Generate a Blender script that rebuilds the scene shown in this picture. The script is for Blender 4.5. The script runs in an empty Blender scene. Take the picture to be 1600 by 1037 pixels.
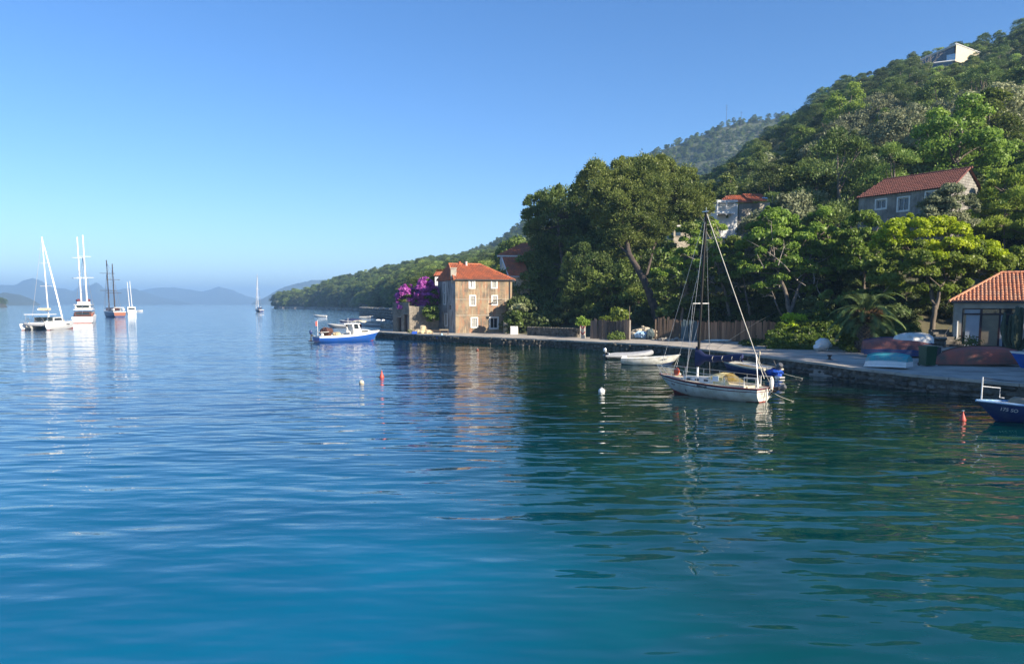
import bpy, math, random
import numpy as np
from mathutils import Vector, Matrix
SC = bpy.context.scene
R = math.radians
rnd = random.Random(7)
# ------------------------------------------------------------------ camera
F = 1155.0; CX = 800.0; CY = 597.0; HZ = 474.5; CH = 5.0
PITCH = math.atan((CY-HZ)/F)
cam_d = bpy.data.cameras.new("camera"); cam = bpy.data.objects.new("camera", cam_d)
SC.collection.objects.link(cam); SC.camera = cam
cam_d.sensor_width = 36.0; cam_d.sensor_fit = 'HORIZONTAL'; cam_d.lens = 36.0*F/1600.0
cam_d.shift_y = (CY-518.5)/1600.0
cam_d.clip_start = 0.3; cam_d.clip_end = 40000
cam.location = (0, 0, CH); cam.rotation_euler = (math.pi/2-PITCH, 0, 0)
# ------------------------------------------------------------------ light
SUN_AZ = R(128)      # clockwise from +Y (camera forward): behind the camera, to the right
SUN_EL = R(26)
SUN = Vector((math.sin(SUN_AZ)*math.cos(SUN_EL), math.cos(SUN_AZ)*math.cos(SUN_EL), math.sin(SUN_EL)))
world = bpy.data.worlds.new("World"); SC.world = world; world.use_nodes = True
wn = world.node_tree; wn.nodes.clear()
wo = wn.nodes.new("ShaderNodeOutputWorld"); wb = wn.nodes.new("ShaderNodeBackground")
sk = wn.nodes.new("ShaderNodeTexSky"); sk.sky_type = 'NISHITA'; sk.sun_disc = False
sk.sun_elevation = SUN_EL; sk.sun_rotation = SUN_AZ
sk.air_density = 0.85; sk.dust_density = 0.1; sk.ozone_density = 3.5; sk.altitude = 0
wb.inputs['Strength'].default_value = 0.09
hs_ = wn.nodes.new('ShaderNodeHueSaturation'); hs_.inputs['Saturation'].default_value = 1.2; hs_.inputs['Hue'].default_value = .506
wn.links.new(sk.outputs[0], hs_.inputs['Color']); wn.links.new(hs_.outputs[0], wb.inputs[0]); wn.links.new(wb.outputs[0], wo.inputs[0])
sl = bpy.data.lights.new("sun", 'SUN'); sl.energy = 5.0; sl.angle = R(0.5); sl.color = (1.0, 0.88, 0.70)
so = bpy.data.objects.new("sun", sl); SC.collection.objects.link(so)
so.rotation_euler = SUN.to_track_quat('Z', 'Y').to_euler(); so.location = (60, -60, 80)
SC.view_settings.view_transform = 'Standard'; SC.view_settings.look = 'None'
SC.view_settings.gamma = 1.0; SC.view_settings.exposure = 1.15
SC.view_settings.use_curve_mapping = False
try:
    SC.cycles.volume_bounces = 1; SC.cycles.max_bounces = 6; SC.cycles.transparent_max_bounces = 8
except Exception: pass
HAZE_DENSITY = 2.4e-4
# ------------------------------------------------------------------ helpers
sp, cp = math.sin(PITCH), math.cos(PITCH)
def P(px, py, d):
    "world point seen at photo pixel (px,py) at distance d ahead"
    xc = (px-CX)/F; yc = -(py-CY)/F; t = d/(cp+yc*sp)
    return Vector((xc*t, d, CH+t*(yc*cp-sp)))
def hz_(py):
    "rise above eye height per metre of distance at a photo row"
    yc = -(py-CY)/F; return (yc*cp-sp)/(cp+yc*sp)
def W(px, py, z=0.0):
    "world point on the level z seen at photo pixel"
    xc = (px-CX)/F; yc = -(py-CY)/F; t = (z-CH)/(yc*cp-sp)
    return Vector((xc*t, t*(cp+yc*sp), z))
COL = SC.collection
def tag(o, label=None, cat=None, group=None, kind=None):
    if label: o['label'] = label
    if cat: o['category'] = cat
    if group: o['group'] = group
    if kind: o['kind'] = kind
    return o
def empty(name, loc=(0,0,0), rz=0.0, label=None, cat=None, group=None, kind=None, rot=None):
    o = bpy.data.objects.new(name, None); COL.objects.link(o)
    o.location = loc; o.rotation_euler = rot if rot else (0, 0, rz); o.empty_display_size = .2
    return tag(o, label, cat, group, kind)
def fast(name, V, Q, mat=None, parent=None, smooth=False, mi=None, loc=None, link=True):
    V = np.asarray(V, dtype=np.float32).reshape(-1, 3); Q = np.asarray(Q, dtype=np.int32)
    k = Q.shape[1]
    me = bpy.data.meshes.new(name)
    me.vertices.add(len(V)); me.vertices.foreach_set('co', V.ravel())
    me.loops.add(Q.size); me.loops.foreach_set('vertex_index', Q.ravel())
    me.polygons.add(len(Q)); me.polygons.foreach_set('loop_start', np.arange(0, Q.size, k, dtype=np.int32))
    me.polygons.foreach_set('loop_total', np.full(len(Q), k, dtype=np.int32))
    for m in (mat if isinstance(mat, (list, tuple)) else [mat]):
        if m: me.materials.append(m)
    if mi is not None: me.polygons.foreach_set('material_index', np.asarray(mi, dtype=np.int32))
    me.update(calc_edges=True)
    if smooth: me.polygons.foreach_set('use_smooth', np.ones(len(Q), dtype=bool))
    if not link: return me
    o = bpy.data.objects.new(name, me); COL.objects.link(o)
    if parent: o.parent = parent
    if loc is not None: o.location = loc
    return o
class MB:
    def __init__(s): s.v = []; s.f = []; s.m = []; s.cur = 0
    def add(s, vs, fs, mi=None):
        b = len(s.v); s.v.extend([tuple(p) for p in vs])
        for f in fs: s.f.append(tuple(b+i for i in f)); s.m.append(s.cur if mi is None else mi)
    def quad(s, a, b, c, d, mi=None): s.add([a, b, c, d], [(0,1,2,3)], mi)
    def box(s, c, size, rz=0.0, mi=None, M=None, taper=1.0):
        x, y, z = size[0]/2, size[1]/2, size[2]/2; t = taper
        pts = [Vector(p) for p in ((-x,-y,-z),(x,-y,-z),(x,y,-z),(-x,y,-z),(-x*t,-y*t,z),(x*t,-y*t,z),(x*t,y*t,z),(-x*t,y*t,z))]
        Mx = M if M else Matrix.Rotation(rz, 3, 'Z')
        pts = [Mx @ p + Vector(c) for p in pts]
        s.add(pts, [(0,3,2,1),(4,5,6,7),(0,1,5,4),(1,2,6,5),(2,3,7,6),(3,0,4,7)], mi)
    def tube(s, pts, r, n=6, mi=None, cap=True):
        pts = [Vector(p) for p in pts]; k = len(pts)
        rs = r if isinstance(r, (list, tuple)) else [r]*k
        rings = []; up = Vector((0, 0, 1))
        for i, p in enumerate(pts):
            d = (pts[min(i+1, k-1)]-pts[max(i-1, 0)]).normalized()
            u = up if abs(d.z) < .9 else Vector((1, 0, 0))
            a = d.cross(u).normalized(); b = d.cross(a)
            rings.append([p+(a*math.cos(2*math.pi*j/n)+b*math.sin(2*math.pi*j/n))*rs[i] for j in range(n)])
        vs = [q for rg in rings for q in rg]
        fs = [(i*n+j, i*n+(j+1) % n, (i+1)*n+(j+1) % n, (i+1)*n+j) for i in range(k-1) for j in range(n)]
        if cap: fs += [tuple(range(n)), tuple((k-1)*n+j for j in range(n))[::-1]]
        s.add(vs, fs, mi)
    def lathe(s, prof, n=12, c=(0,0,0), mi=None, axis='z', rot=None):
        vs = []
        for r, z in prof:
            for j in range(n):
                a = 2*math.pi*j/n; v = Vector((r*math.cos(a), r*math.sin(a), z))
                if rot: v = rot @ v
                vs.append(v+Vector(c))
        k = len(prof)
        fs = [(i*n+j, i*n+(j+1) % n, (i+1)*n+(j+1) % n, (i+1)*n+j) for i in range(k-1) for j in range(n)]
        s.add(vs, fs, mi)
    def grid(s, G, mi=None, wrap=False):
        "G: rows of equal-length point lists"
        n = len(G[0]); vs = [p for r in G for p in r]
        fs = [(i*n+j, i*n+(j+1) % n, (i+1)*n+(j+1) % n, (i+1)*n+j) for i in range(len(G)-1) for j in range(n if wrap else n-1)]
        s.add(vs, fs, mi)
    def prism(s, poly, z0, z1, mi=None):
        n = len(poly)
        vs = [(p[0], p[1], z0) for p in poly]+[(p[0], p[1], z1) for p in poly]
        s.add(vs, [tuple(range(n))[::-1], tuple(range(n, 2*n))]+[(i, (i+1) % n, n+(i+1) % n, n+i) for i in range(n)], mi)
    def blob(s, c, r, seed=0, mi=None, n=8, k=5, amp=.25):
        rg = random.Random(seed); rx, ry, rz = (r, r, r) if not isinstance(r, (tuple, list)) else r
        vs = []; a0 = rg.random()*6
        for i in range(k+1):
            th = math.pi*i/k
            for j in range(n):
                a = 2*math.pi*j/n+a0; f = 1+(rg.random()-.5)*amp*2*(1 if 0 < i < k else 0)
                vs.append((c[0]+rx*math.sin(th)*math.cos(a)*f, c[1]+ry*math.sin(th)*math.sin(a)*f, c[2]+rz*math.cos(th)*f))
        s.add(vs, [(i*n+j, (i+1)*n+j, (i+1)*n+(j+1) % n, i*n+(j+1) % n) for i in range(k) for j in range(n)], mi)
    def build(s, name, mats, parent=None, smooth=False, **kw):
        me = bpy.data.meshes.new(name); me.from_pydata([tuple(v) for v in s.v], [], s.f)
        ms = mats if isinstance(mats, (list, tuple)) else [mats]
        for m in ms: me.materials.append(m)
        if len(ms) > 1: me.polygons.foreach_set('material_index', np.array(s.m, dtype=np.int32))
        if smooth:
            me.polygons.foreach_set('use_smooth', np.ones(len(s.f), dtype=bool))
        me.update()
        if smooth:
            try: me.set_sharp_from_angle(angle=R(40))
            except Exception: pass
        o = bpy.data.objects.new(name, me); COL.objects.link(o)
        if parent: o.parent = parent
        return tag(o, **kw) if kw else o
def dup(o, loc=None, rz=None, parent=None):
    c = o.copy(); COL.objects.link(c)
    if parent: c.parent = parent
    if loc is not None: c.location = loc
    if rz is not None: c.rotation_euler = (0, 0, rz)
    for ch in list(o.children): dup(ch, parent=c)
    return c
# ------------------------------------------------------------------ materials
def mat(name, col, col2=None, rough=.7, scale=4.0, bump=0.0, bscale=None, metal=0.0, spec=.5, detail=5, stretch=None, lo=.35, hi=.65, coords='Object', objvar=0.0, alpha=None, dirt=None, dscale=.6, coat=0.0):
    m = bpy.data.materials.new(name); m.use_nodes = True; nt = m.node_tree; N = nt.nodes; L = nt.links
    b = N['Principled BSDF']; b.inputs['Roughness'].default_value = rough; b.inputs['Metallic'].default_value = metal
    b.inputs['Specular IOR Level'].default_value = spec
    if coat: b.inputs['Coat Weight'].default_value = coat
    c1 = (*col, 1); c2 = (*(col2 if col2 else tuple(x*.8 for x in col)), 1)
    tc = N.new('ShaderNodeTexCoord'); src = tc.outputs['Object' if coords == 'World' else coords]
    if coords == 'World':
        g = N.new('ShaderNodeNewGeometry'); src = g.outputs['Position']
    mp = N.new('ShaderNodeMapping'); L.new(src, mp.inputs[0])
    if stretch: mp.inputs['Scale'].default_value = stretch
    n1 = N.new('ShaderNodeTexNoise'); n1.inputs['Scale'].default_value = scale; n1.inputs['Detail'].default_value = detail
    L.new(mp.outputs[0], n1.inputs['Vector'])
    r = N.new('ShaderNodeValToRGB'); r.color_ramp.elements[0].position = lo; r.color_ramp.elements[1].position = hi
    r.color_ramp.elements[0].color = c2; r.color_ramp.elements[1].color = c1
    L.new(n1.outputs[0], r.inputs[0]); out = r.outputs[0]
    if dirt:
        n2 = N.new('ShaderNodeTexNoise'); n2.inputs['Scale'].default_value = dscale; n2.inputs['Detail'].default_value = 8; n2.inputs['Roughness'].default_value = .65
        L.new(src, n2.inputs['Vector'])
        r2 = N.new('ShaderNodeValToRGB'); r2.color_ramp.elements[0].position = .45; r2.color_ramp.elements[1].position = .68
        L.new(n2.outputs[0], r2.inputs[0])
        mx = N.new('ShaderNodeMix'); mx.data_type = 'RGBA'; L.new(r2.outputs[0], mx.inputs[0]); L.new(out, mx.inputs[6]); mx.inputs[7].default_value = (*dirt, 1)
        out = mx.outputs[2]
    if objvar:
        oi = N.new('ShaderNodeObjectInfo'); hs = N.new('ShaderNodeHueSaturation'); mr = N.new('ShaderNodeMapRange')
        mr.inputs[3].default_value = 1-objvar; mr.inputs[4].default_value = 1+objvar
        L.new(oi.outputs['Random'], mr.inputs[0]); L.new(mr.outputs[0], hs.inputs['Value']); L.new(out, hs.inputs['Color']); out = hs.outputs[0]
    L.new(out, b.inputs['Base Color'])
    if bump:
        n3 = N.new('ShaderNodeTexNoise'); n3.inputs['Scale'].default_value = bscale or scale*3; n3.inputs['Detail'].default_value = 6
        L.new(mp.outputs[0], n3.inputs['Vector'])
        bp = N.new('ShaderNodeBump'); bp.inputs['Strength'].default_value = 1; bp.inputs['Distance'].default_value = bump
        L.new(n3.outputs[0], bp.inputs['Height']); L.new(bp.outputs[0], b.inputs['Normal'])
    return m
def foliage(name, dark, light, trans=.35, scale=.5, hue=.012):
    m = bpy.data.materials.new(name); m.use_nodes = True; nt = m.node_tree; N = nt.nodes; L = nt.links
    N.clear(); o = N.new('ShaderNodeOutputMaterial')
    g = N.new('ShaderNodeNewGeometry'); n1 = N.new('ShaderNodeTexNoise'); n1.inputs['Scale'].default_value = scale; n1.inputs['Detail'].default_value = 6; n1.inputs['Roughness'].default_value = .7
    L.new(g.outputs['Position'], n1.inputs['Vector'])
    r = N.new('ShaderNodeValToRGB'); r.color_ramp.elements[0].position = .33; r.color_ramp.elements[1].position = .67
    r.color_ramp.elements[0].color = (*dark, 1); r.color_ramp.elements[1].color = (*light, 1); L.new(n1.outputs[0], r.inputs[0])
    oi = N.new('ShaderNodeObjectInfo'); hs = N.new('ShaderNodeHueSaturation')
    mr = N.new('ShaderNodeMapRange'); mr.inputs[3].default_value = .5-hue; mr.inputs[4].default_value = .5+hue
    mv = N.new('ShaderNodeMath'); mv.operation = 'MULTIPLY'; mv.inputs[1].default_value = 7.31
    fr = N.new('ShaderNodeMath'); fr.operation = 'FRACT'; m2 = N.new('ShaderNodeMapRange'); m2.inputs[3].default_value = .6; m2.inputs[4].default_value = 1.5
    L.new(oi.outputs['Random'], mr.inputs[0]); L.new(oi.outputs['Random'], mv.inputs[0]); L.new(mv.outputs[0], fr.inputs[0]); L.new(fr.outputs[0], m2.inputs[0])
    L.new(mr.outputs[0], hs.inputs['Hue']); L.new(m2.outputs[0], hs.inputs['Value']); L.new(r.outputs[0], hs.inputs['Color'])
    d = N.new('ShaderNodeBsdfDiffuse'); t = N.new('ShaderNodeBsdfTranslucent'); mx = N.new('ShaderNodeMixShader'); mx.inputs[0].default_value = trans
    gl = N.new('ShaderNodeBsdfGlossy'); gl.inputs['Roughness'].default_value = .45; gl.inputs['Color'].default_value = (.5, .5, .5, 1)
    m3 = N.new('ShaderNodeMixShader'); m3.inputs[0].default_value = .035
    L.new(hs.outputs[0], d.inputs[0]); L.new(hs.outputs[0], t.inputs[0]); L.new(d.outputs[0], mx.inputs[1]); L.new(t.outputs[0], mx.inputs[2])
    L.new(mx.outputs[0], m3.inputs[1]); L.new(gl.outputs[0], m3.inputs[2]); L.new(m3.outputs[0], o.inputs[0])
    return m
M = {}
M['white'] = mat('white_gelcoat', (.78,.77,.72), (.66,.65,.6), rough=.3, scale=1.5, dirt=(.5,.47,.38), dscale=2.5)
M['white_clean'] = mat('white_paint', (.8,.8,.78), (.72,.72,.7), rough=.4, scale=2)
M['cream'] = mat('cream_deck', (.66,.6,.45), (.55,.5,.38), rough=.6, scale=3, dirt=(.4,.35,.25), dscale=2)
M['maroon'] = mat('maroon_stripe', (.16,.03,.04), rough=.5)
M['black'] = mat('black_plastic', (.02,.02,.022), rough=.5)
M['dark_glass'] = mat('dark_glass', (.02,.03,.04), rough=.08, spec=.8)
M['navy'] = mat('navy_canvas', (.012,.02,.075), (.02,.03,.1), rough=.85, scale=3, bump=.02, bscale=6)
M['navy_paint'] = mat('navy_paint', (.015,.03,.12), (.02,.045,.16), rough=.35, scale=2, dirt=(.05,.08,.16), dscale=2)
M['blue'] = mat('blue_paint', (.02,.12,.5), (.02,.1,.42), rough=.35, scale=2, dirt=(.04,.1,.3), dscale=2)
M['blue_tarp'] = mat('blue_tarp', (.02,.1,.5), (.02,.06,.35), rough=.4, scale=5, bump=.03, bscale=8)
M['antifoul_red'] = mat('antifouling_red', (.3,.06,.05), (.22,.05,.04), rough=.7, scale=3)
M['teal'] = mat('teal_paint', (.04,.3,.36), (.05,.36,.4), rough=.6, scale=2, dirt=(.25,.35,.35), dscale=2)
M['hull_red'] = mat('weathered_red_bottom', (.46,.12,.08), (.34,.11,.08), rough=.75, scale=1.3, dirt=(.13,.1,.08), dscale=.9, bump=.01)
M['hull_rust'] = mat('faded_red_lead', (.36,.12,.09), (.28,.1,.08), rough=.8, scale=2, dirt=(.07,.06,.08), dscale=1.4)
M['alu'] = mat('aluminium', (.75,.75,.76), rough=.35, metal=.6, scale=3)
M['mast_white'] = mat('mast_white', (.8,.8,.8), rough=.35)
M['mast_black'] = mat('mast_black', (.008,.008,.009), rough=.5, spec=.3)
M['shutter_slats'] = mat('weathered_shutter', (.42,.41,.38), (.3,.3,.28), rough=.8, scale=5)
M['mast_wood'] = mat('mast_dark_wood', (.05,.035,.03), rough=.5)
M['steel'] = mat('stainless_rail', (.6,.6,.6), rough=.3, metal=.8)
M['rope'] = mat('pale_rope', (.55,.52,.45), rough=.9)
M['orange'] = mat('orange_plastic', (.7,.1,.03), rough=.5)
M['buoy_red'] = mat('faded_red_buoy', (.5,.07,.05), (.42,.08,.06), rough=.5, scale=3)
M['yellow_canvas'] = mat('yellow_stained_canvas', (.78,.7,.45), (.6,.45,.13), rough=.8, scale=4)
M['light_blue'] = mat('light_blue_panel', (.25,.5,.75), (.6,.7,.78), rough=.5, scale=3, stretch=(.3,.3,3))
M['grey_rubber'] = mat('grey_rubber', (.33,.34,.36), (.28,.29,.31), rough=.6)
M['motor_grey'] = mat('outboard_grey', (.07,.075,.08), (.1,.1,.11), rough=.35)
M['wood'] = mat('weathered_wood', (.13,.09,.06), (.08,.055,.04), rough=.85, scale=6, stretch=(6,6,.6), bump=.004)
M['varnish'] = mat('varnished_wood', (.3,.1,.05), (.22,.07,.035), rough=.4, scale=5, stretch=(.5,4,4))
M['plank_brown'] = mat('brown_fence_boards', (.42,.21,.11), (.24,.12,.065), rough=.85, scale=4, stretch=(6,6,.5), bump=.006, objvar=.45)
M['plank_grey'] = mat('grey_fence_boards', (.13,.1,.08), (.07,.055,.045), rough=.85, scale=4, stretch=(6,6,.5), bump=.006, objvar=.5)
M['sheet_green'] = mat('faded_green_sheet', (.09,.13,.14), (.06,.09,.1), rough=.7, scale=2, stretch=(6,6,.6), objvar=.3)
M['net_brown'] = mat('brown_fishing_net', (.13,.06,.05), (.06,.03,.025), rough=.95, scale=9, bump=.05, bscale=14)
M['net_cream'] = mat('cream_fishing_net', (.6,.5,.33), (.42,.34,.2), rough=.95, scale=9, bump=.05, bscale=14)
M['rock'] = mat('limestone_rock', (.36,.33,.28), (.2,.18,.15), rough=.9, scale=3, bump=.03, bscale=6, objvar=.25, coords='World')
M['rock_pale'] = mat('pale_rubble', (.5,.44,.34), (.36,.31,.24), rough=.9, scale=2, bump=.03, bscale=6, objvar=.2)
M['quay_stone'] = mat('quay_stone', (.2,.175,.145), (.12,.105,.085), rough=.9, scale=2.5, bump=.03, bscale=7, objvar=.35, coords='World', dirt=(.06,.06,.045), dscale=1.2)
M['concrete'] = mat('quay_concrete', (.5,.45,.38), (.38,.345,.29), rough=.9, scale=.7, bump=.01, bscale=12, coords='World', dirt=(.22,.2,.17), dscale=.5)
M['quay_core'] = mat('quay_mortar', (.17,.15,.125), (.09,.08,.065), rough=.95, scale=2, bump=.05, bscale=4, coords='World')
M['bark'] = mat('grey_bark', (.2,.165,.13), (.1,.08,.065), rough=.95, scale=3, stretch=(2,2,.5), bump=.03, bscale=5, coords='World')
M['bark_dark'] = mat('dark_pine_bark', (.1,.075,.06), (.05,.04,.035), rough=.95, scale=2, bump=.05, bscale=4, coords='World')
M['bark_pale'] = mat('pale_dead_branch', (.42,.36,.3), (.28,.24,.2), rough=.9, scale=3, coords='World')
M['tile'] = mat('orange_roof_tiles', (.6,.185,.08), (.42,.13,.06), rough=.85, scale=2.2, coords='World', dirt=(.28,.12,.08), dscale=.9)
M['tile_pale'] = mat('pale_terracotta_tiles', (.68,.3,.16), (.5,.2,.1), rough=.85, scale=3, coords='World', dirt=(.5,.3,.19), dscale=1.3)
M['tile_dark'] = mat('dark_red_roof_tiles', (.24,.09,.065), (.15,.06,.05), rough=.9, scale=2, coords='World')
M['render_cream'] = mat('cream_render', (.62,.54,.4), (.55,.48,.36), rough=.9, scale=1, coords='World')
M['render_white'] = mat('white_render', (.7,.7,.68), (.62,.62,.6), rough=.9, scale=1, coords='World')
M['render_grey'] = mat('grey_render', (.5,.45,.37), (.42,.38,.31), rough=.9, scale=1.2, coords='World', dirt=(.28,.25,.21), dscale=.8)
M['shutter'] = mat('white_window_paint', (.75,.74,.7), (.62,.61,.58), rough=.6, scale=4)
M['frame_dark'] = mat('dark_maroon_frame', (.035,.015,.02), rough=.5)
M['curtain'] = mat('pale_blue_panel', (.42,.46,.5), (.36,.4,.45), rough=.6, scale=1.5)
M['board_tan'] = mat('tan_board', (.3,.25,.17), (.24,.2,.14), rough=.8, scale=2)
M['bin_green'] = mat('green_bin_plastic', (.015,.07,.03), (.012,.055,.025), rough=.45)
M['magenta'] = foliage('bougainvillea_bracts', (.36,.06,.36), (.68,.2,.62), trans=.35, scale=.9)
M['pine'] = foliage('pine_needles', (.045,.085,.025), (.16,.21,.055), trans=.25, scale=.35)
M['pine_lit'] = foliage('sunlit_pine_needles', (.07,.135,.032), (.35,.43,.105), trans=.35, scale=.4)  # brighter copy of the pine colour, sunlight put into the needle tone
M['olive'] = foliage('olive_leaves', (.15,.18,.09), (.38,.39,.22), trans=.25, scale=.4)
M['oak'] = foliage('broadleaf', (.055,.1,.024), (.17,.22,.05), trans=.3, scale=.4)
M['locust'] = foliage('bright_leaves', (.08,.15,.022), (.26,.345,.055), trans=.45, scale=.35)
M['lime'] = foliage('sunlit_lime_leaves', (.28,.44,.02), (.62,.76,.04), trans=.5, scale=.4)  # leaf tone with the sunlight painted in, for lit foliage
M['bamboo'] = foliage('reed_leaves', (.14,.23,.035), (.34,.42,.07), trans=.4, scale=.5)
M['palm'] = foliage('palm_leaflets', (.06,.11,.04), (.18,.24,.08), trans=.25, scale=1.0)
M['palm_dry'] = foliage('dry_palm_skirt', (.12,.07,.035), (.22,.14,.07), trans=.2, scale=1.5)
M['cactus'] = mat('cactus_skin', (.075,.1,.06), (.045,.065,.04), rough=.8, scale=3, bump=.03, bscale=9)
M['bush'] = foliage('maquis', (.045,.075,.025), (.13,.16,.055), trans=.25, scale=.3)
M['twig'] = mat('bare_twigs', (.2,.15,.13), (.14,.11,.1), rough=.9, scale=2)
M['ground'] = mat('scrub_soil', (.12,.105,.06), (.045,.055,.025), rough=.95, scale=.15, coords='World', bump=.3, bscale=.4)
M['ridge'] = mat('wooded_ridge', (.06,.075,.03), (.03,.045,.02), rough=.95, scale=.03, coords='World', bump=3.0, bscale=.1, dirt=(.09,.1,.06), dscale=.012)
M['far'] = mat('far_mountain', (.07,.085,.05), (.045,.06,.035), rough=.95, scale=.004, coords='World')
# ------------------------------------------------------------------ water
def make_water():
    m = bpy.data.materials.new('sea_water'); m.use_nodes = True; nt = m.node_tree; N = nt.nodes; L = nt.links
    b = N['Principled BSDF']; b.inputs['Roughness'].default_value = .03; b.inputs['IOR'].default_value = 1.333
    b.inputs['Specular IOR Level'].default_value = .5
    g = N.new('ShaderNodeNewGeometry'); pos = g.outputs['Position']
    def noise(scale, sx=1, sy=1, rot=0, detail=2, rough=.5, dist=0):
        mp = N.new('ShaderNodeMapping'); mp.vector_type = 'POINT'; mp.inputs['Rotation'].default_value = (0, 0, rot); mp.inputs['Scale'].default_value = (sx, sy, 1)
        n = N.new('ShaderNodeTexNoise'); n.inputs['Scale'].default_value = scale; n.inputs['Detail'].default_value = detail; n.inputs['Roughness'].default_value = rough
        n.inputs['Distortion'].default_value = dist
        L.new(pos, mp.inputs[0]); L.new(mp.outputs[0], n.inputs['Vector']); return n.outputs[0]
    def math_(op, a, b_, c=None):
        n = N.new('ShaderNodeMath'); n.operation = op
        for i, v in enumerate((a, b_) if c is None else (a, b_, c)):
            if isinstance(v, (int, float)): n.inputs[i].default_value = v
            else: L.new(v, n.inputs[i])
        return n.outputs[0]
    # height in metres: swell, waves, ripples; ripples come in patches
    h = math_('MULTIPLY', noise(.16, .7, 1.0, .35, 2), WAVE[0])
    h = math_('ADD', h, math_('MULTIPLY', noise(.5, .5, 1.0, .2, 2), WAVE[1]))
    h = math_('ADD', h, math_('MULTIPLY', noise(1.25, .38, 1.0, -.12, 1.5, .4), WAVE[2]))
    h = math_('ADD', h, math_('MULTIPLY', noise(2.6, .4, 1.0, .22, 1, .4), WAVE[4]))
    patch = N.new('ShaderNodeMapRange'); patch.inputs[1].default_value = .42; patch.inputs[2].default_value = .66; patch.inputs[3].default_value = .12; patch.inputs[4].default_value = 1.0
    L.new(noise(.07, .5, 1.0, .4, 3), patch.inputs[0])
    rp = math_('ADD', math_('MULTIPLY', noise(4.5, .6, 1.0, .15, 2), WAVE[3]), math_('MULTIPLY', noise(10, .6, 1.0, -.3, 2), .0022))
    h = math_('ADD', h, math_('MULTIPLY', rp, patch.outputs[0]))
    bp = N.new('ShaderNodeBump'); bp.inputs['Distance'].default_value = 1.0; bp.inputs['Strength'].default_value = 1.0
    L.new(h, bp.inputs['Height']); L.new(bp.outputs[0], b.inputs['Normal'])
    # body colour: deep blue offshore, green over the shallows along the quay (a band right of a slanted line)
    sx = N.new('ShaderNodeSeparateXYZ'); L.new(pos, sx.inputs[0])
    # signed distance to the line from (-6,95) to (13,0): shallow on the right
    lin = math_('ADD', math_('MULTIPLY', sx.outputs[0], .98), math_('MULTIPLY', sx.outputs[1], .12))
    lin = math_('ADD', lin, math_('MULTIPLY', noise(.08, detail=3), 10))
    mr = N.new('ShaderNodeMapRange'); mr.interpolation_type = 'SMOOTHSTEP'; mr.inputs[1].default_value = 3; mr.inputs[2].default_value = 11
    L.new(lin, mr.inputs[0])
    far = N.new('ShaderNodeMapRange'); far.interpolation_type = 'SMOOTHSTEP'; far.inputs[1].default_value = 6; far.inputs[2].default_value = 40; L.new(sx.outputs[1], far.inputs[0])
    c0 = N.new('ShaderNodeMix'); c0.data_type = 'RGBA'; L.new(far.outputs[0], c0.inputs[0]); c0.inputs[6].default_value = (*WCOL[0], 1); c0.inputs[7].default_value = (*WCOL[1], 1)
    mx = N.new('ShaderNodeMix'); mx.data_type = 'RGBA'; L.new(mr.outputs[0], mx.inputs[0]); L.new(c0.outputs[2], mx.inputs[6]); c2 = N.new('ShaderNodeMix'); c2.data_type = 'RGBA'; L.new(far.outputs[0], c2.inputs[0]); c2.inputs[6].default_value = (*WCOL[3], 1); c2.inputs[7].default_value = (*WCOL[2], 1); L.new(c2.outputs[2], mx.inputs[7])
    # blotches of sea grass and pale bottom
    bl = N.new('ShaderNodeMix'); bl.data_type = 'RGBA'; bl.blend_type = 'MULTIPLY'; bl.inputs[0].default_value = .6
    rr = N.new('ShaderNodeValToRGB'); rr.color_ramp.elements[0].position = .35; rr.color_ramp.elements[0].color = (.45,.55,.6,1); rr.color_ramp.elements[1].position = .65; rr.color_ramp.elements[1].color = (1.3,1.2,1.1,1)
    L.new(noise(.13, .6, 1, 0, 3), rr.inputs[0]); L.new(mx.outputs[2], bl.inputs[6]); L.new(rr.outputs[0], bl.inputs[7])
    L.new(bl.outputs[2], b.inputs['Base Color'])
    return m
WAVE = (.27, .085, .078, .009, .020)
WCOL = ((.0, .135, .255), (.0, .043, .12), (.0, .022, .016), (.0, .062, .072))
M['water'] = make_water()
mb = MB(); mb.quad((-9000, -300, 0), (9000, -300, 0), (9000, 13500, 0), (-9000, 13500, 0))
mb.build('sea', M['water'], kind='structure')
# ------------------------------------------------------------------ haze
mh = bpy.data.materials.new('haze'); mh.use_nodes = True; nt = mh.node_tree; nt.nodes.clear()
o_ = nt.nodes.new('ShaderNodeOutputMaterial'); v_ = nt.nodes.new('ShaderNodeVolumePrincipled')
v_.inputs['Color'].default_value = (.31, .53, .82, 1); v_.inputs['Density'].default_value = HAZE_DENSITY; v_.inputs['Anisotropy'].default_value = 0.0
nt.links.new(v_.outputs[0], o_.inputs['Volume'])
hz = MB(); hz.box((0, 6600, 135.0), (18400, 14100, 290.0)); hz.build('haze', mh, kind='stuff')
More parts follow.
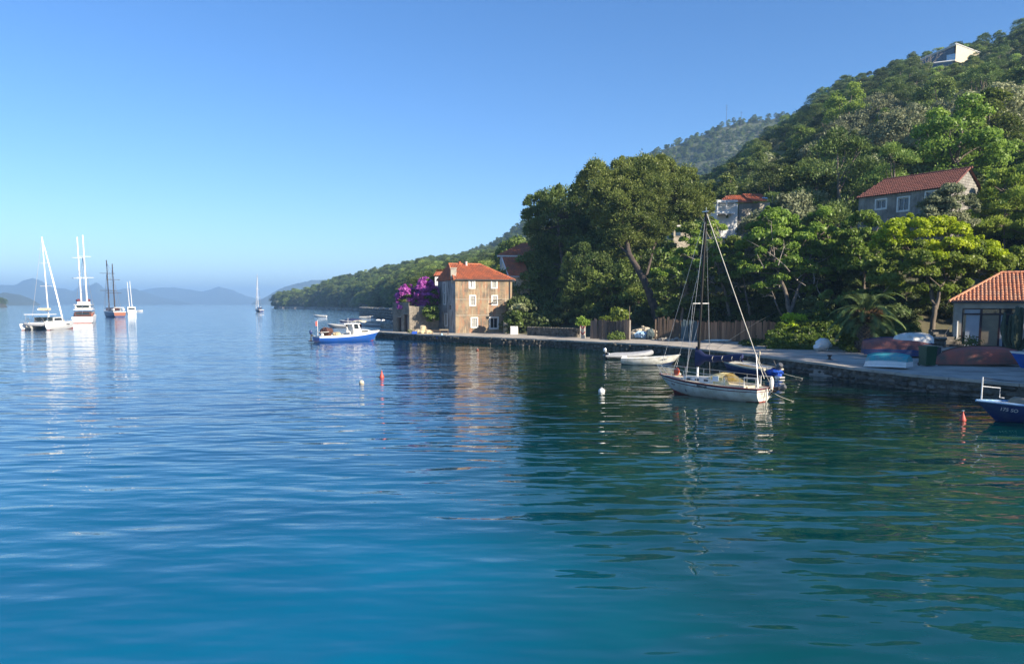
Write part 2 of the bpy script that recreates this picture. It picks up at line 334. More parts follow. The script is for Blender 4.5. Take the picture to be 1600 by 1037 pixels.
# ------------------------------------------------------------------ terrain
def catmull(a, b, c, d, t):
    return .5*((2*b)+(-a+c)*t+(2*a-5*b+4*c-d)*t*t+(-a+3*b-3*c+d)*t**3)
class Land:
    "terrain lofted between columns of (distance, height) knots, one column per bearing"
    def __init__(s, cols, amp=1.0, seed=3):
        s.X = np.array([(c[0]-CX)/F for c in cols]); s.K = np.array([c[1] for c in cols], dtype=float); s.amp = amp
        rg = np.random.RandomState(seed); s.ph = rg.rand(12, 3)*6.28; s.fr = (.5+rg.rand(12))*.06
    def at(s, X, v):
        X = np.asarray(X, float); v = np.asarray(v, float)
        i = np.clip(np.searchsorted(s.X, X)-1, 0, len(s.X)-2); t = np.clip((X-s.X[i])/(s.X[i+1]-s.X[i]), 0, 1)
        nk = s.K.shape[1]; f = np.clip(v, 0, .99999)*(nk-1); j = f.astype(int); u = f-j
        def row(ii):
            ii = np.clip(ii, 0, len(s.X)-1)
            return s.K[ii, j]*(1-u)[..., None]+s.K[ii, j+1]*u[..., None]
        a, b = row(i), row(i+1); ts = t[..., None]
        ts = ts*ts*(3-2*ts)*.4+ts*.6
        k = a*(1-ts)+b*ts; d = k[..., 0]; z = k[..., 1]
        x = X*d; y = d
        n = sum(np.sin(x*fr*math.cos(p[0])+y*fr*math.sin(p[0])+p[1]) for p, fr in zip(s.ph, s.fr))/4
        n2 = sum(np.sin(x*fr*6*math.cos(p[2])+y*fr*6*math.sin(p[2])+p[0]) for p, fr in zip(s.ph, s.fr))/10
        w = np.clip((z-1.5)/12, 0, 1)
        return np.stack([x, y, z+(n+n2)*s.amp*w], -1)
    def mesh(s, name, m, nu=160, nv=60, **kw):
        X = np.linspace(s.X[0], s.X[-1], nu); v = np.linspace(0, 1, nv)
        XX, VV = np.meshgrid(X, v, indexing='ij'); V = s.at(XX, VV).reshape(-1, 3)
        q = (np.arange(nu-1)[:, None]*nv+np.arange(nv-1)[None, :]).ravel()
        Q = np.stack([q, q+1, q+1+nv, q+nv], -1)[:, ::-1]
        o = fast(name, V, Q, m, smooth=True); tag(o, **kw)
        return o
HILL = Land([
 (425, [(845,-3),(851,-3),(858,-3),(868,-3),(880,-3),(900,-3),(960,-3)]),
 (438, [(840,-3),(846,.6),(852,2),(862,4),(876,6),(900,7),(960,-2)]),
 (470, [(800,-3),(806,.8),(815,3),(828,7),(845,10),(870,12),(960,3)]),
 (500, [(760,-3),(766,.8),(775,3),(790,8),(805,12),(830,15),(950,5)]),
 (530, [(676,-3),(682,.8),(690,3),(705,8),(730,13),(790,22),(900,12)]),
 (600, [(436,-3),(446,.8),(462,3),(510,9),(600,18),(760,31),(900,20)]),
 (640, [(230,-3),(240,.8),(262,3),(340,8),(520,21),(750,34),(900,25)]),
 (665, [(110,-3),(121,.8),(150,2),(240,6),(460,21),(750,38),(900,28)]),
 (700, [(97,-3),(118,.8),(140,2),(220,6),(440,20),(760,41),(900,30)]),
 (760, [(93,-3),(110,.8),(130,2),(200,8),(400,22),(760,48),(900,36)]),
 (830, [(90,-3),(98,.8),(115,3),(170,8),(340,23),(700,56),(850,44)]),
 (900, [(86,-3),(92,.8),(112,3.5),(160,10),(300,26),(620,62),(760,48)]),
 (1000,[(80,-3),(88,.8),(108,4),(150,12),(280,34),(540,78),(700,62)]),
 (1100,[(73,-3),(84,.8),(100,4.5),(140,14),(250,39),(460,72),(620,58)]),
 (1200,[(62,-3),(79,.8),(95,5),(130,16.5),(230,47),(400,89),(560,76)]),
 (1300,[(54,-3),(66,.8),(82,5),(115,16),(210,51),(370,106),(520,96)]),
 (1400,[(48,-3),(64,1.0),(78,5),(98,15.5),(200,54),(345,108),(500,100)]),
 (1480,[(45,-3),(66,1.4),(78,5),(98,15.5),(195,55),(335,110),(500,104)]),
 (1535,[(43,-3),(66,1.5),(78,5),(100,16),(190,54),(330,112),(500,108)]),
 (1600,[(41,-3),(66,1.5),(78,6),(100,17),(185,55),(330,121),(500,118)]),
 (1800,[(36,-3),(52,1.5),(62,6),(85,17),(150,48),(310,120),(480,120)]),
 (2100,[(29,-3),(36,1.0),(46,6),(66,16),(110,34),(220,80),(400,90)]),
 (2600,[(19,-3),(25,1.0),(33,6),(48,13),(75,24),(120,40),(200,50)]),
 (3600,[(11,-3),(15,1.0),(20,4),(28,8),(40,12),(60,18),(90,20)]),
], amp=1.2)
HILL.mesh('hillside', M['ground'], 240, 90, kind='structure')
def ground_z(x, y):
    X = x/y; v = np.linspace(0, 1, 400); p = HILL.at(np.full(400, X), v); i = int(np.argmin(abs(p[:, 1]-y))); return float(p[i, 2])
def ridge_cols(prof, d, lift, back=1.25, front=.6, k=(0, .35, .72, 1)):
    out = []
    for px, py in prof:
        h = CH+hz_(py)*d-lift
        dd = [front*d, front*d+(1-front)*.35*d, front*d+(1-front)*.7*d, d, back*d]
        out.append((px, [(dd[0], -5), (dd[1], h*.35), (dd[2], h*.7), (dd[3], h), (dd[4], h*.6)]))
    return out
RIDGE = Land(ridge_cols([(600,470),(640,432),(700,404),(760,378),(830,340),(900,291),(990,245),(1050,218),(1140,184),(1200,176),(1260,174),(1350,186),(1500,210)], 920, 6, 1.2, .7), amp=2.0, seed=5)
RIDGE.mesh('mountain_ridge', M['ridge'], 200, 60, kind='structure')
def dense(prof, n=14, amp=1.2, seed=1):
    rg = random.Random(seed); out = []
    for (a, b), (c, d) in zip(prof[:-1], prof[1:]):
        k = max(1, int((c-a)/n))
        for i in range(k):
            t = i/k; out.append((a+(c-a)*t, b+(d-b)*t+(rg.random()-.5)*amp))
    out.append(prof[-1]); return out
FAR = [
 (7200, [(-200,452),(0,452),(90,458),(115,455),(130,447),(142,444),(155,448),(200,456),(225,453),(250,449),(275,449),(300,452),(320,455),(345,447),(365,452),(390,463),(415,470),(430,474.6)], 3),
 (5600, [(-300,440),(-60,448),(0,445),(10,444),(28,444),(45,437),(57,434),(70,438),(90,450),(105,451),(130,456),(142,448),(150,443),(156,441),(162,444),(168,450),(185,453),(200,450),(215,451),(240,459),(262,466),(300,473)], 8),
 (4300, [(395,474.6),(400,471),(420,462),(440,451),(460,444),(490,438),(512,437),(530,441),(560,446),(620,452),(700,450),(820,460)], 11),
 (2600, [(-400,440),(-100,455),(0,459.6),(12,457),(35,460),(50,466),(66,474.6)], 12),
]
for d, prof, sd in FAR:
    l = Land(ridge_cols(dense(prof, 10, 1.0, sd), d, 0, 1.1, .9), amp=3, seed=sd)
    l.fr = l.fr*.1 if False else l.fr*.15
    l.mesh('distant_mountain', M['far'], 260, 24, kind='structure')
l = Land([(-60,[(950,-3),(1000,3),(1060,16),(1150,24),(1300,10)]),(0,[(950,-3),(1000,2),(1050,7),(1120,9),(1250,4)]),(12,[(950,-3),(1000,1.2),(1050,3),(1120,4),(1250,0)]),(18,[(950,-3),(1000,-2),(1050,-2),(1120,-2),(1250,-3)])], amp=.6, seed=9)
CAPE = l
l.mesh('wooded_point', M['ground'], 30, 20, kind='structure')
# ------------------------------------------------------------------ trees: mesh data
def leaf_quads(C, Nn, size, rg, aspect=1.6, droop=0.0):
    "one diamond leaf spray per centre"
    n = len(C); Nn = Nn/np.maximum(np.linalg.norm(Nn, axis=1, keepdims=True), 1e-6)
    a = rg.normal(size=(n, 3)); a[:, 2] -= droop
    a -= (a*Nn).sum(1, keepdims=True)*Nn; a /= np.maximum(np.linalg.norm(a, axis=1, keepdims=True), 1e-6)
    b = np.cross(Nn, a); s = (size*(.6+.8*rg.rand(n)))[:, None]
    bend = Nn*s*.18
    V = np.stack([C-a*s*aspect*.5-bend, C+b*s*.5, C+a*s*aspect*.5-bend, C-b*s*.5], 1).reshape(-1, 3)
    Q = np.arange(4*n).reshape(n, 4)
    return V, Q
def clump_leaves(cent, rad, per, size, rg, flat=.8, rndn=.7, shell=.55, upb=.25, needle=False):
    cent = np.asarray(cent); rad = np.asarray(rad); k = len(cent)
    idx = np.repeat(np.arange(k), per); n = len(idx)
    d = rg.normal(size=(n, 3)); d /= np.linalg.norm(d, axis=1, keepdims=True)
    d[:, 2] = np.where(d[:, 2] < -.35, -d[:, 2]*.6, d[:, 2])
    r = rad[idx]*(shell+(1.08-shell)*rg.rand(n)**.6)*(1+.3*(rg.rand(n) < .18)*rg.rand(n))
    off = d*r[:, None]; off[:, 2] *= flat
    C = cent[idx]+off
    if needle:
        ax = d*.7+rg.normal(size=(n, 3))*.5+np.array([0, 0, .45]); ax /= np.linalg.norm(ax, axis=1, keepdims=True)
        b = np.cross(ax, rg.normal(size=(n, 3))); b /= np.maximum(np.linalg.norm(b, axis=1, keepdims=True), 1e-6)
        s = (size*(.6+.8*rg.rand(n)))[:, None]
        V = np.stack([C-ax*s*.5, C+b*s*.27, C+ax*s*.9, C-b*s*.27], 1).reshape(-1, 3)
        return V, np.arange(4*n).reshape(n, 4)
    Nn = d+rg.normal(size=(n, 3))*rndn+np.array([0, 0, upb])
    return leaf_quads(C, Nn, size, rg)
def limb(mb, a, b, r0, r1, rg, bend=.12, seg=5, n=6, mi=0):
    a = Vector(a); b = Vector(b); L_ = (b-a).length; pts = []; rs = []
    w = [Vector((rg.uniform(-1,1), rg.uniform(-1,1), rg.uniform(-.6,.6)))*L_*bend for _ in range(2)]
    for i in range(seg+1):
        t = i/seg; p = a.lerp(b, t)+w[0]*math.sin(math.pi*t)+w[1]*math.sin(2*math.pi*t)*.5
        pts.append(p); rs.append(r0+(r1-r0)*t)
    mb.tube(pts, rs, n, mi, cap=False); return pts
def proto_tree(kind, seed):
    "returns a mesh: crown (material 0) and trunk (material 1), base at the origin, natural size"
    rg = np.random.RandomState(seed); rp = random.Random(seed)
    spec = dict(
        pine=dict(h=9, w=4.2, cl=30, per=306, ls=0.186, m='pine', z0=.22, r=(.9,1.7), needle=True, taper=.75),
        pinelit=dict(h=8, w=3.8, cl=26, per=306, ls=0.174, m='pine_lit', z0=.2, r=(.8,1.5), needle=True, taper=.7),
        cone=dict(h=11, w=2.8, cl=30, per=270, ls=0.174, m='pine', z0=.1, r=(.6,1.2), needle=True, taper=.25),
        olive=dict(h=6, w=4.0, cl=26, per=306, ls=0.143, m='olive', z0=.15, r=(.8,1.4), needle=False, taper=.85),
        oak=dict(h=7, w=4.2, cl=28, per=306, ls=0.167, m='oak', z0=.1, r=(.9,1.6), needle=False, taper=.8),
        green=dict(h=9, w=4.4, cl=34, per=324, ls=0.174, m='locust', z0=.15, r=(.9,1.6), needle=False, taper=.8),
        reed=dict(h=8, w=3.0, cl=26, per=288, ls=0.198, m='bamboo', z0=.05, r=(.6,1.1), needle=True, taper=.5),
        bush=dict(h=2.6, w=2.4, cl=9, per=234, ls=0.161, m='bush', z0=.0, r=(.7,1.1), needle=False, taper=.9))[kind]
    h, w = spec['h'], spec['w']; cs = []; rs = []
    for i in range(spec['cl']):
        t = rp.random()**.8; z = h*(spec['z0']+(1-spec['z0'])*t)
        env = (math.sin(math.pi*min(1, .18+.82*t*.95))**.6)*(1-(1-spec['taper'])*t)
        a = rp.random()*6.283; rr = w*env*(.35+.65*rp.random()**.5)*.8
        cs.append((rr*math.cos(a), rr*math.sin(a), z*.93)); rs.append(rp.uniform(*spec['r'])*(.7+.5*(1-t)))
    V, Q = clump_leaves(cs, rs, spec['per'], spec['ls'], rg, needle=spec['needle'], flat=.75)
    mb = MB(); tr = .045*h
    mb.tube([(0,0,-.6), (rp.uniform(-.2,.2), rp.uniform(-.2,.2), h*.35), (rp.uniform(-.5,.5), rp.uniform(-.5,.5), h*.8)], [tr*.6, tr*.45, tr*.1], 6, cap=False)
    for i in range(0, spec['cl'], 4): limb(mb, (0,0,h*rp.uniform(.2,.5)), cs[i], tr*.22, tr*.06, rp, n=4, seg=3)
    nv = len(V); V = np.concatenate([V, np.array(mb.v, dtype=float)]); Q2 = np.array(mb.f)+nv
    return fast(kind, V, np.concatenate([Q, Q2]), [M[spec['m']], M['bark']], mi=[0]*len(Q)+[1]*len(Q2), link=False)
PROTO = {k: [proto_tree(k, 11*i+j) for j in range(3)] for i, k in enumerate(['pine','pinelit','cone','olive','oak','green','reed','bush'])}
# ------------------------------------------------------------------ hillside trees as things
KINDS = dict(pine=('pine_tree','tree','dark green pine tree'), pinelit=('pine_tree','tree','yellow-green aleppo pine'), cone=('conifer_tree','tree','tall narrow dark conifer'),
             olive=('olive_tree','tree','grey-green olive tree'), oak=('oak_tree','tree','round dark evergreen oak'), green=('broadleaf_tree','tree','mid-green leafy broadleaf tree'), reed=('bamboo_clump','bamboo','feathery yellow-green bamboo clump'))
def pix(p):
    "photo pixel of a world point"
    y = p[1]; z = p[2]-CH; zc = y*cp-z*sp; yc = y*sp+z*cp
    return CX+F*p[0]/zc, CY-F*yc/zc
TREE_LOG = []
def plant_at(kind, x, y, s, label=None, v=None, z=None, rz=None, sz=None, group=None):
    nm, cat, lb = KINDS[kind]; me = PROTO[kind][rnd.randrange(3) if v is None else v]
    o = bpy.data.objects.new(nm, me); COL.objects.link(o)
    o.location = (x, y, ground_z(x, y) if z is None else z); o.rotation_euler = (0, 0, rnd.random()*6.28 if rz is None else rz)
    o.scale = (s, s, s*(sz or rnd.uniform(.85, 1.15)))
    tag(o, label, cat, group); o['_s'] = s; TREE_LOG.append((o, kind)); return o
HOUSE_KEEP = []   # (x, y, r): cleared round buildings, filled below
HOUSE_KEEP += [(37, 121, 9), (47, 87, 9), (44, 91, 7), (51, 84, 7), (P(1485,90,300).x, 300, 12), (P(1100,360,100).x, 105, 7), (P(1470,330,80).x, 80, 3)]
def placements():
    rg = random.Random(21); pts = []
    def ok(x, y, r):
        for (a, b, c) in HOUSE_KEEP:
            if (x-a)**2+(y-b)**2 < c*c: return False
            if y < b and b-y < 45 and abs(x/y-a/b) < c/b*.72: return False   # keep the view to the house open
        return all((x-q[0])**2+(y-q[1])**2 > (r+q[2])**2*.30 for q in pts)
    for _ in range(60000):
        X = rg.uniform(.0, .78); v = rg.uniform(.30, .86)
        p = HILL.at(np.array([X]), np.array([v]))[0]; x, y = p[0], p[1]
        if y < 100 and X < .42: continue
        if y < 84: continue
        if rg.random() > (y/340.)**1.0: continue
        r = rg.choice((3.4, 4.4, 5.4, 6.4))*rg.uniform(.85, 1.1)
        if ok(x, y, r): pts.append((x, y, r, p[2], X, v))
    return pts
pts = placements()
pts.sort(key=lambda q: q[1])
def kind_for(px, py, rg):
    u = rg.random()
    if px > 1490 and 255 < py < 380: return 'reed' if u < .75 else 'green'
    if 1080 < px < 1600 and 190 < py < 300: return 'olive' if u < .5 else ('pinelit' if u < .6 else 'oak' if u < .85 else 'green')
    if u > .93: return 'cone'
    if py < 190: return 'pine' if u < .38 else 'oak' if u < .62 else 'pinelit' if u < .85 else 'olive'
    return 'pine' if u < .4 else 'pinelit' if u < .6 else 'oak' if u < .85 else 'olive'
rg2 = random.Random(4); n_obj = 0; rest = []
for (x, y, r, z, X, v) in pts:
    px, py = pix((x, y, z+3)); k = kind_for(px, py, rg2)
    if X > .74 or n_obj >= 290: rest.append((x, y, z, r/4.2, k)); continue
    s = r/4.2*(1.25 if k in ('olive','oak') else 1.0)
    plant_at(k, x, y, s, z=z-.2); n_obj += 1
# ------------------------------------------------------------------ forest masses (nobody could count them)
def scatter(name, P_, S_, meshes, lab=None):
    "points with instances of the given meshes, one object of kind stuff"
    obs = []
    me = bpy.data.meshes.new(name); me.vertices.add(len(P_)); me.vertices.foreach_set('co', np.asarray(P_, dtype=np.float32).ravel())
    a = me.attributes.new('size', 'FLOAT', 'POINT'); a.data.foreach_set('value', np.asarray(S_, dtype=np.float32))
    o = bpy.data.objects.new(name, me); COL.objects.link(o); tag(o, lab, None, None, 'stuff')
    ng = bpy.data.node_groups.new(name, 'GeometryNodeTree')
    ng.interface.new_socket('Geometry', in_out='INPUT', socket_type='NodeSocketGeometry'); ng.interface.new_socket('Geometry', in_out='OUTPUT', socket_type='NodeSocketGeometry')
    N = ng.nodes; L = ng.links; gi = N.new('NodeGroupInput'); go = N.new('NodeGroupOutput')
    iop = N.new('GeometryNodeInstanceOnPoints'); iop.inputs['Pick Instance'].default_value = True
    g2i = N.new('GeometryNodeJoinGeometry')
    for s in meshes:
        oi = N.new('GeometryNodeObjectInfo'); oi.inputs['Object'].default_value = s; oi.inputs['As Instance'].default_value = True; oi.transform_space = 'ORIGINAL'
        L.new(oi.outputs['Geometry'], g2i.inputs[0])
    rv = N.new('FunctionNodeRandomValue'); rv.data_type = 'FLOAT_VECTOR'; rv.inputs[0].default_value = (-.06, -.06, 0); rv.inputs[1].default_value = (.06, .06, 6.28)
    na = N.new('GeometryNodeInputNamedAttribute'); na.data_type = 'FLOAT'; na.inputs['Name'].default_value = 'size'
    L.new(gi.outputs[0], iop.inputs['Points']); L.new(g2i.outputs[0], iop.inputs['Instance']); L.new(rv.outputs[0], iop.inputs['Rotation']); L.new(na.outputs[0], iop.inputs['Scale'])
    L.new(iop.outputs[0], go.inputs[0]); md = o.modifiers.new('scatter', 'NODES'); md.node_group = ng
    return o
first = {}
for o, k in TREE_LOG: first.setdefault((k, o.data.name), o)
def srcs(kinds): return [o for (k, _), o in first.items() if k in kinds]
def sample(land, X0, X1, v0, v1, n, rg, dexp=1.0, dref=500.):
    X = rg.uniform(X0, X1, n*4); v = rg.uniform(v0, v1, n*4); p = land.at(X, v)
    dd = land.at(X, np.minimum(v+.01, 1)); w = p[:, 1]*np.linalg.norm(dd-p, axis=1); w /= w.max()
    k = rg.rand(n*4) < w*1.3; return p[k][:n]
ng_ = np.random.RandomState(8)
pp = sample(HILL, (425-CX)/F, .0, .17, .92, 4200, ng_)
pp = pp[(pp[:, 2] > 1.0) & (pp[:, 1] > 125)]
fp = [pp, np.array([q[:3] for q in rest]).reshape(-1, 3)]
po = sample(HILL, .78, 1.75, .22, .86, 900, ng_)
def clear_of_roof(p, h=9):
    "keeps the morning sun on the boathouse roof"
    ux, uy = math.sin(SUN_AZ), math.cos(SUN_AZ); dx, dy = p[0]-40, p[1]-60; al = dx*ux+dy*uy; la = abs(dx*uy-dy*ux)
    return not (la < 9 and 0 < al < 60 and p[2]+h > 6+al*math.tan(SUN_EL))
po = po[[clear_of_roof(p) for p in po]]; fp.append(po)
pb = sample(HILL, .0, .06, .3, .9, 500, ng_); pb = pb[pb[:, 1] > 170]; fp.append(pb)
fp = np.concatenate(fp); fs = ng_.uniform(.75, 1.3, len(fp))*np.clip(.75+fp[:, 1]/1500, .8, 1.3)
scatter('forest', fp-np.array([0,0,.3]), fs, srcs(('pine','pinelit','oak','olive')))
pr = sample(RIDGE, (600-CX)/F, .55, .25, .80, 3800, ng_)
scatter('ridge_forest', pr-np.array([0,0,.5]), ng_.uniform(.5, 1.0, len(pr)), srcs(('pine','oak')))
pc = sample(CAPE, CAPE.X[0], CAPE.X[-1], .25, .9, 120, ng_); pc = pc[pc[:, 2] > 1.5]
scatter('cape_trees', pc, ng_.uniform(.7, 1.1, len(pc)), srcs(('pine','oak')))
bush_src = bpy.data.objects.new('undergrowth_bush', PROTO['bush'][0]); COL.objects.link(bush_src)
bush_src.location = P(1210, 470, 92); bush_src.location.z = ground_z(bush_src.location.x, 92)
tag(bush_src, 'small dark bush under the broadleaf tree behind the plank fence', 'bush')
b2 = bpy.data.objects.new('undergrowth_bush', PROTO['bush'][1]); COL.objects.link(b2)
b2.location = P(1180, 470, 90); b2.location.z = ground_z(b2.location.x, 90); tag(b2, 'low bush beside the pale trunks behind the plank fence', 'bush')
pu = sample(HILL, .0, .80, .2, .85, 5200, ng_)
pu = pu[[all((p[0]-a)**2+(p[1]-b)**2 > (c-2)**2 for a, b, c in HOUSE_KEEP) for p in pu]]
pu = pu[(pu[:, 1] > 86)]
pn = sample(HILL, .02, 1.5, .12, .5, 2600, ng_)
kq = np.array([np.interp(p[0]/p[1], HILL.X, HILL.K[:, 1, 0]) for p in pn])
pn = pn[(pn[:, 2] > 2.0) & (pn[:, 1] < 100) & (pn[:, 1] > kq+5)]
pn = pn[[all((p[0]-a)**2+(p[1]-b)**2 > (c-2)**2 for a, b, c in HOUSE_KEEP) and not (34 < p[0] < 47 and 50 < p[1] < 67) for p in pn]]
pu = np.concatenate([pu, pn])
scatter('undergrowth', pu-np.array([0,0,.2]), ng_.uniform(.7, 1.7, len(pu))*np.where(pu[:, 1] < 100, .6, 1.0), [bush_src, b2])
# ------------------------------------------------------------------ quay
QZ = .9
EDGE = [(-29.5,185),(-25,150),(-20.1,110)]+[((px-CX)/F*d, d) for px, d in ((600,108),(650,101),(712,95.5),(770,91),(820,88),(860,86),(900,82.5),(940,79.6),(1024,75.0),(1080,69.5),(1120,65),(1180,59.5),(1240,54.7),(1290,51.2),(1340,47.3),(1440,42.6),(1540,39.6),(1600,38.0),(1700,35.6),(1800,33),(2100,26),(2600,17),(3600,9.5))]
INNER = [(30,9.5),(42,17),(50,26),(52,36),(50,50),(48,62),(34,70),(28,76),(20,86),(8,93),(2,100),(-4,118),(-18,135),(-26,190)]
poly = EDGE+INNER
qm = MB()
n = len(EDGE)
qm.v = [(x, y, QZ) for x, y in poly]+[(x, y, -2.5) for x, y in EDGE]
qm.f = [tuple(range(len(poly)))[::-1]]; qm.m = [0]
for i in range(n-1):
    qm.f.append((i, i+1, len(poly)+i+1, len(poly)+i)); qm.m.append(1)
quay = qm.build('quay', [M['concrete'], M['quay_core']], kind='structure')
def edge_frames(step, y_max=1e9, y_min=-1):
    "walk along the waterside edge"
    out = []
    for (a, b) in zip(EDGE[:-1], EDGE[1:]):
        a = Vector(a).to_3d(); b = Vector(b).to_3d(); L_ = (b-a).length; k = max(1, round(L_/step)); d = (b-a).normalized(); nrm = Vector((d.y, -d.x, 0))
        if nrm.dot(-a) < 0: nrm = -nrm
        for i in range(k):
            p = a.lerp(b, (i+.5)/k)
            if y_min < p.y < y_max: out.append((p, d, nrm, L_/k))
    return out
cap = MB(); rc = random.Random(5)
for p, d, nr, w in edge_frames(1.6):
    o_ = rc.uniform(.02, .1); z = rc.uniform(-.012, .012)
    cap.box(p+Vector((0,0,QZ-.06+z))+nr*(o_-.14), (w-.03, .5, .16), math.atan2(d.y, d.x))
cap.build('quay_coping', M['concrete'], parent=quay, kind='stuff')
stone_me = []
for k in range(7):
    b = MB(); b.blob((0,0,0), (.5,.5,.5), seed=k*3+1, n=7, k=4, amp=.22); o = b.build('stone', M['quay_stone']); stone_me.append(o.data); bpy.data.objects.remove(o)
cnt = 0; sm = MB()
for p, d, nr, w in edge_frames(.62, 64.5, 30):
    for row in range(3):
        if cnt >= 298: break
        z = QZ-.28-row*.33+rc.uniform(-.05, .05)
        o = bpy.data.objects.new('stone', rc.choice(stone_me)); COL.objects.link(o); o.parent = quay; cnt += 1
        o.location = p+Vector((0,0,z))+d*rc.uniform(-.15, .15)+nr*(rc.uniform(-.1, .06)-(.06 if row == 0 else 0)); o.rotation_euler = (rc.uniform(-.2,.2), 0, math.atan2(d.y, d.x)+rc.uniform(-.2,.2))
        o.scale = (rc.uniform(.55,.8), rc.uniform(.35,.5), rc.uniform(.3,.42))
for p, d, nr, w in edge_frames(.5, 112, 64.5)+edge_frames(.5, 30, 12):
    for row in range(4):
        z = QZ-.25-row*.27+rc.uniform(-.05, .05); s = rc.uniform(.15, .3)
        q = p+Vector((0,0,z))+d*rc.uniform(-.15, .15)+nr*rc.uniform(-.08, .06)
        sm.blob(q, (s*1.15, s, s*.7), seed=rc.randrange(9999), n=6, k=3)
sm.build('stone_facing', M['quay_stone'], parent=quay, kind='stuff')
# weeds and small rocks at the inland side of the promenade
# landing steps let into the quay
st = empty('landing_steps', W(1306, 566, .9)+Vector((-.4, -.6, -.9)), R(-65), 'worn stone landing steps going down to the water beside the iron bollard', 'steps')
for k in range(3):
    b = MB(); b.box((0, -.35*k-.1, .68-.28*k-.45), (2.2+.1*k, .42, .9)); b.build('step', M['concrete'], st)
bo = empty('bollard', W(1296, 562, .9), 0, 'small dark iron mooring bollard at the head of the landing steps', 'bollard')
b = MB(); b.lathe([(.16,0),(.16,.05),(.1,.08),(.09,.25),(.17,.3),(.17,.36),(.0,.38)], 12); b.build('post', M['black'], bo)
b = MB(); b.lathe([(.25,0),(.25,.03),(0,.035)], 12); b.build('base_plate', M['quay_core'], bo)
# sloping jetty block in front of the pine
jb = MB(); a = W(1300, 590, 0)
# terrace on which the boathouse stands
TZ = 1.62
TP = [(P(1474,550,53).x, 53.0), (41, 51.5), (56, 48), (58, 72), (36, 72), (P(1474,550,60).x-.6, 61)]
b = MB(); b.prism(TP, -.5, TZ); terr = b.build('terrace', M['concrete'], kind='structure')
def stone_wall(name, label, a, b_, z0, z1, th=.4, sw=.4, sh=.24, cat='wall', mats='rock', single=True, top=True, seed=1):
    a = Vector((a[0], a[1], z0)); b_ = Vector((b_[0], b_[1], z0)); L_ = (b_-a).length; d = (b_-a).normalized(); nr = Vector((d.y, -d.x, 0))
    if nr.dot(-a) < 0: nr = -nr
    w = empty(name, (a+b_)/2, 0, label, cat); base = (a+b_)/2
    c = MB(); c.box(Vector((0,0,(z1-z0)/2)), (L_, th*.8, z1-z0), math.atan2(d.y, d.x)); c.build('core', M['quay_core'], w)
    rg = random.Random(seed); z = 0; big = MB(); H = z1-z0
    while z < H-.02:
        h = min(sh*rg.uniform(.75, 1.3), H-z+.04); x = -L_/2
        while x < L_/2:
            ww = sw*rg.uniform(.6, 1.5); ww = min(ww, L_/2-x+.05)
            q = d*(x+ww/2)+Vector((0,0,z+h/2))+nr*(th*.38+rg.uniform(0, .05)); sz = (ww/2*1.02, .13, h/2*1.04)
            if single:
                o = bpy.data.objects.new('stone', rg.choice(stone_me)); COL.objects.link(o); o.parent = w; o.location = q; o.rotation_euler = (0,0,math.atan2(d.y, d.x)); o.scale = (sz[0]*2.1, .3, sz[2]*2.1)
                sl_ = [m for m in o.data.materials]
            else: big.blob(q, (sz[0]*1.05, sz[0], sz[2]*1.05), seed=rg.randrange(9999), n=6, k=3)
            x += ww
        z += h
    if not single: big.build('stone_facing', M[mats], w, kind='stuff')
    if top:
        c = MB(); c.box(Vector((0,0,z1-z0+.04)), (L_+.1, th+.12, .09), math.atan2(d.y, d.x)); c.build('coping', M['concrete'], w)
    return w
stone_wall('retaining_wall', 'low squared stone retaining wall below the boathouse, behind the red upturned boat', (TP[0][0]-.1, 52.85), (41.2, 51.35), .9, 1.6, .35, .5, .3, single=True, seed=3)
stone_wall('retaining_wall', 'small pale stone retaining wall between the palm and the boathouse steps', (P(1440,530,57).x, 58.0), (P(1487,530,56.5).x, 57.3), .9, 2.35, .35, .55, .33, seed=4)
stone_wall('dry_stone_wall', 'long low dry stone wall under the dark pine, beside the quay path', (P(826,520,97).x, 97.5), (P(905,520,90).x, 91), .85, 2.0, .5, .42, .22, single=True, top=False, seed=5)
# steps between the wall and the boathouse
stp = empty('garden_steps', (P(1474,530,60).x, 58.6, TZ), 0, 'shadowed stone garden steps climbing beside the boathouse wall', 'steps')
for k in range(7):
    b = MB(); b.box((0, .35*k, .1+.18*k-.3), (1.5, .38, .8)); b.build('step', M['quay_core'], stp)  # darker mortar material, the shadow on the steps put into the colour
hr = empty('handrail', (P(1474,530,60).x-.85, 58.4, TZ), 0, 'thin metal handrail at the foot of the garden steps', 'handrail')
b = MB(); b.tube([(0,0,0),(0,0,1.0)], .02); b.build('post', M['motor_grey'], hr)
b = MB(); b.tube([(0,0,.98),(1.55,1.6,1.9)], .02); b.build('rail', M['motor_grey'], hr)
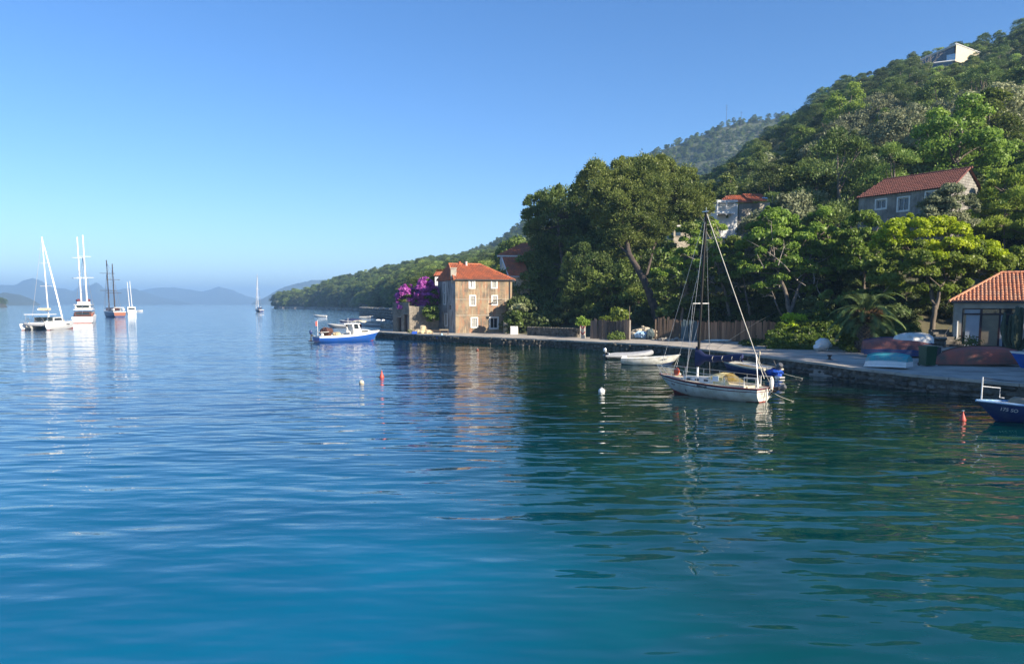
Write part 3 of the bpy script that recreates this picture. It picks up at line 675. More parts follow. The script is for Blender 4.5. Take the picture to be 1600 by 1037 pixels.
# ------------------------------------------------------------------ building kit
def wall_cut(mb, p0, p1, z0, z1, holes, depth=.18, mi=0, thick=None, topz=None):
    "vertical wall from p0 to p1 with rectangular holes (u0,u1,v0,v1) in metres along / above z0; outside is to the right of p0->p1 reversed"
    p0 = Vector((p0[0], p0[1], 0)); p1 = Vector((p1[0], p1[1], 0)); L_ = (p1-p0).length; d = (p1-p0)/L_; nr = Vector((d.y, -d.x, 0))
    us = sorted({0, L_, *[h[0] for h in holes], *[h[1] for h in holes]}); vs = sorted({0, z1-z0, *[h[2] for h in holes], *[h[3] for h in holes]})
    def pt(u, v, k=0): return p0+d*u+Vector((0,0,z0+v))-nr*k
    for a, b in zip(us[:-1], us[1:]):
        for c, e in zip(vs[:-1], vs[1:]):
            if any(h[0] <= (a+b)/2 <= h[1] and h[2] <= (c+e)/2 <= h[3] for h in holes): continue
            mb.quad(pt(a,c), pt(b,c), pt(b,e), pt(a,e), mi)
    for u0, u1, v0, v1 in holes:
        mb.quad(pt(u0,v0), pt(u0,v1), pt(u0,v1,depth), pt(u0,v0,depth), mi); mb.quad(pt(u1,v0), pt(u1,v0,depth), pt(u1,v1,depth), pt(u1,v1), mi)
        mb.quad(pt(u0,v1), pt(u1,v1), pt(u1,v1,depth), pt(u0,v1,depth), mi); mb.quad(pt(u0,v0), pt(u0,v0,depth), pt(u1,v0,depth), pt(u1,v0), mi)
    return pt, nr, d
def window(parent, pt, nr, d, h, style='shutters', depth=.18, surround=True, label=None):
    u0, u1, v0, v1 = h; rz = math.atan2(d.y, d.x); w = u1-u0; H = v1-v0; um = (u0+u1)/2; vm = (v0+v1)/2
    f = MB(); t = .09
    if surround:
        for (uu, vv, sw_, sh_) in ((u0-t/2-.02, vm, t+.08, H+.3), (u1+t/2+.02, vm, t+.08, H+.3), (um, v1+.08, w-.05, .16), (um, v0-.08, w-.05, .16)):
            f.box(pt(uu, vv)+nr*.02, (sw_, .08, sh_), rz)
    for (uu, vv, sw_, sh_) in ((u0+.04, vm, .08, H), (u1-.04, vm, .08, H), (um, v1-.04, w-.16, .08), (um, v0+.04, w-.16, .08), (um, vm, .06, H-.16)):
        f.box(pt(uu, vv, depth*.75), (sw_, .06, sh_), rz)
    wo_ = f.build('window', M['shutter'], parent)
    if label: wo_['label'] = label
    g = MB(); g.box(pt(um, vm, depth*.75+.05), (w-.02, .02, H-.02), rz); g.build('pane', M['dark_glass'], wo_)
    if style == 'shutters':
        for s in (-1, 1):
            sh = MB(); c = um+s*w*.24
            sh.box(pt(c, vm, depth*.35), (w*.44, .04, H*.97), rz)
            for k in range(9): sh.box(pt(c, v0+H*(.08+.105*k), depth*.35-.03), (w*.34, .02, H*.045), rz)
            sh.build('shutter', M['shutter_slats'], wo_)
    elif style == 'half':
        sh = MB(); c = um+.24*w; sh.box(pt(c, vm, depth*.35), (w*.44, .04, H*.97), rz); sh.build('shutter', M['shutter'], wo_)
        sh = MB(); sh.box(pt(um-.26*w, vm, depth*.35), (w*.18, .04, H*.97), rz); sh.build('shutter', M['shutter'], wo_)
    return wo_
def tiles(mb, e0, e1, r0, r1, tw=.24, tl=.38, rg=random.Random(3), lift=.02):
    "barrel tiles over the plane quad e0-e1 (eave, left to right) r0-r1 (ridge)"
    e0, e1, r0, r1 = map(Vector, (e0, e1, r0, r1)); ux = (e1-e0).normalized(); up = (r0-e0)-ux*((r0-e0).dot(ux)); SL = up.length; vy = up/SL; nz = ux.cross(vy)
    if nz.z < 0: nz = -nz
    W_ = (e1-e0).length; a0 = (r0-e0).dot(ux); a1 = (r1-e0).dot(ux)
    nr_ = int(SL/tl)+1; seg = 4
    mb.add([e0, e1, r1, r0], [(0,1,2,3)])
    for j in range(nr_):
        v0 = j*tl-.05; v1 = min(SL, (j+1)*tl); vm = (v0+v1)/2; lo = a0*vm/SL; hi = W_+(a1-W_)*vm/SL
        k0 = int(math.ceil((lo+.06)/tw)); k1 = int((hi-.06)/tw)
        for i in range(k0, k1+1):
            u = i*tw+rg.uniform(-.008, .008); rr = tw*.36; dz = rg.uniform(0, .012)
            vs = []
            for v, rs, zz in ((v0, rr, lift+.045+dz), (v1, rr*.82, lift+dz)):
                for s in range(seg+1):
                    an = math.pi*s/seg; vs.append(e0+ux*(u-rs*math.cos(an))+vy*v+nz*(zz+rs*math.sin(an)*.75))
            mb.add(vs, [(s, s+1, seg+2+s, seg+1+s) for s in range(seg)]+[tuple(range(seg+1))])
def ridge_cap(mb, a, b, r=.13):
    a = Vector(a); b = Vector(b); k = max(1, int((b-a).length/.4))
    for i in range(k):
        p = a.lerp(b, i/k); q = a.lerp(b, (i+1)/k+.02); mb.tube([p+Vector((0,0,.03)), q+Vector((0,0,.03))], [r, r*.85], 8)
# ------------------------------------------------------------------ the stained three storey house on the quay
def stained(name, c1, c2, c3, c4):
    m = bpy.data.materials.new(name); m.use_nodes = True; nt = m.node_tree; N = nt.nodes; L = nt.links; b = N['Principled BSDF']; b.inputs['Roughness'].default_value = .95
    tc = N.new('ShaderNodeTexCoord')
    def nz(scale, st=(1,1,1), det=8, ro=.6):
        mp = N.new('ShaderNodeMapping'); mp.inputs['Scale'].default_value = st; n = N.new('ShaderNodeTexNoise'); n.inputs['Scale'].default_value = scale; n.inputs['Detail'].default_value = det; n.inputs['Roughness'].default_value = ro
        L.new(tc.outputs['Object'], mp.inputs[0]); L.new(mp.outputs[0], n.inputs['Vector']); return n.outputs[0]
    def rp(x, a, b_):
        r = N.new('ShaderNodeMapRange'); r.inputs[1].default_value = a; r.inputs[2].default_value = b_; L.new(x, r.inputs[0]); return r.outputs[0]
    def mix(f, a, col):
        x = N.new('ShaderNodeMix'); x.data_type = 'RGBA'; L.new(f, x.inputs[0])
        if isinstance(a, tuple): x.inputs[6].default_value = (*a, 1)
        else: L.new(a, x.inputs[6])
        x.inputs[7].default_value = (*col, 1); return x.outputs[2]
    c = mix(rp(nz(.55), .42, .6), c1, c2)
    c = mix(rp(nz(1.4, (1.6,1.6,.35)), .5, .66), c, c3)
    c = mix(rp(nz(2.5, (2.2,2.2,.12)), .56, .7), c, c4)
    c = mix(rp(nz(5, (1,1,1)), .62, .75), c, c2)
    L.new(c, b.inputs['Base Color']); bp = N.new('ShaderNodeBump'); bp.inputs['Distance'].default_value = .03; L.new(nz(3), bp.inputs['Height']); L.new(bp.outputs[0], b.inputs['Normal'])
    return m
M['stained_front'] = stained('stained_ochre_render', (.31,.235,.15), (.15,.125,.095), (.33,.17,.1), (.5,.42,.3))
M['stained_side'] = stained('stained_grey_render', (.38,.36,.33), (.28,.26,.24), (.1,.1,.1), (.5,.48,.45))
M['stone_old'] = mat('old_stone_masonry', (.3,.26,.21), (.2,.175,.14), rough=.95, scale=3, bump=.05, bscale=5, coords='World', dirt=(.14,.125,.1), dscale=.8)
DH = 104.0
A_ = P(712, 520, DH); B_ = P(800, 518, DH+2.4); C_ = P(685, 519, DH+7.5)
A_ = Vector((A_.x, A_.y, 0)); B_ = Vector((B_.x, B_.y, 0)); C_ = Vector((C_.x, C_.y, 0)); D_ = C_+(B_-A_)*.98
base = .9; EZ = CH+hz_(436.5)*DH; RZ = CH+hz_(412.5)*(DH+4)
oh = empty('old_quay_house', (0,0,0), 0, 'three storey ochre stained house with red hipped roof and white shutters on the quay', 'house')
mw = MB(); Wd = (B_-A_).length; k_ = DH/F
def hol(x0, x1, y0, y1, dd=DH):  # pixel box on the front wall -> hole
    u0 = (x0-712)/88*Wd; u1 = (x1-712)/88*Wd; z = lambda y: CH+hz_(y)*(dd+.8)-base
    return (u0, u1, z(y1), z(y0))
HF = [hol(733.8,741,437.8,449.5), hol(768.3,775.5,437.3,449), hol(734.5,742,462.5,476.5), hol(769,776,462.5,475.5), hol(736.5,745,497,510.5), hol(765.5,777.5,496.5,513)]
pt, nr, d = wall_cut(mw, A_, B_, base, EZ, HF)
wl = mw.build('wall', M['stained_front'], oh, label='sunlit ochre front wall with rust and lichen stains')
for i, h in enumerate(HF):
    window(oh, pt, nr, d, h, 'half' if i in (0, ) else 'none' if i == 5 else 'shutters', label='large ground floor opening with white frame' if i == 5 else None)
mw = MB(); Ls = (A_-C_).length
HS = [(Ls*.33, Ls*.33+.95, EZ-base-1.75, EZ-base-.35), (Ls*.33, Ls*.33+.95, 4.1, 5.6), (Ls*.40, Ls*.40+1.15, 1.0, 2.6), (Ls*.68, Ls*.68+.6, 3.3, 3.9)]
pt, nr, d = wall_cut(mw, C_, A_, base, EZ-.05, HS)
mw.build('wall', M['stained_side'], oh, label='shaded grey side wall with black damp streaks')
for i, h in enumerate(HS[:3]): window(oh, pt, nr, d, h, 'shutters')
mw = MB()
for a, b in ((B_, D_), (D_, C_)): mw.quad(Vector((a.x,a.y,base)), Vector((b.x,b.y,base)), Vector((b.x,b.y,EZ)), Vector((a.x,a.y,EZ)))
mw.build('wall', M['stained_side'], oh)
dF = (B_-A_).normalized(); nF = Vector((dF.y, -dF.x, 0)); dB = (C_-A_).normalized()
zc = MB(); zc.box((A_+B_)/2+Vector((0,0,EZ-.08))+nF*.06, (Wd+.2, .16, .14), math.atan2(dF.y, dF.x)); zc.box((A_+B_)/2+Vector((0,0,EZ-2.75))+nF*.02, (Wd, .05, .07), math.atan2(dF.y, dF.x)); zc.box((A_+B_)/2+Vector((0,0,EZ-5.0))+nF*.015, (Wd, .04, .06), math.atan2(dF.y, dF.x)); zc.build('cornice', M['render_grey'], oh)
e0 = A_+nF*.3-dF*.25+Vector((0,0,EZ)); e1 = B_+nF*.3+dF*.3+Vector((0,0,EZ)); mid = (A_+C_)/2
r0 = A_+dB*3.9+dF*.35+Vector((0,0,RZ)); r1 = A_+dB*3.9+dF*(Wd*.60)+Vector((0,0,RZ)); b0 = C_-dF*.25-nF*.3+Vector((0,0,EZ)); b1 = D_+dF*.3-nF*.3+Vector((0,0,EZ))
rt = MB(); tiles(rt, e0, e1, r0, r1); tiles(rt, b1, b0, r1, r0); tiles(rt, e1, b1, r1, r1+Vector((.01,0.01,0))); tiles(rt, b0, e0, r0, r0+Vector((.01,.01,0)))
rf = empty('roof', (0,0,0)); rf.parent = oh
t_ = rt.build('roof_tiles', M['tile'], rf, kind='stuff')
rt = MB(); ridge_cap(rt, r0, r1); ridge_cap(rt, r1, e1); ridge_cap(rt, r0, e0); ridge_cap(rt, r1, b1); rt.build('ridge_tiles', M['tile'], rf, kind='stuff')
ch = MB(); cp_ = A_+dB*1.0-dF*.0; ch.box((cp_.x+.1, cp_.y, EZ+.55), (.75, .75, 2.0)); ch.box((cp_.x+.1, cp_.y, EZ+1.6), (.9, .9, .12)); ch.build('chimney', M['render_grey'], oh)
# TV aerials and gutter pipe
b = MB(); b.tube([B_+nF*.12+dF*-.35+Vector((0,0,base)), B_+nF*.12+dF*-.35+Vector((0,0,EZ))], .06); b.tube([e0+Vector((0,0,-.02)), e1+Vector((0,0,-.02))], .07); b.build('gutter', M['motor_grey'], oh)
b = MB(); q = B_+nF*.1-dF*3.0+Vector((0,0,5.0)); b.tube([q, q+nF*.5+Vector((0,0,.35)), q+dF*1.3+nF*.7+Vector((0,0,.6))], .06); b.build('lamp_bracket', M['black'], oh)
for k, px in enumerate((718, 728.5)):
    a = empty('chimney_pot', P(px, 413, DH+4), 0, ('terracotta' if k == 0 else 'white')+' chimney pot on the ridge of the ochre quay house', 'chimney pot')
    b = MB(); b.lathe([(.16,-.35),(.14,.3),(.2,.33),(.2,.4),(.0,.42)], 10); b.build('pot', M['tile' if k == 0 else 'render_white'], a)
# adjoining lower wing on the left, behind
wg = empty('white_gabled_annex', (0,0,0), 0, 'narrow grey annex with red roof edge behind the stained side wall', 'house')
a = P(680, 480, DH+9); b = P(709, 480, DH+9.5); mw = MB(); h_ = CH+hz_(431)*(DH+9)
mw.prism([(a.x,a.y),(b.x,b.y),(b.x+.5,b.y+5),(a.x-.3,a.y+5)], .8, h_); mw.build('wall', M['render_white'], wg)
mw = MB(); z2 = CH+hz_(423)*(DH+9); tiles(mw, (a.x-.25,a.y-.3,h_), (b.x,b.y-.3,h_), (a.x-.2,a.y+2.4,z2-.1), (b.x,b.y+2.4,z2+.3)); tiles(mw, (b.x,b.y+5.2,h_), (a.x-.25,a.y+5.2,h_), (b.x,b.y+2.4,z2+.3), (a.x-.2,a.y+2.4,z2-.1)); mw.build('roof_tiles', M['tile'], wg, kind='stuff')
# house behind with balcony
bh = empty('balcony_house', (0,0,0), 0, 'cream house with steep red roof and a balcony, half hidden by the pine', 'house')
d2 = DH+7; a = P(797, 480, d2); b = P(827, 480, d2+.6); Ez = CH+hz_(431)*d2; Rz = CH+hz_(402)*(d2+5)
mw = MB(); hs = [(2.0,2.9,3.4,5.6),(2.0,2.9,.2,2.4)]; pt, nr, d = wall_cut(mw, (a.x,a.y), (b.x,b.y), 1.0, Ez, [(u0,u1,v0,v1) for u0,u1,v0,v1 in hs], .3)
c = P(778, 480, d2+9); mw.quad((c.x,c.y,1.0),(a.x,a.y,1.0),(a.x,a.y,Ez),(c.x,c.y,Ez)); mid_ = Vector((a.x,a.y,0)).lerp(Vector((c.x,c.y,0)), .5)
mw.add([(a.x,a.y,Ez),(mid_.x,mid_.y,Rz),(c.x,c.y,Ez)], [(0,1,2)])
mw.build('wall', M['render_cream'], bh)
for h in hs:
    g = MB(); um = (h[0]+h[1])/2; g.box(pt(um, (h[2]+h[3])/2, .28), (h[1]-h[0], .05, h[3]-h[2]), math.atan2(d.y,d.x)); do = g.build('door', M['frame_dark'], bh)
g = MB(); g.box(pt(2.6, 2.95)+nr*.6, (3.0, 1.2, .16), math.atan2(d.y,d.x)); bal = g.build('balcony', M['render_white'], bh)
g = MB(); g.tube([pt(1.15,3.95)+nr*1.15, pt(4.1,3.95)+nr*1.15], .03)
for k in range(16): u = 1.15+k*.19; g.tube([pt(u,3.0)+nr*1.15, pt(u,3.95)+nr*1.15], .012, 4)
g.build('railing', M['steel'], bal)
ea = Vector((a.x,a.y,Ez))+nr*.35-d*.3; eb = Vector((b.x,b.y,Ez))+nr*.35; ra = Vector((mid_.x,mid_.y,Rz))-d*.3; rb = ra+d*((b-a).length+.3)
mw = MB(); tiles(mw, ea, eb, ra, rb, tw=.28); mw.build('roof_tiles', M['tile'], bh, kind='stuff')
mw = MB(); mw.tube([ea+Vector((0,0,-.06)), ra+Vector((0,0,-.06))], .1, 4); mw.tube([ea-Vector((0,0,.12)), eb-Vector((0,0,.12))], .1, 4); mw.build('verge', M['render_white'], bh)
uh = empty('upper_red_roof_house', (0,0,0), 0, 'upper house with a low red roof and skylight just above the balcony house', 'house')
d3 = DH+16; a = P(781, 400, d3); b = P(850, 400, d3+1); Ez = CH+hz_(399)*d3; Rz = CH+hz_(379.5)*(d3+4.5)
mw = MB(); mw.prism([(a.x,a.y),(b.x,b.y),(b.x,b.y+8),(a.x,a.y+8)], 1.5, Ez); mw.build('wall', M['render_white'], uh)
mw = MB(); ra = P(818, 379.5, d3+4.5); rb = P(850, 380, d3+4.5); rm = Vector((ra.x, ra.y, Rz)); rn = Vector((rb.x, rb.y, Rz))
tiles(mw, (a.x-.3,a.y-.4,Ez), (b.x,b.y-.4,Ez), rm, rn, tw=.3); tiles(mw, (a.x-.3,a.y+8.4,Ez), (a.x-.3,a.y-.4,Ez), rm+Vector((0,.05,0)), rm, tw=.3); mw.build('roof_tiles', M['tile'], uh, kind='stuff')
mw = MB(); q = P(807, 392.5, d3+1.7); mw.box(q+Vector((0,0,.15)), (.9,.9,.08), M=Matrix.Rotation(R(28), 3, 'X')); mw.build('skylight', M['light_blue'], uh)
mw = MB(); mw.box(((a.x+b.x)/2, a.y-.35, Ez-.12), (b.x-a.x+.9, .3, .22)); mw.build('fascia', M['render_white'], uh)
ch2 = P(779, 396, d3+1)
# ------------------------------------------------------------------ walled garden with two doors
gw = empty('garden_wall', (0,0,0), 0, 'old grey stone garden wall with two dark doorways below the bougainvillea', 'wall')
a = P(614.5, 515, 112); b = P(640, 518, 108); c = P(686, 518, 109.5)
za = CH+hz_(472)*111; zb = CH+hz_(478)*109
mw = MB(); L1 = ((b-a).xy).length
k1 = lambda px: (px-614.5)/(640-614.5)*L1
hs = [(k1(622.5), k1(627.5), 0, CH+hz_(496)*110-.9), (k1(631.5), k1(637), 0, CH+hz_(491)*109-.9)]
pt, nr, d = wall_cut(mw, (a.x,a.y), (b.x,b.y), .9, za, hs, .35)
pt2, nr2, d2_ = wall_cut(mw, (b.x,b.y), (c.x,c.y), .9, zb, [], .35)
mw.quad((a.x,a.y,.9),(a.x,a.y,za),(a.x-1,a.y+6,za),(a.x-1,a.y+6,.9))
th = .4
mw.quad(pt(0,za-.9),pt(L1,za-.9),pt(L1,za-.9,th),pt(0,za-.9,th)); mw.quad(pt2(0,zb-.9),pt2((c-b).xy.length,zb-.9),pt2((c-b).xy.length,zb-.9,th),pt2(0,zb-.9,th)); mw.quad(pt(0,0,th),pt(0,za-.9,th),pt(L1,za-.9,th),pt(L1,0,th)); mw.quad(pt2(0,0,th),pt2(0,zb-.9,th),pt2((c-b).xy.length,zb-.9,th),pt2((c-b).xy.length,0,th))
mw.build('wall', M['stone_old'], gw)
# masonry blocks, slightly proud, over both lengths
mw = MB(); rg = random.Random(12)
for (ptx, nx, dx, LL, HH, hol_) in ((pt, nr, d, L1, za-.9, hs), (pt2, nr2, d2_, (c-b).xy.length, zb-.9, [])):
    v = 0
    while v < HH-.1:
        h = rg.uniform(.22, .36); h = min(h, HH-v); u = 0
        while u < LL:
            w_ = rg.uniform(.3, .7); w_ = min(w_, LL-u+.01)
            if not any(q[0]-.02 < u+w_ and u < q[1]+.02 and v < q[3] for q in hol_): mw.box(ptx(u+w_/2, v+h/2)+nx*rg.uniform(.0, .03), (w_-.03, .06, h-.03), math.atan2(dx.y, dx.x))
            u += w_
        v += h
mw.build('masonry_blocks', M['stone_old'], gw, kind='stuff')
for h in hs:
    g = MB(); g.box(pt((h[0]+h[1])/2, (h[2]+h[3])/2, .3), (h[1]-h[0], .06, h[3]-h[2]), math.atan2(d.y,d.x)); do = g.build('door', M['frame_dark'], gw)
    g = MB(); g.box(pt((h[0]+h[1])/2, h[3]+.1)+nr*.05, (h[1]-h[0]+.4, .14, .2), math.atan2(d.y,d.x)); g.build('lintel', M['rock'], do)
# ------------------------------------------------------------------ boathouse on the right
bo_h = empty('boathouse', (0,0,0), 0, 'single storey cream boathouse with pale terracotta roof and wide glazed doors', 'building')
d4 = 59.6; th_ = R(-30); bd = Vector((math.cos(th_), math.sin(th_), 0)); bn = Vector((bd.y, -bd.x, 0))
bA = P(1488, 540, d4); bA = Vector((bA.x, bA.y, 0)); bB = bA+bd*9.0; Ez = CH+hz_(471.5)*d4
def bu(px):
    X = (px-CX)/F; return (X*bA.y-bA.x)/(bd.x-X*bd.y)
def bz(px, py): return CH+hz_(py)*(bA.y+bd.y*bu(px))-TZ+.1
HB = [(bu(1500.5), bu(1597), .12, bz(1500, 481.5))]
mw = MB(); pt, nr, d = wall_cut(mw, bA, bB, TZ-.1, Ez, HB, .3)
bC = bA-bn*7; bD = bB-bn*7
for a_, b_ in ((bA, bC), (bC, bD), (bD, bB)): mw.quad((a_.x,a_.y,TZ-.1),(b_.x,b_.y,TZ-.1),(b_.x,b_.y,Ez),(a_.x,a_.y,Ez))
mw.build('wall', M['render_grey'], bo_h); brz = math.atan2(bd.y, bd.x)
h = HB[0]; zt_ = h[3]; z0b = .12
def bx(px0, px1, v0, v1, dep, th_=.06): return (pt((bu(px0)+bu(px1))/2, (v0+v1)/2, dep), (bu(px1)-bu(px0), th_, v1-v0), brz)
zm = zt_-.52; zn = zt_-.44
g = MB()
for px0, px1 in ((1500.6,1502.6), (1528.5,1532.2), (1558.2,1561.2), (1594.5,1597)): g.box(*bx(px0, px1, z0b, zt_, .14, .08))
for px0, px1 in ((1502.6,1528.5), (1532.2,1558.2), (1561.2,1594.5)): g.box(*bx(px0, px1, zm, zn+.05, .14, .07)); g.box(*bx(px0, px1, zt_-.08, zt_, .14, .07))
fr = g.build('glazed_door', M['frame_dark'], bo_h)
g = MB(); g.box(*bx(1504,1528.5,zn+.05,zt_-.09,.2,.02)); g.build('pale_curtain', M['curtain'], fr)
g = MB(); g.box(*bx(1507,1528.5,z0b,zm,.2,.02)); g.build('pale_curtain', M['curtain'], fr)
g = MB(); g.box(*bx(1561.2,1566,z0b,zm,.2,.02)); g.build('pale_curtain', M['curtain'], fr)
g = MB(); g.box(*bx(1532.2,1558.2,z0b,zm,.2,.03)); g.build('tan_panel', M['board_tan'], fr)
g = MB(); g.box(*bx(1502,1596,z0b,zt_-.01,.26,.02)); g.build('pane', M['dark_glass'], fr)
g = MB(); g.box(pt(h[0]+3.2, .03)+nr*.03, (6.5, .3, .2), brz); g.build('threshold', M['concrete'], bo_h)
g = MB(); g.tube([pt(bu(1494.3), .35)+nr*.06, pt(bu(1493.8), 2.1)+nr*.06], .055, 8); g.build('drain_pipe', M['render_white'], bo_h)
g = MB(); g.tube([pt(-.3, Ez-TZ+.1)+nr*.40, pt(9.2, Ez-TZ+.1)+nr*.40], .06, 8); g.box(pt(4.4, Ez-TZ+.03)+nr*.16, (9.2, .3, .06), brz); g.build('gutter', M['motor_grey'], bo_h)
rf = empty('roof', (0,0,0)); rf.parent = bo_h; U_ = Vector((0,0,1))
e0 = bA-bd*.35+bn*.42+U_*(Ez+.06); e1 = bB+bd*.3+bn*.42+U_*(Ez+.06); q = bA+bd*3.2-bn*3.6; Rz_ = Ez+2.35; r0 = Vector((q.x, q.y, Rz_)); r1 = r0+bd*3.4; b0 = bC-bd*.35-bn*.42+U_*(Ez+.06)
g = MB(); rr = random.Random(8); tiles(g, e0, e1, r0, r1, tw=.27, tl=.4, rg=rr); tiles(g, b0, e0, r0, r0+bn*.02, tw=.27, tl=.4, rg=rr); tiles(g, bD+bd*.3-bn*.42+U_*(Ez+.06), b0, r1, r0, tw=.27, tl=.4, rg=rr); g.build('roof_tiles', M['tile_pale'], rf, kind='stuff')
g = MB(); ridge_cap(g, r0, r1); ridge_cap(g, r0, e0, .12); g.build('ridge_tiles', M['tile_pale'], rf, kind='stuff')
# ------------------------------------------------------------------ long stone house above
M['ashlar'] = stained('grey_rubble_wall', (.3,.28,.25), (.2,.19,.17), (.36,.34,.3), (.16,.15,.14))
def block_wall(mb, pt, nr, d, L_, H, holes, rg, sw=.5, sh=.26, zfun=None):
    v = 0
    while v < H-.05:
        h = min(rg.uniform(.8, 1.2)*sh, H-v); q = 0
        while q < L_:
            w_ = min(rg.uniform(.6, 1.5)*sw, L_-q+.01)
            if not any(k[0]-.1 < q+w_ and q < k[1]+.1 and v+h > k[2]-.1 and v < k[3]+.1 for k in holes): mb.box(pt(q+w_/2, v+h/2)+nr*rg.uniform(-.01, .03), (w_-.03, .07, h-.03), math.atan2(d.y, d.x))
            q += w_
        v += h
sh_ = empty('stone_hill_house', (0,0,0), 0, 'long grey stone house with dark red gabled roof on the slope', 'house')
a = P(1341, 335, 90.5); b = P(1487, 300, 81.7); z0_ = 12.0; Ez = CH+hz_(307.5)*90.5
a = Vector((a.x,a.y,0)); b = Vector((b.x,b.y,0)); L_ = (b-a).length; dd = (b-a).normalized(); nn = Vector((dd.y,-dd.x,0))
def uh_(px):  # photo column on the front wall -> metres along it
    X = (px-CX)/F; t = (X*a.y-a.x)/(dd.x-X*dd.y); return t
def zp(px, py): t = uh_(px); return CH+hz_(py)*(a.y+dd.y*t)-z0_
hs = [(uh_(1358), uh_(1373), zp(1365,326), zp(1365,312.5)), (uh_(1391.5), uh_(1408), zp(1400,329), zp(1400,309)), (uh_(1433.5), uh_(1448), zp(1440,312), zp(1440,300))]
mw = MB(); Ez = 5+hz_(310)*90.5; pt, nr, d = wall_cut(mw, a, b, z0_, Ez, hs, .25)
wdep = 6.2; c = a-nn*wdep; e = b-nn*wdep; Rz = CH+hz_(263)*83.5
mw.quad((a.x,a.y,z0_),(a.x,a.y,Ez),(c.x,c.y,Ez),(c.x,c.y,z0_)); mw.quad((b.x,b.y,z0_),(e.x,e.y,z0_),(e.x,e.y,Ez),(b.x,b.y,Ez)); mw.quad((c.x,c.y,z0_),(c.x,c.y,Ez),(e.x,e.y,Ez),(e.x,e.y,z0_))
mb_ = b.lerp(e, .5); mw.add([(b.x,b.y,Ez),(e.x,e.y,Ez),(mb_.x,mb_.y,Rz)], [(0,1,2)])
mw.build('wall', M['ashlar'], sh_)
g = MB(); block_wall(g, pt, nr, d, L_, Ez-z0_, hs, random.Random(3), .55, .3)
ptg = lambda q, v, k=0: b+(e-b).normalized()*q+Vector((0,0,z0_+v))
for v_ in range(int((Rz-z0_)/.3)):
    vv = v_*.3; half = wdep/2 if z0_+vv < Ez else wdep/2*(1-(z0_+vv-Ez)/(Rz-Ez)); q = wdep/2-half+.1; rg = random.Random(v_)
    while q < wdep/2+half-.3:
        w_ = rg.uniform(.3, .8); g.box(ptg(q+w_/2, vv+.15)+dd*.02, (w_-.03, .06, .27), math.atan2((e-b).y, (e-b).x)); q += w_
g.build('masonry_blocks', M['ashlar'], sh_, kind='stuff')
for i, h in enumerate(hs): window(sh_, pt, nr, d, h, 'none', .2)
up = Vector((0,0,1)); e0 = a+nn*.35-dd*.3+up*Ez; e1 = b+nn*.35+dd*.35+up*Ez; ra = a.lerp(c,.5)+dd*1.14+up*Rz*.0+up*(Rz); rb = mb_+dd*.35+up*Rz
g = MB(); tiles(g, e0, e1, ra, rb, .26, .4); f0 = c-nn*.35-dd*.3+up*Ez; f1 = e-nn*.35+dd*.35+up*Ez; tiles(g, f1, f0, rb, ra, .26, .4); tiles(g, f0, e0, ra, ra+Vector((.01,.01,0)), .26, .4)
rf = empty('roof', (0,0,0)); rf.parent = sh_; g.build('roof_tiles', M['tile_dark'], rf, kind='stuff')
g = MB(); ridge_cap(g, ra, rb); ridge_cap(g, e1, rb, .1); g.build('ridge_tiles', M['tile_dark'], rf, kind='stuff')
# ------------------------------------------------------------------ smaller stone house with white terrace
ch_ = empty('terrace_house', (0,0,0), 0, 'small hillside house with orange roofs, white terrace front and grey stone side', 'house')
dc = 118.0
def box_px(x0_, x1_, y0_, y1_, dd_, dep): a = P(x0_, y1_, dd_); b = P(x1_, y0_, dd_); return ((a.x+b.x)/2, dd_+dep/2, (a.z+b.z)/2), (b.x-a.x, dep, b.z-a.z)
g = MB(); a = P(1153, 362, dc); b = P(1185, 318, dc); hs = [(1.75,2.25,3.0,3.8)]; pt, nr, d = wall_cut(g, (a.x,dc), (b.x,dc), a.z-1, b.z, hs, .2); g.quad((b.x,dc,a.z-1),(b.x,dc+7,a.z-1),(b.x,dc+7,b.z),(b.x,dc,b.z)); g.build('wall', M['ashlar'], ch_, label='grey stone wall')
g = MB(); block_wall(g, pt, nr, d, b.x-a.x, b.z-a.z+1, hs, random.Random(6), .5, .3); g.build('masonry_blocks', M['ashlar'], ch_, kind='stuff')
window(ch_, pt, nr, d, hs[0], 'none', .18)
g = MB(); a1 = P(1120, 362, dc-.6); b1 = P(1153, 318, dc-.6); hs = [(1.35,1.8,3.1,3.6)]; pt, nr, d = wall_cut(g, (a1.x,dc-.6), (b1.x,dc-.6), a1.z-1, b1.z, hs, .2); g.quad((b1.x,dc-.6,a1.z-1),(b1.x,dc,a1.z-1),(b1.x,dc,b1.z),(b1.x,dc-.6,b1.z)); g.quad((a1.x,dc-.6,a1.z-1),(a1.x,dc-.6,b1.z),(a1.x,dc+6,b1.z),(a1.x,dc+6,a1.z-1)); g.build('wall', M['render_white'], ch_, label='white rendered terrace front')
g = MB(); c_, s_ = box_px(1118, 1153, 312.5, 315.5, dc-2.2, 2.4); g.box(c_, s_); c_, s_ = box_px(1122, 1148, 330, 334, dc-2.2, 1.6); g.box(c_, s_)
for px in (1121, 1135.0): g.box(P(px, 325, dc-2.1), (.16,.16,2.2))
for k in range(3): q = P(1122, 323.5-k*3, dc-2.2); g.tube([q, q+Vector((2.6,0,0))], .03, 4)
g.build('terrace', M['render_white'], ch_)
g = MB(); c_, s_ = box_px(1185, 1203, 316, 372, dc-.8, 7); g.box(c_, s_); g.build('wall', M['render_grey'], ch_, label='plain grey end wall')
g = MB(); z0 = P(0, 317.5, dc).z; zr = P(0, 305.5, dc+2.6).z
tiles(g, (P(1151,0,dc).x, dc-.5, z0), (P(1187,0,dc).x, dc-.5, z0), (P(1145,0,dc+3).x, dc+3, zr), (P(1178,0,dc+3).x, dc+3, zr), .3)
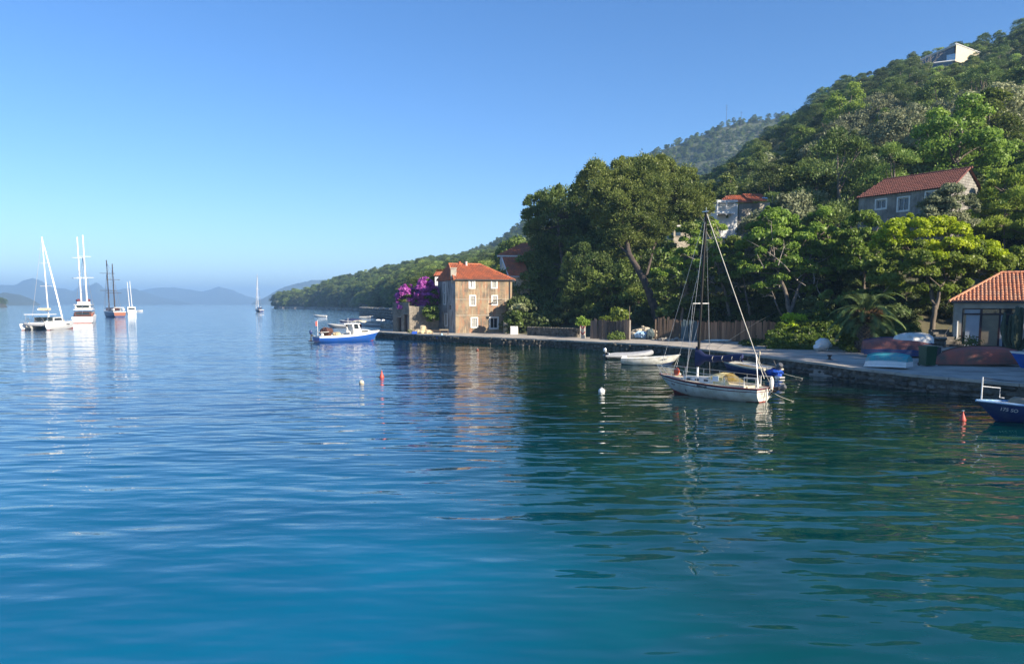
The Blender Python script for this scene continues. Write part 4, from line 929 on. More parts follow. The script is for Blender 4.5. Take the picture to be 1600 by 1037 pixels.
tiles(g, (P(1128,0,dc).x, dc-.2, z0-.1), (P(1151,0,dc).x, dc-.5, z0), (P(1144,0,dc+3).x, dc+3, zr), (P(1145,0,dc+3).x, dc+3, zr), .3)
z1 = P(0, 314.5, dc-1).z; z2 = P(0, 303, dc+2.5).z
tiles(g, (P(1183,0,dc).x, dc-1.2, z1), (P(1207,0,dc).x, dc-1.2, z1), (P(1168,0,dc+3).x, dc+2.8, z2), (P(1200,0,dc+3).x, dc+2.8, z2), .3)
g.build('roof_tiles', M['tile'], ch_, kind='stuff')
g = MB(); g.box(P(1195, 310.5, dc+.2)+Vector((0,0,.1)), (.8,.6,.06), M=Matrix.Rotation(R(22),3,'X')); g.build('skylight', M['light_blue'], ch_)
# part of a pale house between the trees, below
ph = empty('hidden_pale_house', (0,0,0), 0, 'pale wall of a house barely showing through branches behind the mast', 'house')
g = MB(); c_, s_ = box_px(1052, 1078, 354, 392, 112, 5); g.box(c_, s_); g.build('wall', M['render_grey'], ph)
g = MB(); q = P(1060, 362, 111.98); g.box(q, (.7,.08,1.2)); g.build('window', M['dark_glass'], ph)
g = MB(); c_, s_ = box_px(1050, 1080, 351.5, 354, 111.8, 5.6); g.box(c_, s_); g.build('roof', M['render_white'], ph)
# ------------------------------------------------------------------ modern villa near the crest
vi = empty('modern_villa', (0,0,0), 0, 'flat roofed modern cream villa with a blue glazed terrace near the hill crest', 'house')
dv = 292.; g = MB()
c1 = P(1494, 75, dv); a = P(1533, 82, dv+8); zt = P(1494, 68.5, dv).z; zb_ = P(1494, 96, dv).z; l = P(1438, 85, dv+14)
g.quad((c1.x,c1.y,zb_),(a.x,a.y,zb_),(a.x,a.y,zt-.8),(c1.x,c1.y,zt)); g.quad((a.x,a.y,zb_),(a.x-1,a.y+12,zb_),(a.x-1,a.y+12,zt-.8),(a.x,a.y,zt-.8)); g.quad((c1.x,c1.y,zt),(a.x,a.y,zt-.8),(a.x-1,a.y+12,zt-.8),(l.x,l.y,zt-.9)); g.build('wall', M['render_cream'], vi)
g = MB(); g.quad((l.x,l.y,zb_-1),(c1.x-.1,c1.y+1,zb_-1),(c1.x-.1,c1.y+1,zt-.9),(l.x,l.y,zt-1.6)); g.build('glazed_terrace', M['dark_glass'], vi)
q0 = P(1479, 84, dv+2); q1 = P(1493, 79.5, dv); g = MB(); q2 = P(1479,79.5,dv+2); q3 = P(1493,77,dv); g.quad((q0.x,q0.y-.2,zb_+.5),(q1.x,q1.y-.2,zb_+.5),(q1.x,q1.y-.2,zb_+2.8),(q0.x,q0.y-.2,zb_+2.8)); g.build('blue_glass', M['light_blue'], vi)
g = MB(); g.tube([Vector((l.x,l.y,zt-1.5)), Vector((c1.x,c1.y,zt-.1))], .45, 4); g.tube([Vector((c1.x,c1.y,zt-.1)), Vector((a.x,a.y,zt-.9))], .35, 4); g.tube([Vector((q0.x-6,q0.y+2,zb_+.3)), Vector((c1.x,c1.y,zb_+.3))], .3, 4); g.build('roof_edge', M['render_white'], vi)
# ------------------------------------------------------------------ fences
plank_me = {}
def plank_mesh(k, m):
    if (k, m) not in plank_me:
        rg = random.Random(k); b = MB(); w = .5; t = rg.uniform(-.03,.03)
        b.add([(-w,-.5,0),(w,-.5,0),(w,.5,0),(-w,.5,0),(-w,-.5,1+t),(w,-.5,1-t),(w,.5,1-t),(-w,.5,1+t)], [(0,3,2,1),(4,5,6,7),(0,1,5,4),(1,2,6,5),(2,3,7,6),(3,0,4,7)])
        o = b.build('plank', M[m]); plank_me[(k, m)] = o.data; bpy.data.objects.remove(o)
    return plank_me[(k, m)]
def fence(name, label, p0, p1, tops, m, w=.24, gap=.02, seed=1, z0=.85, lean=.03, posts=True):
    "p0,p1 world xy; tops: list of (t, height)"
    a = Vector((*p0, z0)); b = Vector((*p1, z0)); L_ = (b-a).length; d = (b-a)/L_; rz = math.atan2(d.y, d.x); rg = random.Random(seed)
    f = empty(name, a, rz, label, 'fence'); x = 0
    while x < L_:
        ww = w*rg.uniform(.7, 1.25); t = x/L_; h = np.interp(t, [q[0] for q in tops], [q[1] for q in tops])*rg.uniform(.96, 1.04)
        o = bpy.data.objects.new('plank', plank_mesh(rg.randrange(4), m)); COL.objects.link(o); o.parent = f
        o.location = (x+ww/2, rg.uniform(-.02,.02), rg.uniform(-.02,.08)); o.scale = (ww-gap, .035, h); o.rotation_euler = (rg.uniform(-lean,lean)*.5, rg.uniform(-lean,lean), 0); x += ww
    r_ = MB(); hm = min(q[1] for q in tops)
    for z in (.4, hm-.4): r_.box((L_/2, .08, z), (L_, .06, .09))
    r_.build('rail', M['wood'], f)
    if posts:
        k = max(2, int(L_/2.4)+1)
        for i in range(k):
            b_ = MB(); b_.box((L_*i/(k-1), .16, hm*.5), (.1,.1,hm)); b_.build('post', M['wood'], f)
    return f
f0 = P(922,529,87.5); f1 = P(982,529,84.5); fence('plank_fence', 'sagging brown-grey plank fence left of the sunlit rubble gap, beside the chevron sign', f0.xy, f1.xy, [(0,2.1),(.12,2.35),(.55,2.1),(.62,2.2),(1,2.35)], 'plank_grey', seed=2)
f0 = P(1027,530,84.5); f1 = P(1063,531,83.5); fence('plank_fence', 'dark almost black board fence right of the sunlit rubble gap', f0.xy, f1.xy, [(0,2.5),(.3,2.6),(.5,2.4),(1,2.2)], 'wood', seed=3, lean=.05)
f0 = P(1063.5,532,83.2); f1 = P(1089,532,82.5); fence('sheet_fence', 'faded green corrugated sheets leaning between dark boards and brown planks', f0.xy, f1.xy, [(0,2.3),(1,2.2)], 'sheet_green', w=.36, seed=4, lean=.06)
f0 = P(1089.5,532,82.3); f1 = P(1207,533,79.5); fence('plank_fence', 'long reddish brown plank fence behind the sailboat mast', f0.xy, f1.xy, [(0,2.1),(.48,2.1),(.5,2.2),(1,2.1)], 'plank_brown', w=.26, seed=5, z0=.95)
# utility poles
def pole(px, py0, py1, d, label, r=.13, arms=True, m='bark_pale'):
    a = P(px, py1, d); b = P(px, py0, d); e = empty('utility_pole', a, 0, label, 'pole'); h = (b-a).length
    g = MB(); g.tube([(0,0,0),(0,0,h)], [r, r*.75], 8); g.build('post', M[m], e)
    if arms: g = MB(); g.box((0,-.12,h-.5), (.5,.08,.08)); g.lathe([(.05,0),(.07,.06),(.03,.12)], 8, (0.2,-.12,h-.46)); g.lathe([(.05,0),(.07,.06),(.03,.12)], 8, (-.2,-.12,h-.46)); g.build('insulator_bracket', M['render_grey'], e)
    return e
pole(1469, 311, 372, 80, 'pale wooden utility pole in front of the long stone house')
pole(510, 0, 0, 1, 'x') if False else None
pole(983, 478, 529, 88, 'thin grey pole at the edge of the rubble gap', .045, False, 'bark')
pole(1206, 305, 345, 119, 'thin dark pole at the end of the terrace house roof', .07, False)
for (pts_, lab) in (([P(1470,316,80), P(1540,326,74), P(1640,333,66)], 'black overhead cable running from the utility pole'), ([P(1213,487,79), P(1180,505,70), P(1138,532,62), P(1120,545,58)], 'slack grey line from the tree down to the moored boats')):
    g = MB(); n_ = 14; sm_ = []
    for i in range(n_+1):
        t = i/n_*(len(pts_)-1); j = min(int(t), len(pts_)-2); q = pts_[j].lerp(pts_[j+1], t-j); sm_.append(q)
    g.tube(sm_, .025 if 'black' in lab else .012, 5); o = g.build('cable', M['black'] if 'black' in lab else M['motor_grey']); tag(o, lab, 'cable')
# antenna masts on the ridge
for px, h, lab in ((1135, 17, 'tall lattice radio mast on the far ridge'), (1158, 9, 'shorter antenna on the far ridge to the side of the radio mast')):
    a = P(px, 186, 900); e = empty('radio_mast', a, 0, lab, 'antenna'); g = MB(); g.tube([(0,0,-8),(0,0,h)], [.3,.12], 5); g.build('mast', M['motor_grey'], e)
    g = MB(); [g.tube([(-1.6,0,h-2-2.2*k),(1.6,0,h-2-2.2*k)], .1, 4) for k in range(3 if h > 10 else 1)]; g.build('crossbar', M['motor_grey'], e)
# ------------------------------------------------------------------ large trees near the water
def inpoly(x, y, poly):
    c = False; j = len(poly)-1
    for i in range(len(poly)):
        if ((poly[i][1] > y) != (poly[j][1] > y)) and x < (poly[j][0]-poly[i][0])*(y-poly[i][1])/(poly[j][1]-poly[i][1])+poly[i][0]: c = not c
        j = i
    return c
def edge_dist(x, y, poly):
    m = 1e9
    for i in range(len(poly)):
        ax, ay = poly[i-1]; bx_, by = poly[i]; t = max(0, min(1, ((x-ax)*(bx_-ax)+(y-ay)*(by-ay))/max(1e-6, (bx_-ax)**2+(by-ay)**2)))
        m = min(m, math.hypot(x-ax-t*(bx_-ax), y-ay-t*(by-ay)))
    return m
HEROES = []
def hero(name, label, poly, d, thick, ncl, per, ls, rad, m, trunks=(), needle=False, flat=.75, seed=1, cat='tree', bark='bark', group=None, deadtwigs=0, m2=None, m2fun=None, limbs=True, bury=.0, stuff=False, dfun=None):
    rp = random.Random(seed); rg = np.random.RandomState(seed); xs = [q[0] for q in poly]; ys = [q[1] for q in poly]
    cs = []; rs = []; pxs = []; tries = 0
    while len(cs) < ncl and tries < 20000:
        tries += 1
        x, y = rp.uniform(min(xs), max(xs)), rp.uniform(min(ys), max(ys))
        if not inpoly(x, y, poly): continue
        e = edge_dist(x, y, poly)*d/F; r = rp.uniform(*rad)
        if e < r*.55: r = max(rad[0]*.5, e/.75)
        dep = min(1, .25+e/(thick+1e-6)*.9)*thick
        dd = (dfun(x, y) if dfun else d)+rp.uniform(-1, 1)*dep
        c = P(x, y, dd)
        if any((c-q).length < (r+rr)*.36 for q, rr in zip(cs[-60:], rs[-60:])): 
            if rp.random() < .7: continue
        cs.append(c); rs.append(r); pxs.append((x, y))
    root0 = trunks[0][0] if trunks else P(sum(xs)/len(xs), max(ys), d)
    t = empty(name, root0, 0, label, cat, group); o0 = Vector(root0)
    C = np.array([tuple(c-o0) for c in cs])
    sel = np.array([bool(m2fun(*q)) for q in pxs]) if m2fun else np.zeros(len(cs), bool)
    for mk, mm in ((~sel, m), (sel, m2)):
        if mk.sum() == 0: continue
        V, Q = clump_leaves(C[mk], np.array(rs)[mk], per, ls, rg, needle=needle, flat=flat)
        cr = fast('crown', V, Q, M[mm], t)
        if stuff: cr['kind'] = 'stuff'
    if trunks:
        tm = MB(); ends = []
        for pts_, r0, r1 in [(tr[:-2], tr[-2], tr[-1]) for tr in trunks]:
            pp_ = [Vector(q)-o0 for q in pts_]; k = len(pp_)-1; fine = []; fr = []
            for i in range(k):
                for s in range(4):
                    u = s/4; w = pp_[i].lerp(pp_[i+1], u)+Vector((rp.uniform(-.06,.06), rp.uniform(-.06,.06), 0)); fine.append(w); fr.append(r0+(r1-r0)*((i+u)/k))
            fine.append(pp_[-1]); fr.append(r1); fr[0] *= 1.35
            if pts_[0][2] < 3.5: fine.insert(0, fine[0]-Vector((0,0,1.2))); fr.insert(0, fr[0]*1.1)
            tm.tube(fine, fr, 9, cap=False); ends.append((fine[len(fine)//2:], r1))
        if limbs:
            for i in range(0, len(cs), 3):
                e, r1 = min(ends, key=lambda q: min((p-(cs[i]-o0)).length for p in q[0])); p = min(e, key=lambda p: (p-(cs[i]-o0)).length+max(0, p.z-(cs[i]-o0).z)*2)
                limb(tm, p, cs[i]-o0, max(.05, r1*.55), .025, rp, n=5, seg=4, bend=.1)
        tm.build('trunk', M[bark], t, smooth=True)
        if deadtwigs:
            dm = MB()
            for _ in range(deadtwigs):
                i = rp.randrange(len(cs)); e, r1 = rp.choice(ends); p = rp.choice(e); q = (cs[i]-o0)+Vector((rp.uniform(-1,1), -rs[i]*.9, rp.uniform(-.6,.6))); s = p.lerp(q, rp.uniform(.45, .75)); s.y -= rs[i]*.5
                pts_ = limb(dm, s, q, .05, .015, rp, n=5, seg=5, bend=.12)
                for w in range(3):
                    b_ = rp.choice(pts_[2:]); limb(dm, b_, b_+Vector((rp.uniform(-.9,.9), rp.uniform(-.5,.1), rp.uniform(-.2,.9))), .022, .008, rp, n=4, seg=3, bend=.15)
            dm.build('bare_branches', M['bark_pale'], t, kind='stuff')
    HEROES.append(t); return t
def T(px, py, d): return P(px, py, d)
G = lambda px, d: Vector((P(px, 500, d).x, d, max(.8, ground_z(P(px,500,d).x, d))))
hero('pine_tree', 'huge dark pine mass hanging over the dry stone wall beside the balcony house',
     [(816,322),(825,308),(848,303),(872,292),(892,290),(905,296),(930,312),(945,345),(955,400),(950,450),(940,492),(905,500),(878,512),(850,518),(830,512),(822,470),(818,425),(824,385),(817,350)], 115, 4.2, 290, 400, .26, (.8,1.7), 'pine', dfun=lambda x, y: 115-max(0, y-455)*.22,
     flat=1.1, trunks=[(G(880,104), T(885,470,107), T(878,400,111), T(870,340,112), .5, .16)], needle=True, seed=3, bark='bark_dark')
hero('pine_tree', 'tall aleppo pine with sunlit yellow-green top and thick leaning dark trunk',
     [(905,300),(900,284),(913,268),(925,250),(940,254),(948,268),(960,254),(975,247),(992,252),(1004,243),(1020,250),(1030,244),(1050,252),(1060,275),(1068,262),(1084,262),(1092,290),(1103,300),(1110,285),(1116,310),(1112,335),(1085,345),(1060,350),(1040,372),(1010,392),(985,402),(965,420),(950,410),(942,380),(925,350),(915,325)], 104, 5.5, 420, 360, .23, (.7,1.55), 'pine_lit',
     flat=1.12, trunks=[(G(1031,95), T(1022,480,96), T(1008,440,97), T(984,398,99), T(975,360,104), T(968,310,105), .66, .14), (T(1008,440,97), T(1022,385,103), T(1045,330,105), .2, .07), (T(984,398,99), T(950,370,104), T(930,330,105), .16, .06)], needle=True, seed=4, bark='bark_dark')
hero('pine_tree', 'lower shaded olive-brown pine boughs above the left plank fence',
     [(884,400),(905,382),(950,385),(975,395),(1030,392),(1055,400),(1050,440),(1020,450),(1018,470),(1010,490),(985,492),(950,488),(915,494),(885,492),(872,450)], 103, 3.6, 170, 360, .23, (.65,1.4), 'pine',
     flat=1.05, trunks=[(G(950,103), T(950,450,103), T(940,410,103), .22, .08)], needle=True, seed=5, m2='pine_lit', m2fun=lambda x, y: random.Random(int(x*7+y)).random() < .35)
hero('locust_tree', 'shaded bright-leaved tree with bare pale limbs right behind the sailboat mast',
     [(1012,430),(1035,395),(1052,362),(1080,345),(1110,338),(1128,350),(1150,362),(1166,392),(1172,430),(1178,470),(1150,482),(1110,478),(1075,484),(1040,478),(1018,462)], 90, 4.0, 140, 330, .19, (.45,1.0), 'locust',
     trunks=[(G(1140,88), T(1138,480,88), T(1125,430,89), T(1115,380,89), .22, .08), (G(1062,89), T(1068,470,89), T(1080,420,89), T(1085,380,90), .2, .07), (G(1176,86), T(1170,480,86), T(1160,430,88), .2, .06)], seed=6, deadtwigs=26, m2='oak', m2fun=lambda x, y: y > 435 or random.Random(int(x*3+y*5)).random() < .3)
hero('locust_tree', 'large spreading green locust with double pale trunk above the hedge',
     [(1150,380),(1168,352),(1190,338),(1200,322),(1218,318),(1240,334),(1258,342),(1275,322),(1292,318),(1305,340),(1312,372),(1325,400),(1318,430),(1290,446),(1262,462),(1230,458),(1200,462),(1175,448),(1155,420)], 84, 4.2, 180, 340, .19, (.4,.95), 'locust',
     trunks=[(G(1233,80), T(1233,490,80), T(1229,462,81), T(1215,420,82), T(1200,370,84), .3, .1), (T(1233,492,80), T(1243,462,81), T(1262,420,83), T(1275,370,84), .24, .08), (T(1226,500,80), T(1214,478,79), T(1206,455,80), .1, .05), (T(1236,505,80), T(1262,498,79), T(1290,480,78), T(1300,472,78), .13, .04)], seed=7, deadtwigs=26)
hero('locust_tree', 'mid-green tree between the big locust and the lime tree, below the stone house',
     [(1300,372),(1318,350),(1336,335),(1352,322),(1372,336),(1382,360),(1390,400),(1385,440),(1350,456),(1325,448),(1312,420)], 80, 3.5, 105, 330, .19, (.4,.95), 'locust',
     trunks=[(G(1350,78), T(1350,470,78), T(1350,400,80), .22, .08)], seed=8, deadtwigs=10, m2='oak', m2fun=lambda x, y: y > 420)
hero('lime_green_tree', 'broad tree with vivid sunlit lime top beside the boathouse roof',
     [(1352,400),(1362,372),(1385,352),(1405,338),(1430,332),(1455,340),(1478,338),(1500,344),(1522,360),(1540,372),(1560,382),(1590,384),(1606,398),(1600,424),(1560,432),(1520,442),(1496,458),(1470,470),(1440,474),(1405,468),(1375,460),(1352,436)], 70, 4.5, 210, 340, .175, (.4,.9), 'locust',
     trunks=[(G(1458,68), T(1460,478,68), T(1452,445,69), T(1435,400,70), .26, .09), (T(1461,482,68), T(1470,448,68), T(1500,405,70), .2, .07)], seed=9, m2='lime', m2fun=lambda x, y: y < 392+14*math.sin(x*.13), deadtwigs=8)  # upper clumps take the lime tone: sunlight on the crown painted in
hero('broadleaf_tree', 'dark leafy mass filling the shade behind the palm',
     [(1270,470),(1300,450),(1350,452),(1400,462),(1440,470),(1470,480),(1486,500),(1470,520),(1400,520),(1330,500),(1290,490)], 76, 2.5, 60, 150, .3, (.6,1.1), 'oak', trunks=[(G(1400,74), T(1400,480,75), .2, .08)], seed=10)
hero('broadleaf_tree', 'dark undergrowth tree in the shade behind the long brown fence',
     [(1020,476),(1070,470),(1120,474),(1180,462),(1235,472),(1270,480),(1270,498),(1200,506),(1100,500),(1030,498)], 90, 2.5, 70, 130, .32, (.6,1.1), 'oak', trunks=[(G(1100,90), T(1100,485,90), .15, .06)], seed=11)
hero('olive_tree', 'silvery olive in front of the gable of the long stone house',
     [(1430,345),(1440,318),(1462,300),(1480,285),(1500,290),(1518,300),(1530,318),(1530,350),(1500,365),(1450,362)], 78.5, 1.8, 46, 340, .16, (.5,1.0), 'olive', trunks=[(Vector((P(1480,370,78).x,78,8)), T(1480,340,78), T(1485,310,78), .16, .06)], seed=12)
hero('bamboo_clump', 'feathery sunlit bamboo clump on the slope right of the long stone house',
     [(1500,372),(1506,330),(1530,305),(1545,285),(1560,262),(1575,268),(1600,252),(1640,250),(1650,375),(1600,380),(1540,368)], 84, 4.0, 95, 380, .24, (.5,1.1), 'bamboo', needle=True, seed=13, cat='bamboo', trunks=[(Vector((P(1570,375,84).x,84,10)), T(1570,300,84), .08, .04)], limbs=True, bark='twig')
hero('fig_tree', 'small bushy fig tree beside the gutter pipe of the ochre quay house',
     [(789,500),(792,488),(800,480),(812,474),(822,478),(824,505),(812,510),(795,508)], 100.5, 1.2, 24, 110, .26, (.4,.75), 'oak', trunks=[(Vector((P(806,515,100.5).x,100.5,.9)), T(806,500,100.5), .09, .04)], seed=14, m2='olive', m2fun=lambda x, y: y < 488)
hero('small_tree', 'small dark green tree growing against the garden wall by the stained house',
     [(663,484),(668,478),(682,478),(685,490),(684,503),(668,504),(662,496)], 107.5, 1.0, 18, 120, .22, (.5,.8), 'oak', trunks=[(Vector((P(668,515,107.5).x,107.5,.9)), T(668,500,107.5), .1, .05)], seed=15)
def hedge(name, label, poly, d0, d1, ncl, per, ls, m, seed, cat='hedge'):
    "low mass whose distance varies with pixel height (nearer at the bottom)"
    rp = random.Random(seed); rg = np.random.RandomState(seed); xs = [q[0] for q in poly]; ys = [q[1] for q in poly]; cs = []; rs = []
    while len(cs) < ncl:
        x, y = rp.uniform(min(xs), max(xs)), rp.uniform(min(ys), max(ys))
        if not inpoly(x, y, poly): continue
        t = (y-min(ys))/(max(ys)-min(ys)); cs.append(P(x, y, d1+(d0-d1)*t+rp.uniform(0,1))); rs.append(rp.uniform(.35,.75))
    o0 = P(sum(xs)/len(xs), max(ys), d0); V, Q = clump_leaves(np.array([tuple(c-o0) for c in cs]), np.array(rs), per, ls, rg, flat=.8)
    o = fast(name, V, Q, M[m], loc=o0); tag(o, label, cat); return o
hedge('hedge', 'overgrown green bank of creeper between the brown fence and the palm', [(1203,545),(1206,520),(1222,505),(1250,500),(1282,486),(1310,482),(1335,495),(1342,548),(1300,549),(1250,549)], 66.5, 75, 150, 110, .2, 'locust', 31)
hedge('bush', 'sunlit yellow-green bush hanging over the hedge beside the locust trunk', [(1215,512),(1230,497),(1252,496),(1262,508),(1240,518)], 71, 73, 18, 120, .2, 'lime', 32, 'bush')
hedge('bush', 'low shaded plants between the palm trunk and the upturned boats', [(1378,548),(1380,520),(1400,505),(1430,515),(1436,528),(1400,532)], 62, 67, 30, 110, .2, 'oak', 33, 'bush')
hedge('bush', 'small bright shrub growing above the chevron sign', [(903,508),(907,497),(916,497),(921,508),(912,512)], 88.5, 89, 8, 110, .16, 'locust', 34, 'bush')
hedge('bush', 'round green bush behind the left plank fence', [(938,500),(945,488),(960,482),(976,488),(980,500)], 89, 90, 16, 120, .22, 'locust', 35, 'bush')
hedge('bush', 'dark weeds at the foot of the left plank fence', [(950,530),(955,520),(968,518),(974,530)], 84, 84.5, 8, 90, .16, 'oak', 36, 'bush')
hedge('bush', 'weeds growing against the glazed doors of the boathouse', [(1502,542),(1503,528),(1512,531),(1526,536),(1527,543)], 55.8, 56, 7, 60, .09, 'oak', 37, 'bush')
hedge('bush', 'leafy tangle around the left edge of the palm and covered dinghy', [(1318,548),(1322,520),(1335,512),(1341,548)], 62, 64, 18, 100, .18, 'locust', 38, 'bush')
hedge('grass_bank', 'dark green grassy verge at the foot of the brown fence', [(1150,540),(1207,532),(1209,545),(1180,543)], 70, 79, 26, 90, .15, 'oak', 39, 'verge')
# bougainvillea over the garden wall
hero('bougainvillea', 'larger magenta bougainvillea against the stained side wall of the ochre house',
     [(648,478),(646,460),(652,444),(662,434),(672,436),(680,448),(685,456),(685,476),(668,478)], 110.5, 1.8, 80, 190, .22, (.5,.95), 'magenta', trunks=[(Vector((P(668,500,111).x,111,1)), T(667,470,111), .12, .05)], seed=21, cat='flowering shrub', m2='oak', m2fun=lambda x, y: random.Random(int(x*9+y)).random() < .11)
hero('bougainvillea', 'smaller magenta bougainvillea spilling over the corner of the garden wall',
     [(621,480),(620,462),(625,450),(632,446),(642,445),(646,462),(646,478),(636,482),(628,486)], 111, 1.6, 60, 180, .2, (.45,.8), 'magenta', trunks=[(Vector((P(634,500,112).x,112,1)), T(634,470,112), .1, .05)], seed=22, cat='flowering shrub', m2='oak', m2fun=lambda x, y: random.Random(int(x*9+y)).random() < .12)
# ------------------------------------------------------------------ date palm
def palm(loc):
    t = empty('date_palm', loc, 0, 'short thick date palm with arching grey-green fronds beside the upturned boats', 'palm')
    H = 2.7; b = MB(); b.lathe([(.62,-.3),(.72,0),(.7,H*.5),(.74,H*.85),(.5,H+.2),(0,H+.3)], 14); b.build('trunk', M['bark_dark'], t)
    bt = MB(); rows = 15; rp = random.Random(2)
    for r_ in range(rows):
        z = .1+H*.9*r_/rows; n = 13
        for i in range(n):
            a = 2*math.pi*(i+.5*(r_ % 2))/n; c = Vector((math.cos(a), math.sin(a), 0)); s = Vector((-math.sin(a), math.cos(a), 0)); R0 = .70+.05*(r_/rows)
            p = c*R0+Vector((0,0,z)); w, h = .155, .15; o = c*.14+Vector((0,0,.08))
            bt.add([p-s*w, p-Vector((0,0,h)), p+s*w, p+Vector((0,0,h)), p+o], [(0,1,4),(1,2,4),(2,3,4),(3,0,4)])
    bt.build('trunk_scales', M['bark'], t, kind='stuff')
    # dry skirt
    rg = np.random.RandomState(4); a = rg.rand(420)*6.28; C = np.stack([np.cos(a)*(.6+.55*rg.rand(420)), np.sin(a)*(.6+.55*rg.rand(420)), H-.15+.9*rg.rand(420)], 1)
    V, Q = clump_leaves(C, np.full(420, .2), 4, .35, rg, needle=True); fast('dry_skirt', V, Q, M['palm_dry'], t)['kind'] = 'stuff'
    # fronds: every one an object of its own
    def frond(L_, rise, seed):
        rp = random.Random(seed); V = []; Q = []; pts = []; n = 16
        for i in range(n+1):
            u = i/n; x = L_*(u-.22*u**3*.9); z = L_*(rise*u-(.42+rise*.55)*u*u)
            pts.append(Vector((x, 0, z)))
        for i in range(n):
            p, q = pts[i], pts[i+1]; w = .05*(1-i/n)+.012; up_ = Vector((0,0,w)); s_ = Vector((0,w,0)); k = len(V)
            V += [p-s_, p+s_, q+s_, q-s_, p+up_, q+up_]; Q += [(k,k+3,k+5,k+4),(k+4,k+5,k+2,k+1)]
        for i in range(2, n*3):
            u = i/(n*3); j = u*n; a_ = int(j); p = pts[min(a_, n-1)].lerp(pts[min(a_+1, n)], j-a_); d = (pts[min(a_+1, n)]-pts[max(a_-1, 0)]).normalized()
            ll = .62*math.sin(math.pi*(.12+.84*u))**.7*(.85+.3*rp.random())
            for s in (-1, 1):
                v = (Vector((0, s, 0))*.78+d*.6+Vector((0,0,.32-.55*u+rp.uniform(-.1,.1)))).normalized(); w = d*.035; tip = p+v*ll-Vector((0,0,.12*ll)); k = len(V)
                V += [p-w, p+w, tip+w*.2, tip-w*.2]; Q.append((k, k+1, k+2, k+3))
        return fast('frond', [tuple(v) for v in V], Q, M['palm'], link=False)
    ms = [frond(3.6, 1.05, 1), frond(3.9, .7, 2), frond(3.7, .35, 3), frond(3.3, .05, 4)]; rp = random.Random(9)
    for k, (n, zz, el) in enumerate(((10, .45, .35), (14, .35, .1), (14, .2, 0), (10, 0, -.1))):
        for i in range(n):
            o = bpy.data.objects.new('frond', ms[k]); COL.objects.link(o); o.parent = t; o.location = (0, 0, H+zz); s = rp.uniform(.85, 1.15)
            o.rotation_euler = (rp.uniform(-.15,.15), -el+rp.uniform(-.12,.12), 2*math.pi*(i+rp.random()*.7)/n+k); o.scale = (s, s, s)
    return t
palm(W(1357, 551, .9)+Vector((0,.8,0)))
# tall columnar cactus in front of the boathouse
cl = W(1588, 552, TZ); ct = empty('cactus', (P(1583,545,54).x, 53.6, TZ), 0, 'tall grey-green branching column cactus standing in front of the boathouse', 'cactus')
rp = random.Random(6)
for i in range(34):
    a = rp.uniform(0, 6.28); r_ = rp.uniform(.1, 1.25); h = rp.uniform(1.5, 3.6)*(1-.28*r_/1.25); x, y = r_*math.cos(a), .55*r_*math.sin(a); b = MB(); rr = rp.uniform(.095,.15)
    z0 = rp.uniform(0,.9) if i > 10 else 0; pts_ = [(x*.25, y*.25, z0*.5), (x*.75, y*.75, z0+.35), (x, y, z0+.8), (x*1.03, y, z0+.8+(h-z0-.8)*.6 if h > z0+1 else z0+1), (x*1.0+rp.uniform(-.05,.05), y, max(h, z0+1.2))]
    n_ = 10; base_i = len(b.v); b.tube(pts_+[(pts_[-1][0], pts_[-1][1], pts_[-1][2]+.07)], [rr*.8, rr, rr*1.02, rr, rr*.85, rr*.3], n_)
    for q in range(base_i, len(b.v)):   # ribs
        if (q-base_i) % 2: v = Vector(b.v[q]); k = (q-base_i)//n_; c = Vector((pts_+[(pts_[-1][0], pts_[-1][1], pts_[-1][2]+.07)])[k]); b.v[q] = tuple(c+(v-c)*.72)
    b.build('stem', M['cactus'], ct)
# leafless tree on the upper slope
dt = empty('bare_tree', P(1530,158,215), 0, 'large leafless grey-pink tree among the evergreens below the villa', 'tree'); dt.location.z = ground_z(dt.location.x, 215)
b = MB(); rp = random.Random(3); rt_ = Vector((0,0,0)); topz = P(1530,103,215).z-dt.location.z
def bare(p, d, L_, r, lev):
    q = p+d*L_; b.tube([p, p.lerp(q,.5)+Vector((rp.uniform(-.1,.1),rp.uniform(-.1,.1),0))*L_*.6, q], [r, r*.8, r*.6], 5, cap=False)
    if lev == 0: return
    for _ in range(3 if lev > 1 else 4):
        nd = (d+Vector((rp.uniform(-1,1), rp.uniform(-1,1), rp.uniform(-.15,.7)))*.75).normalized(); bare(q if rp.random() < .6 else p.lerp(q, .6), nd, L_*rp.uniform(.6,.85), r*.6, lev-1)
bare(rt_-Vector((0,0,1)), Vector((0,0,1)), topz*.36, .38, 5)
b.build('trunk', M['bark_pale'], dt)
b = MB(); dt2 = empty('bare_tree', P(1443,108,270), 0, 'small leafless grey tree on the skyline below the modern villa', 'tree'); dt2.location.z = ground_z(dt2.location.x, 270)
bare(Vector((0,0,-1)), Vector((0,0,1)), 4.5, .25, 4); b.build('trunk', M['bark_pale'], dt2)
# trees beyond the frame on the slope to the right, which shade the quay
def offtree(x, y, s, k='oak', label=None):
    return plant_at(k, x, y, s, label=label, z=ground_z(x, y)-.3)
rs_ = random.Random(77); op = []; os2 = []
for i in range(7):
    for j in range(6):
        x = 46+i*4.2+rs_.uniform(-1.3,1.3); y = 12+j*5.2+rs_.uniform(-1.5,1.5)
        if x/y < .95: continue
        g_ = ground_z(x, y); op.append((x, y, g_-.3)); os2.append(min(1.9, max(.7, (17.8+rs_.uniform(-2.5,2)-g_)/8)))
kk = [i for i, p in enumerate(op) if clear_of_roof(p, 8*os2[i])]; op = [op[i] for i in kk]; os2 = [os2[i] for i in kk]
scatter('slope_wood', np.array(op), os2, srcs(('oak','pine')))
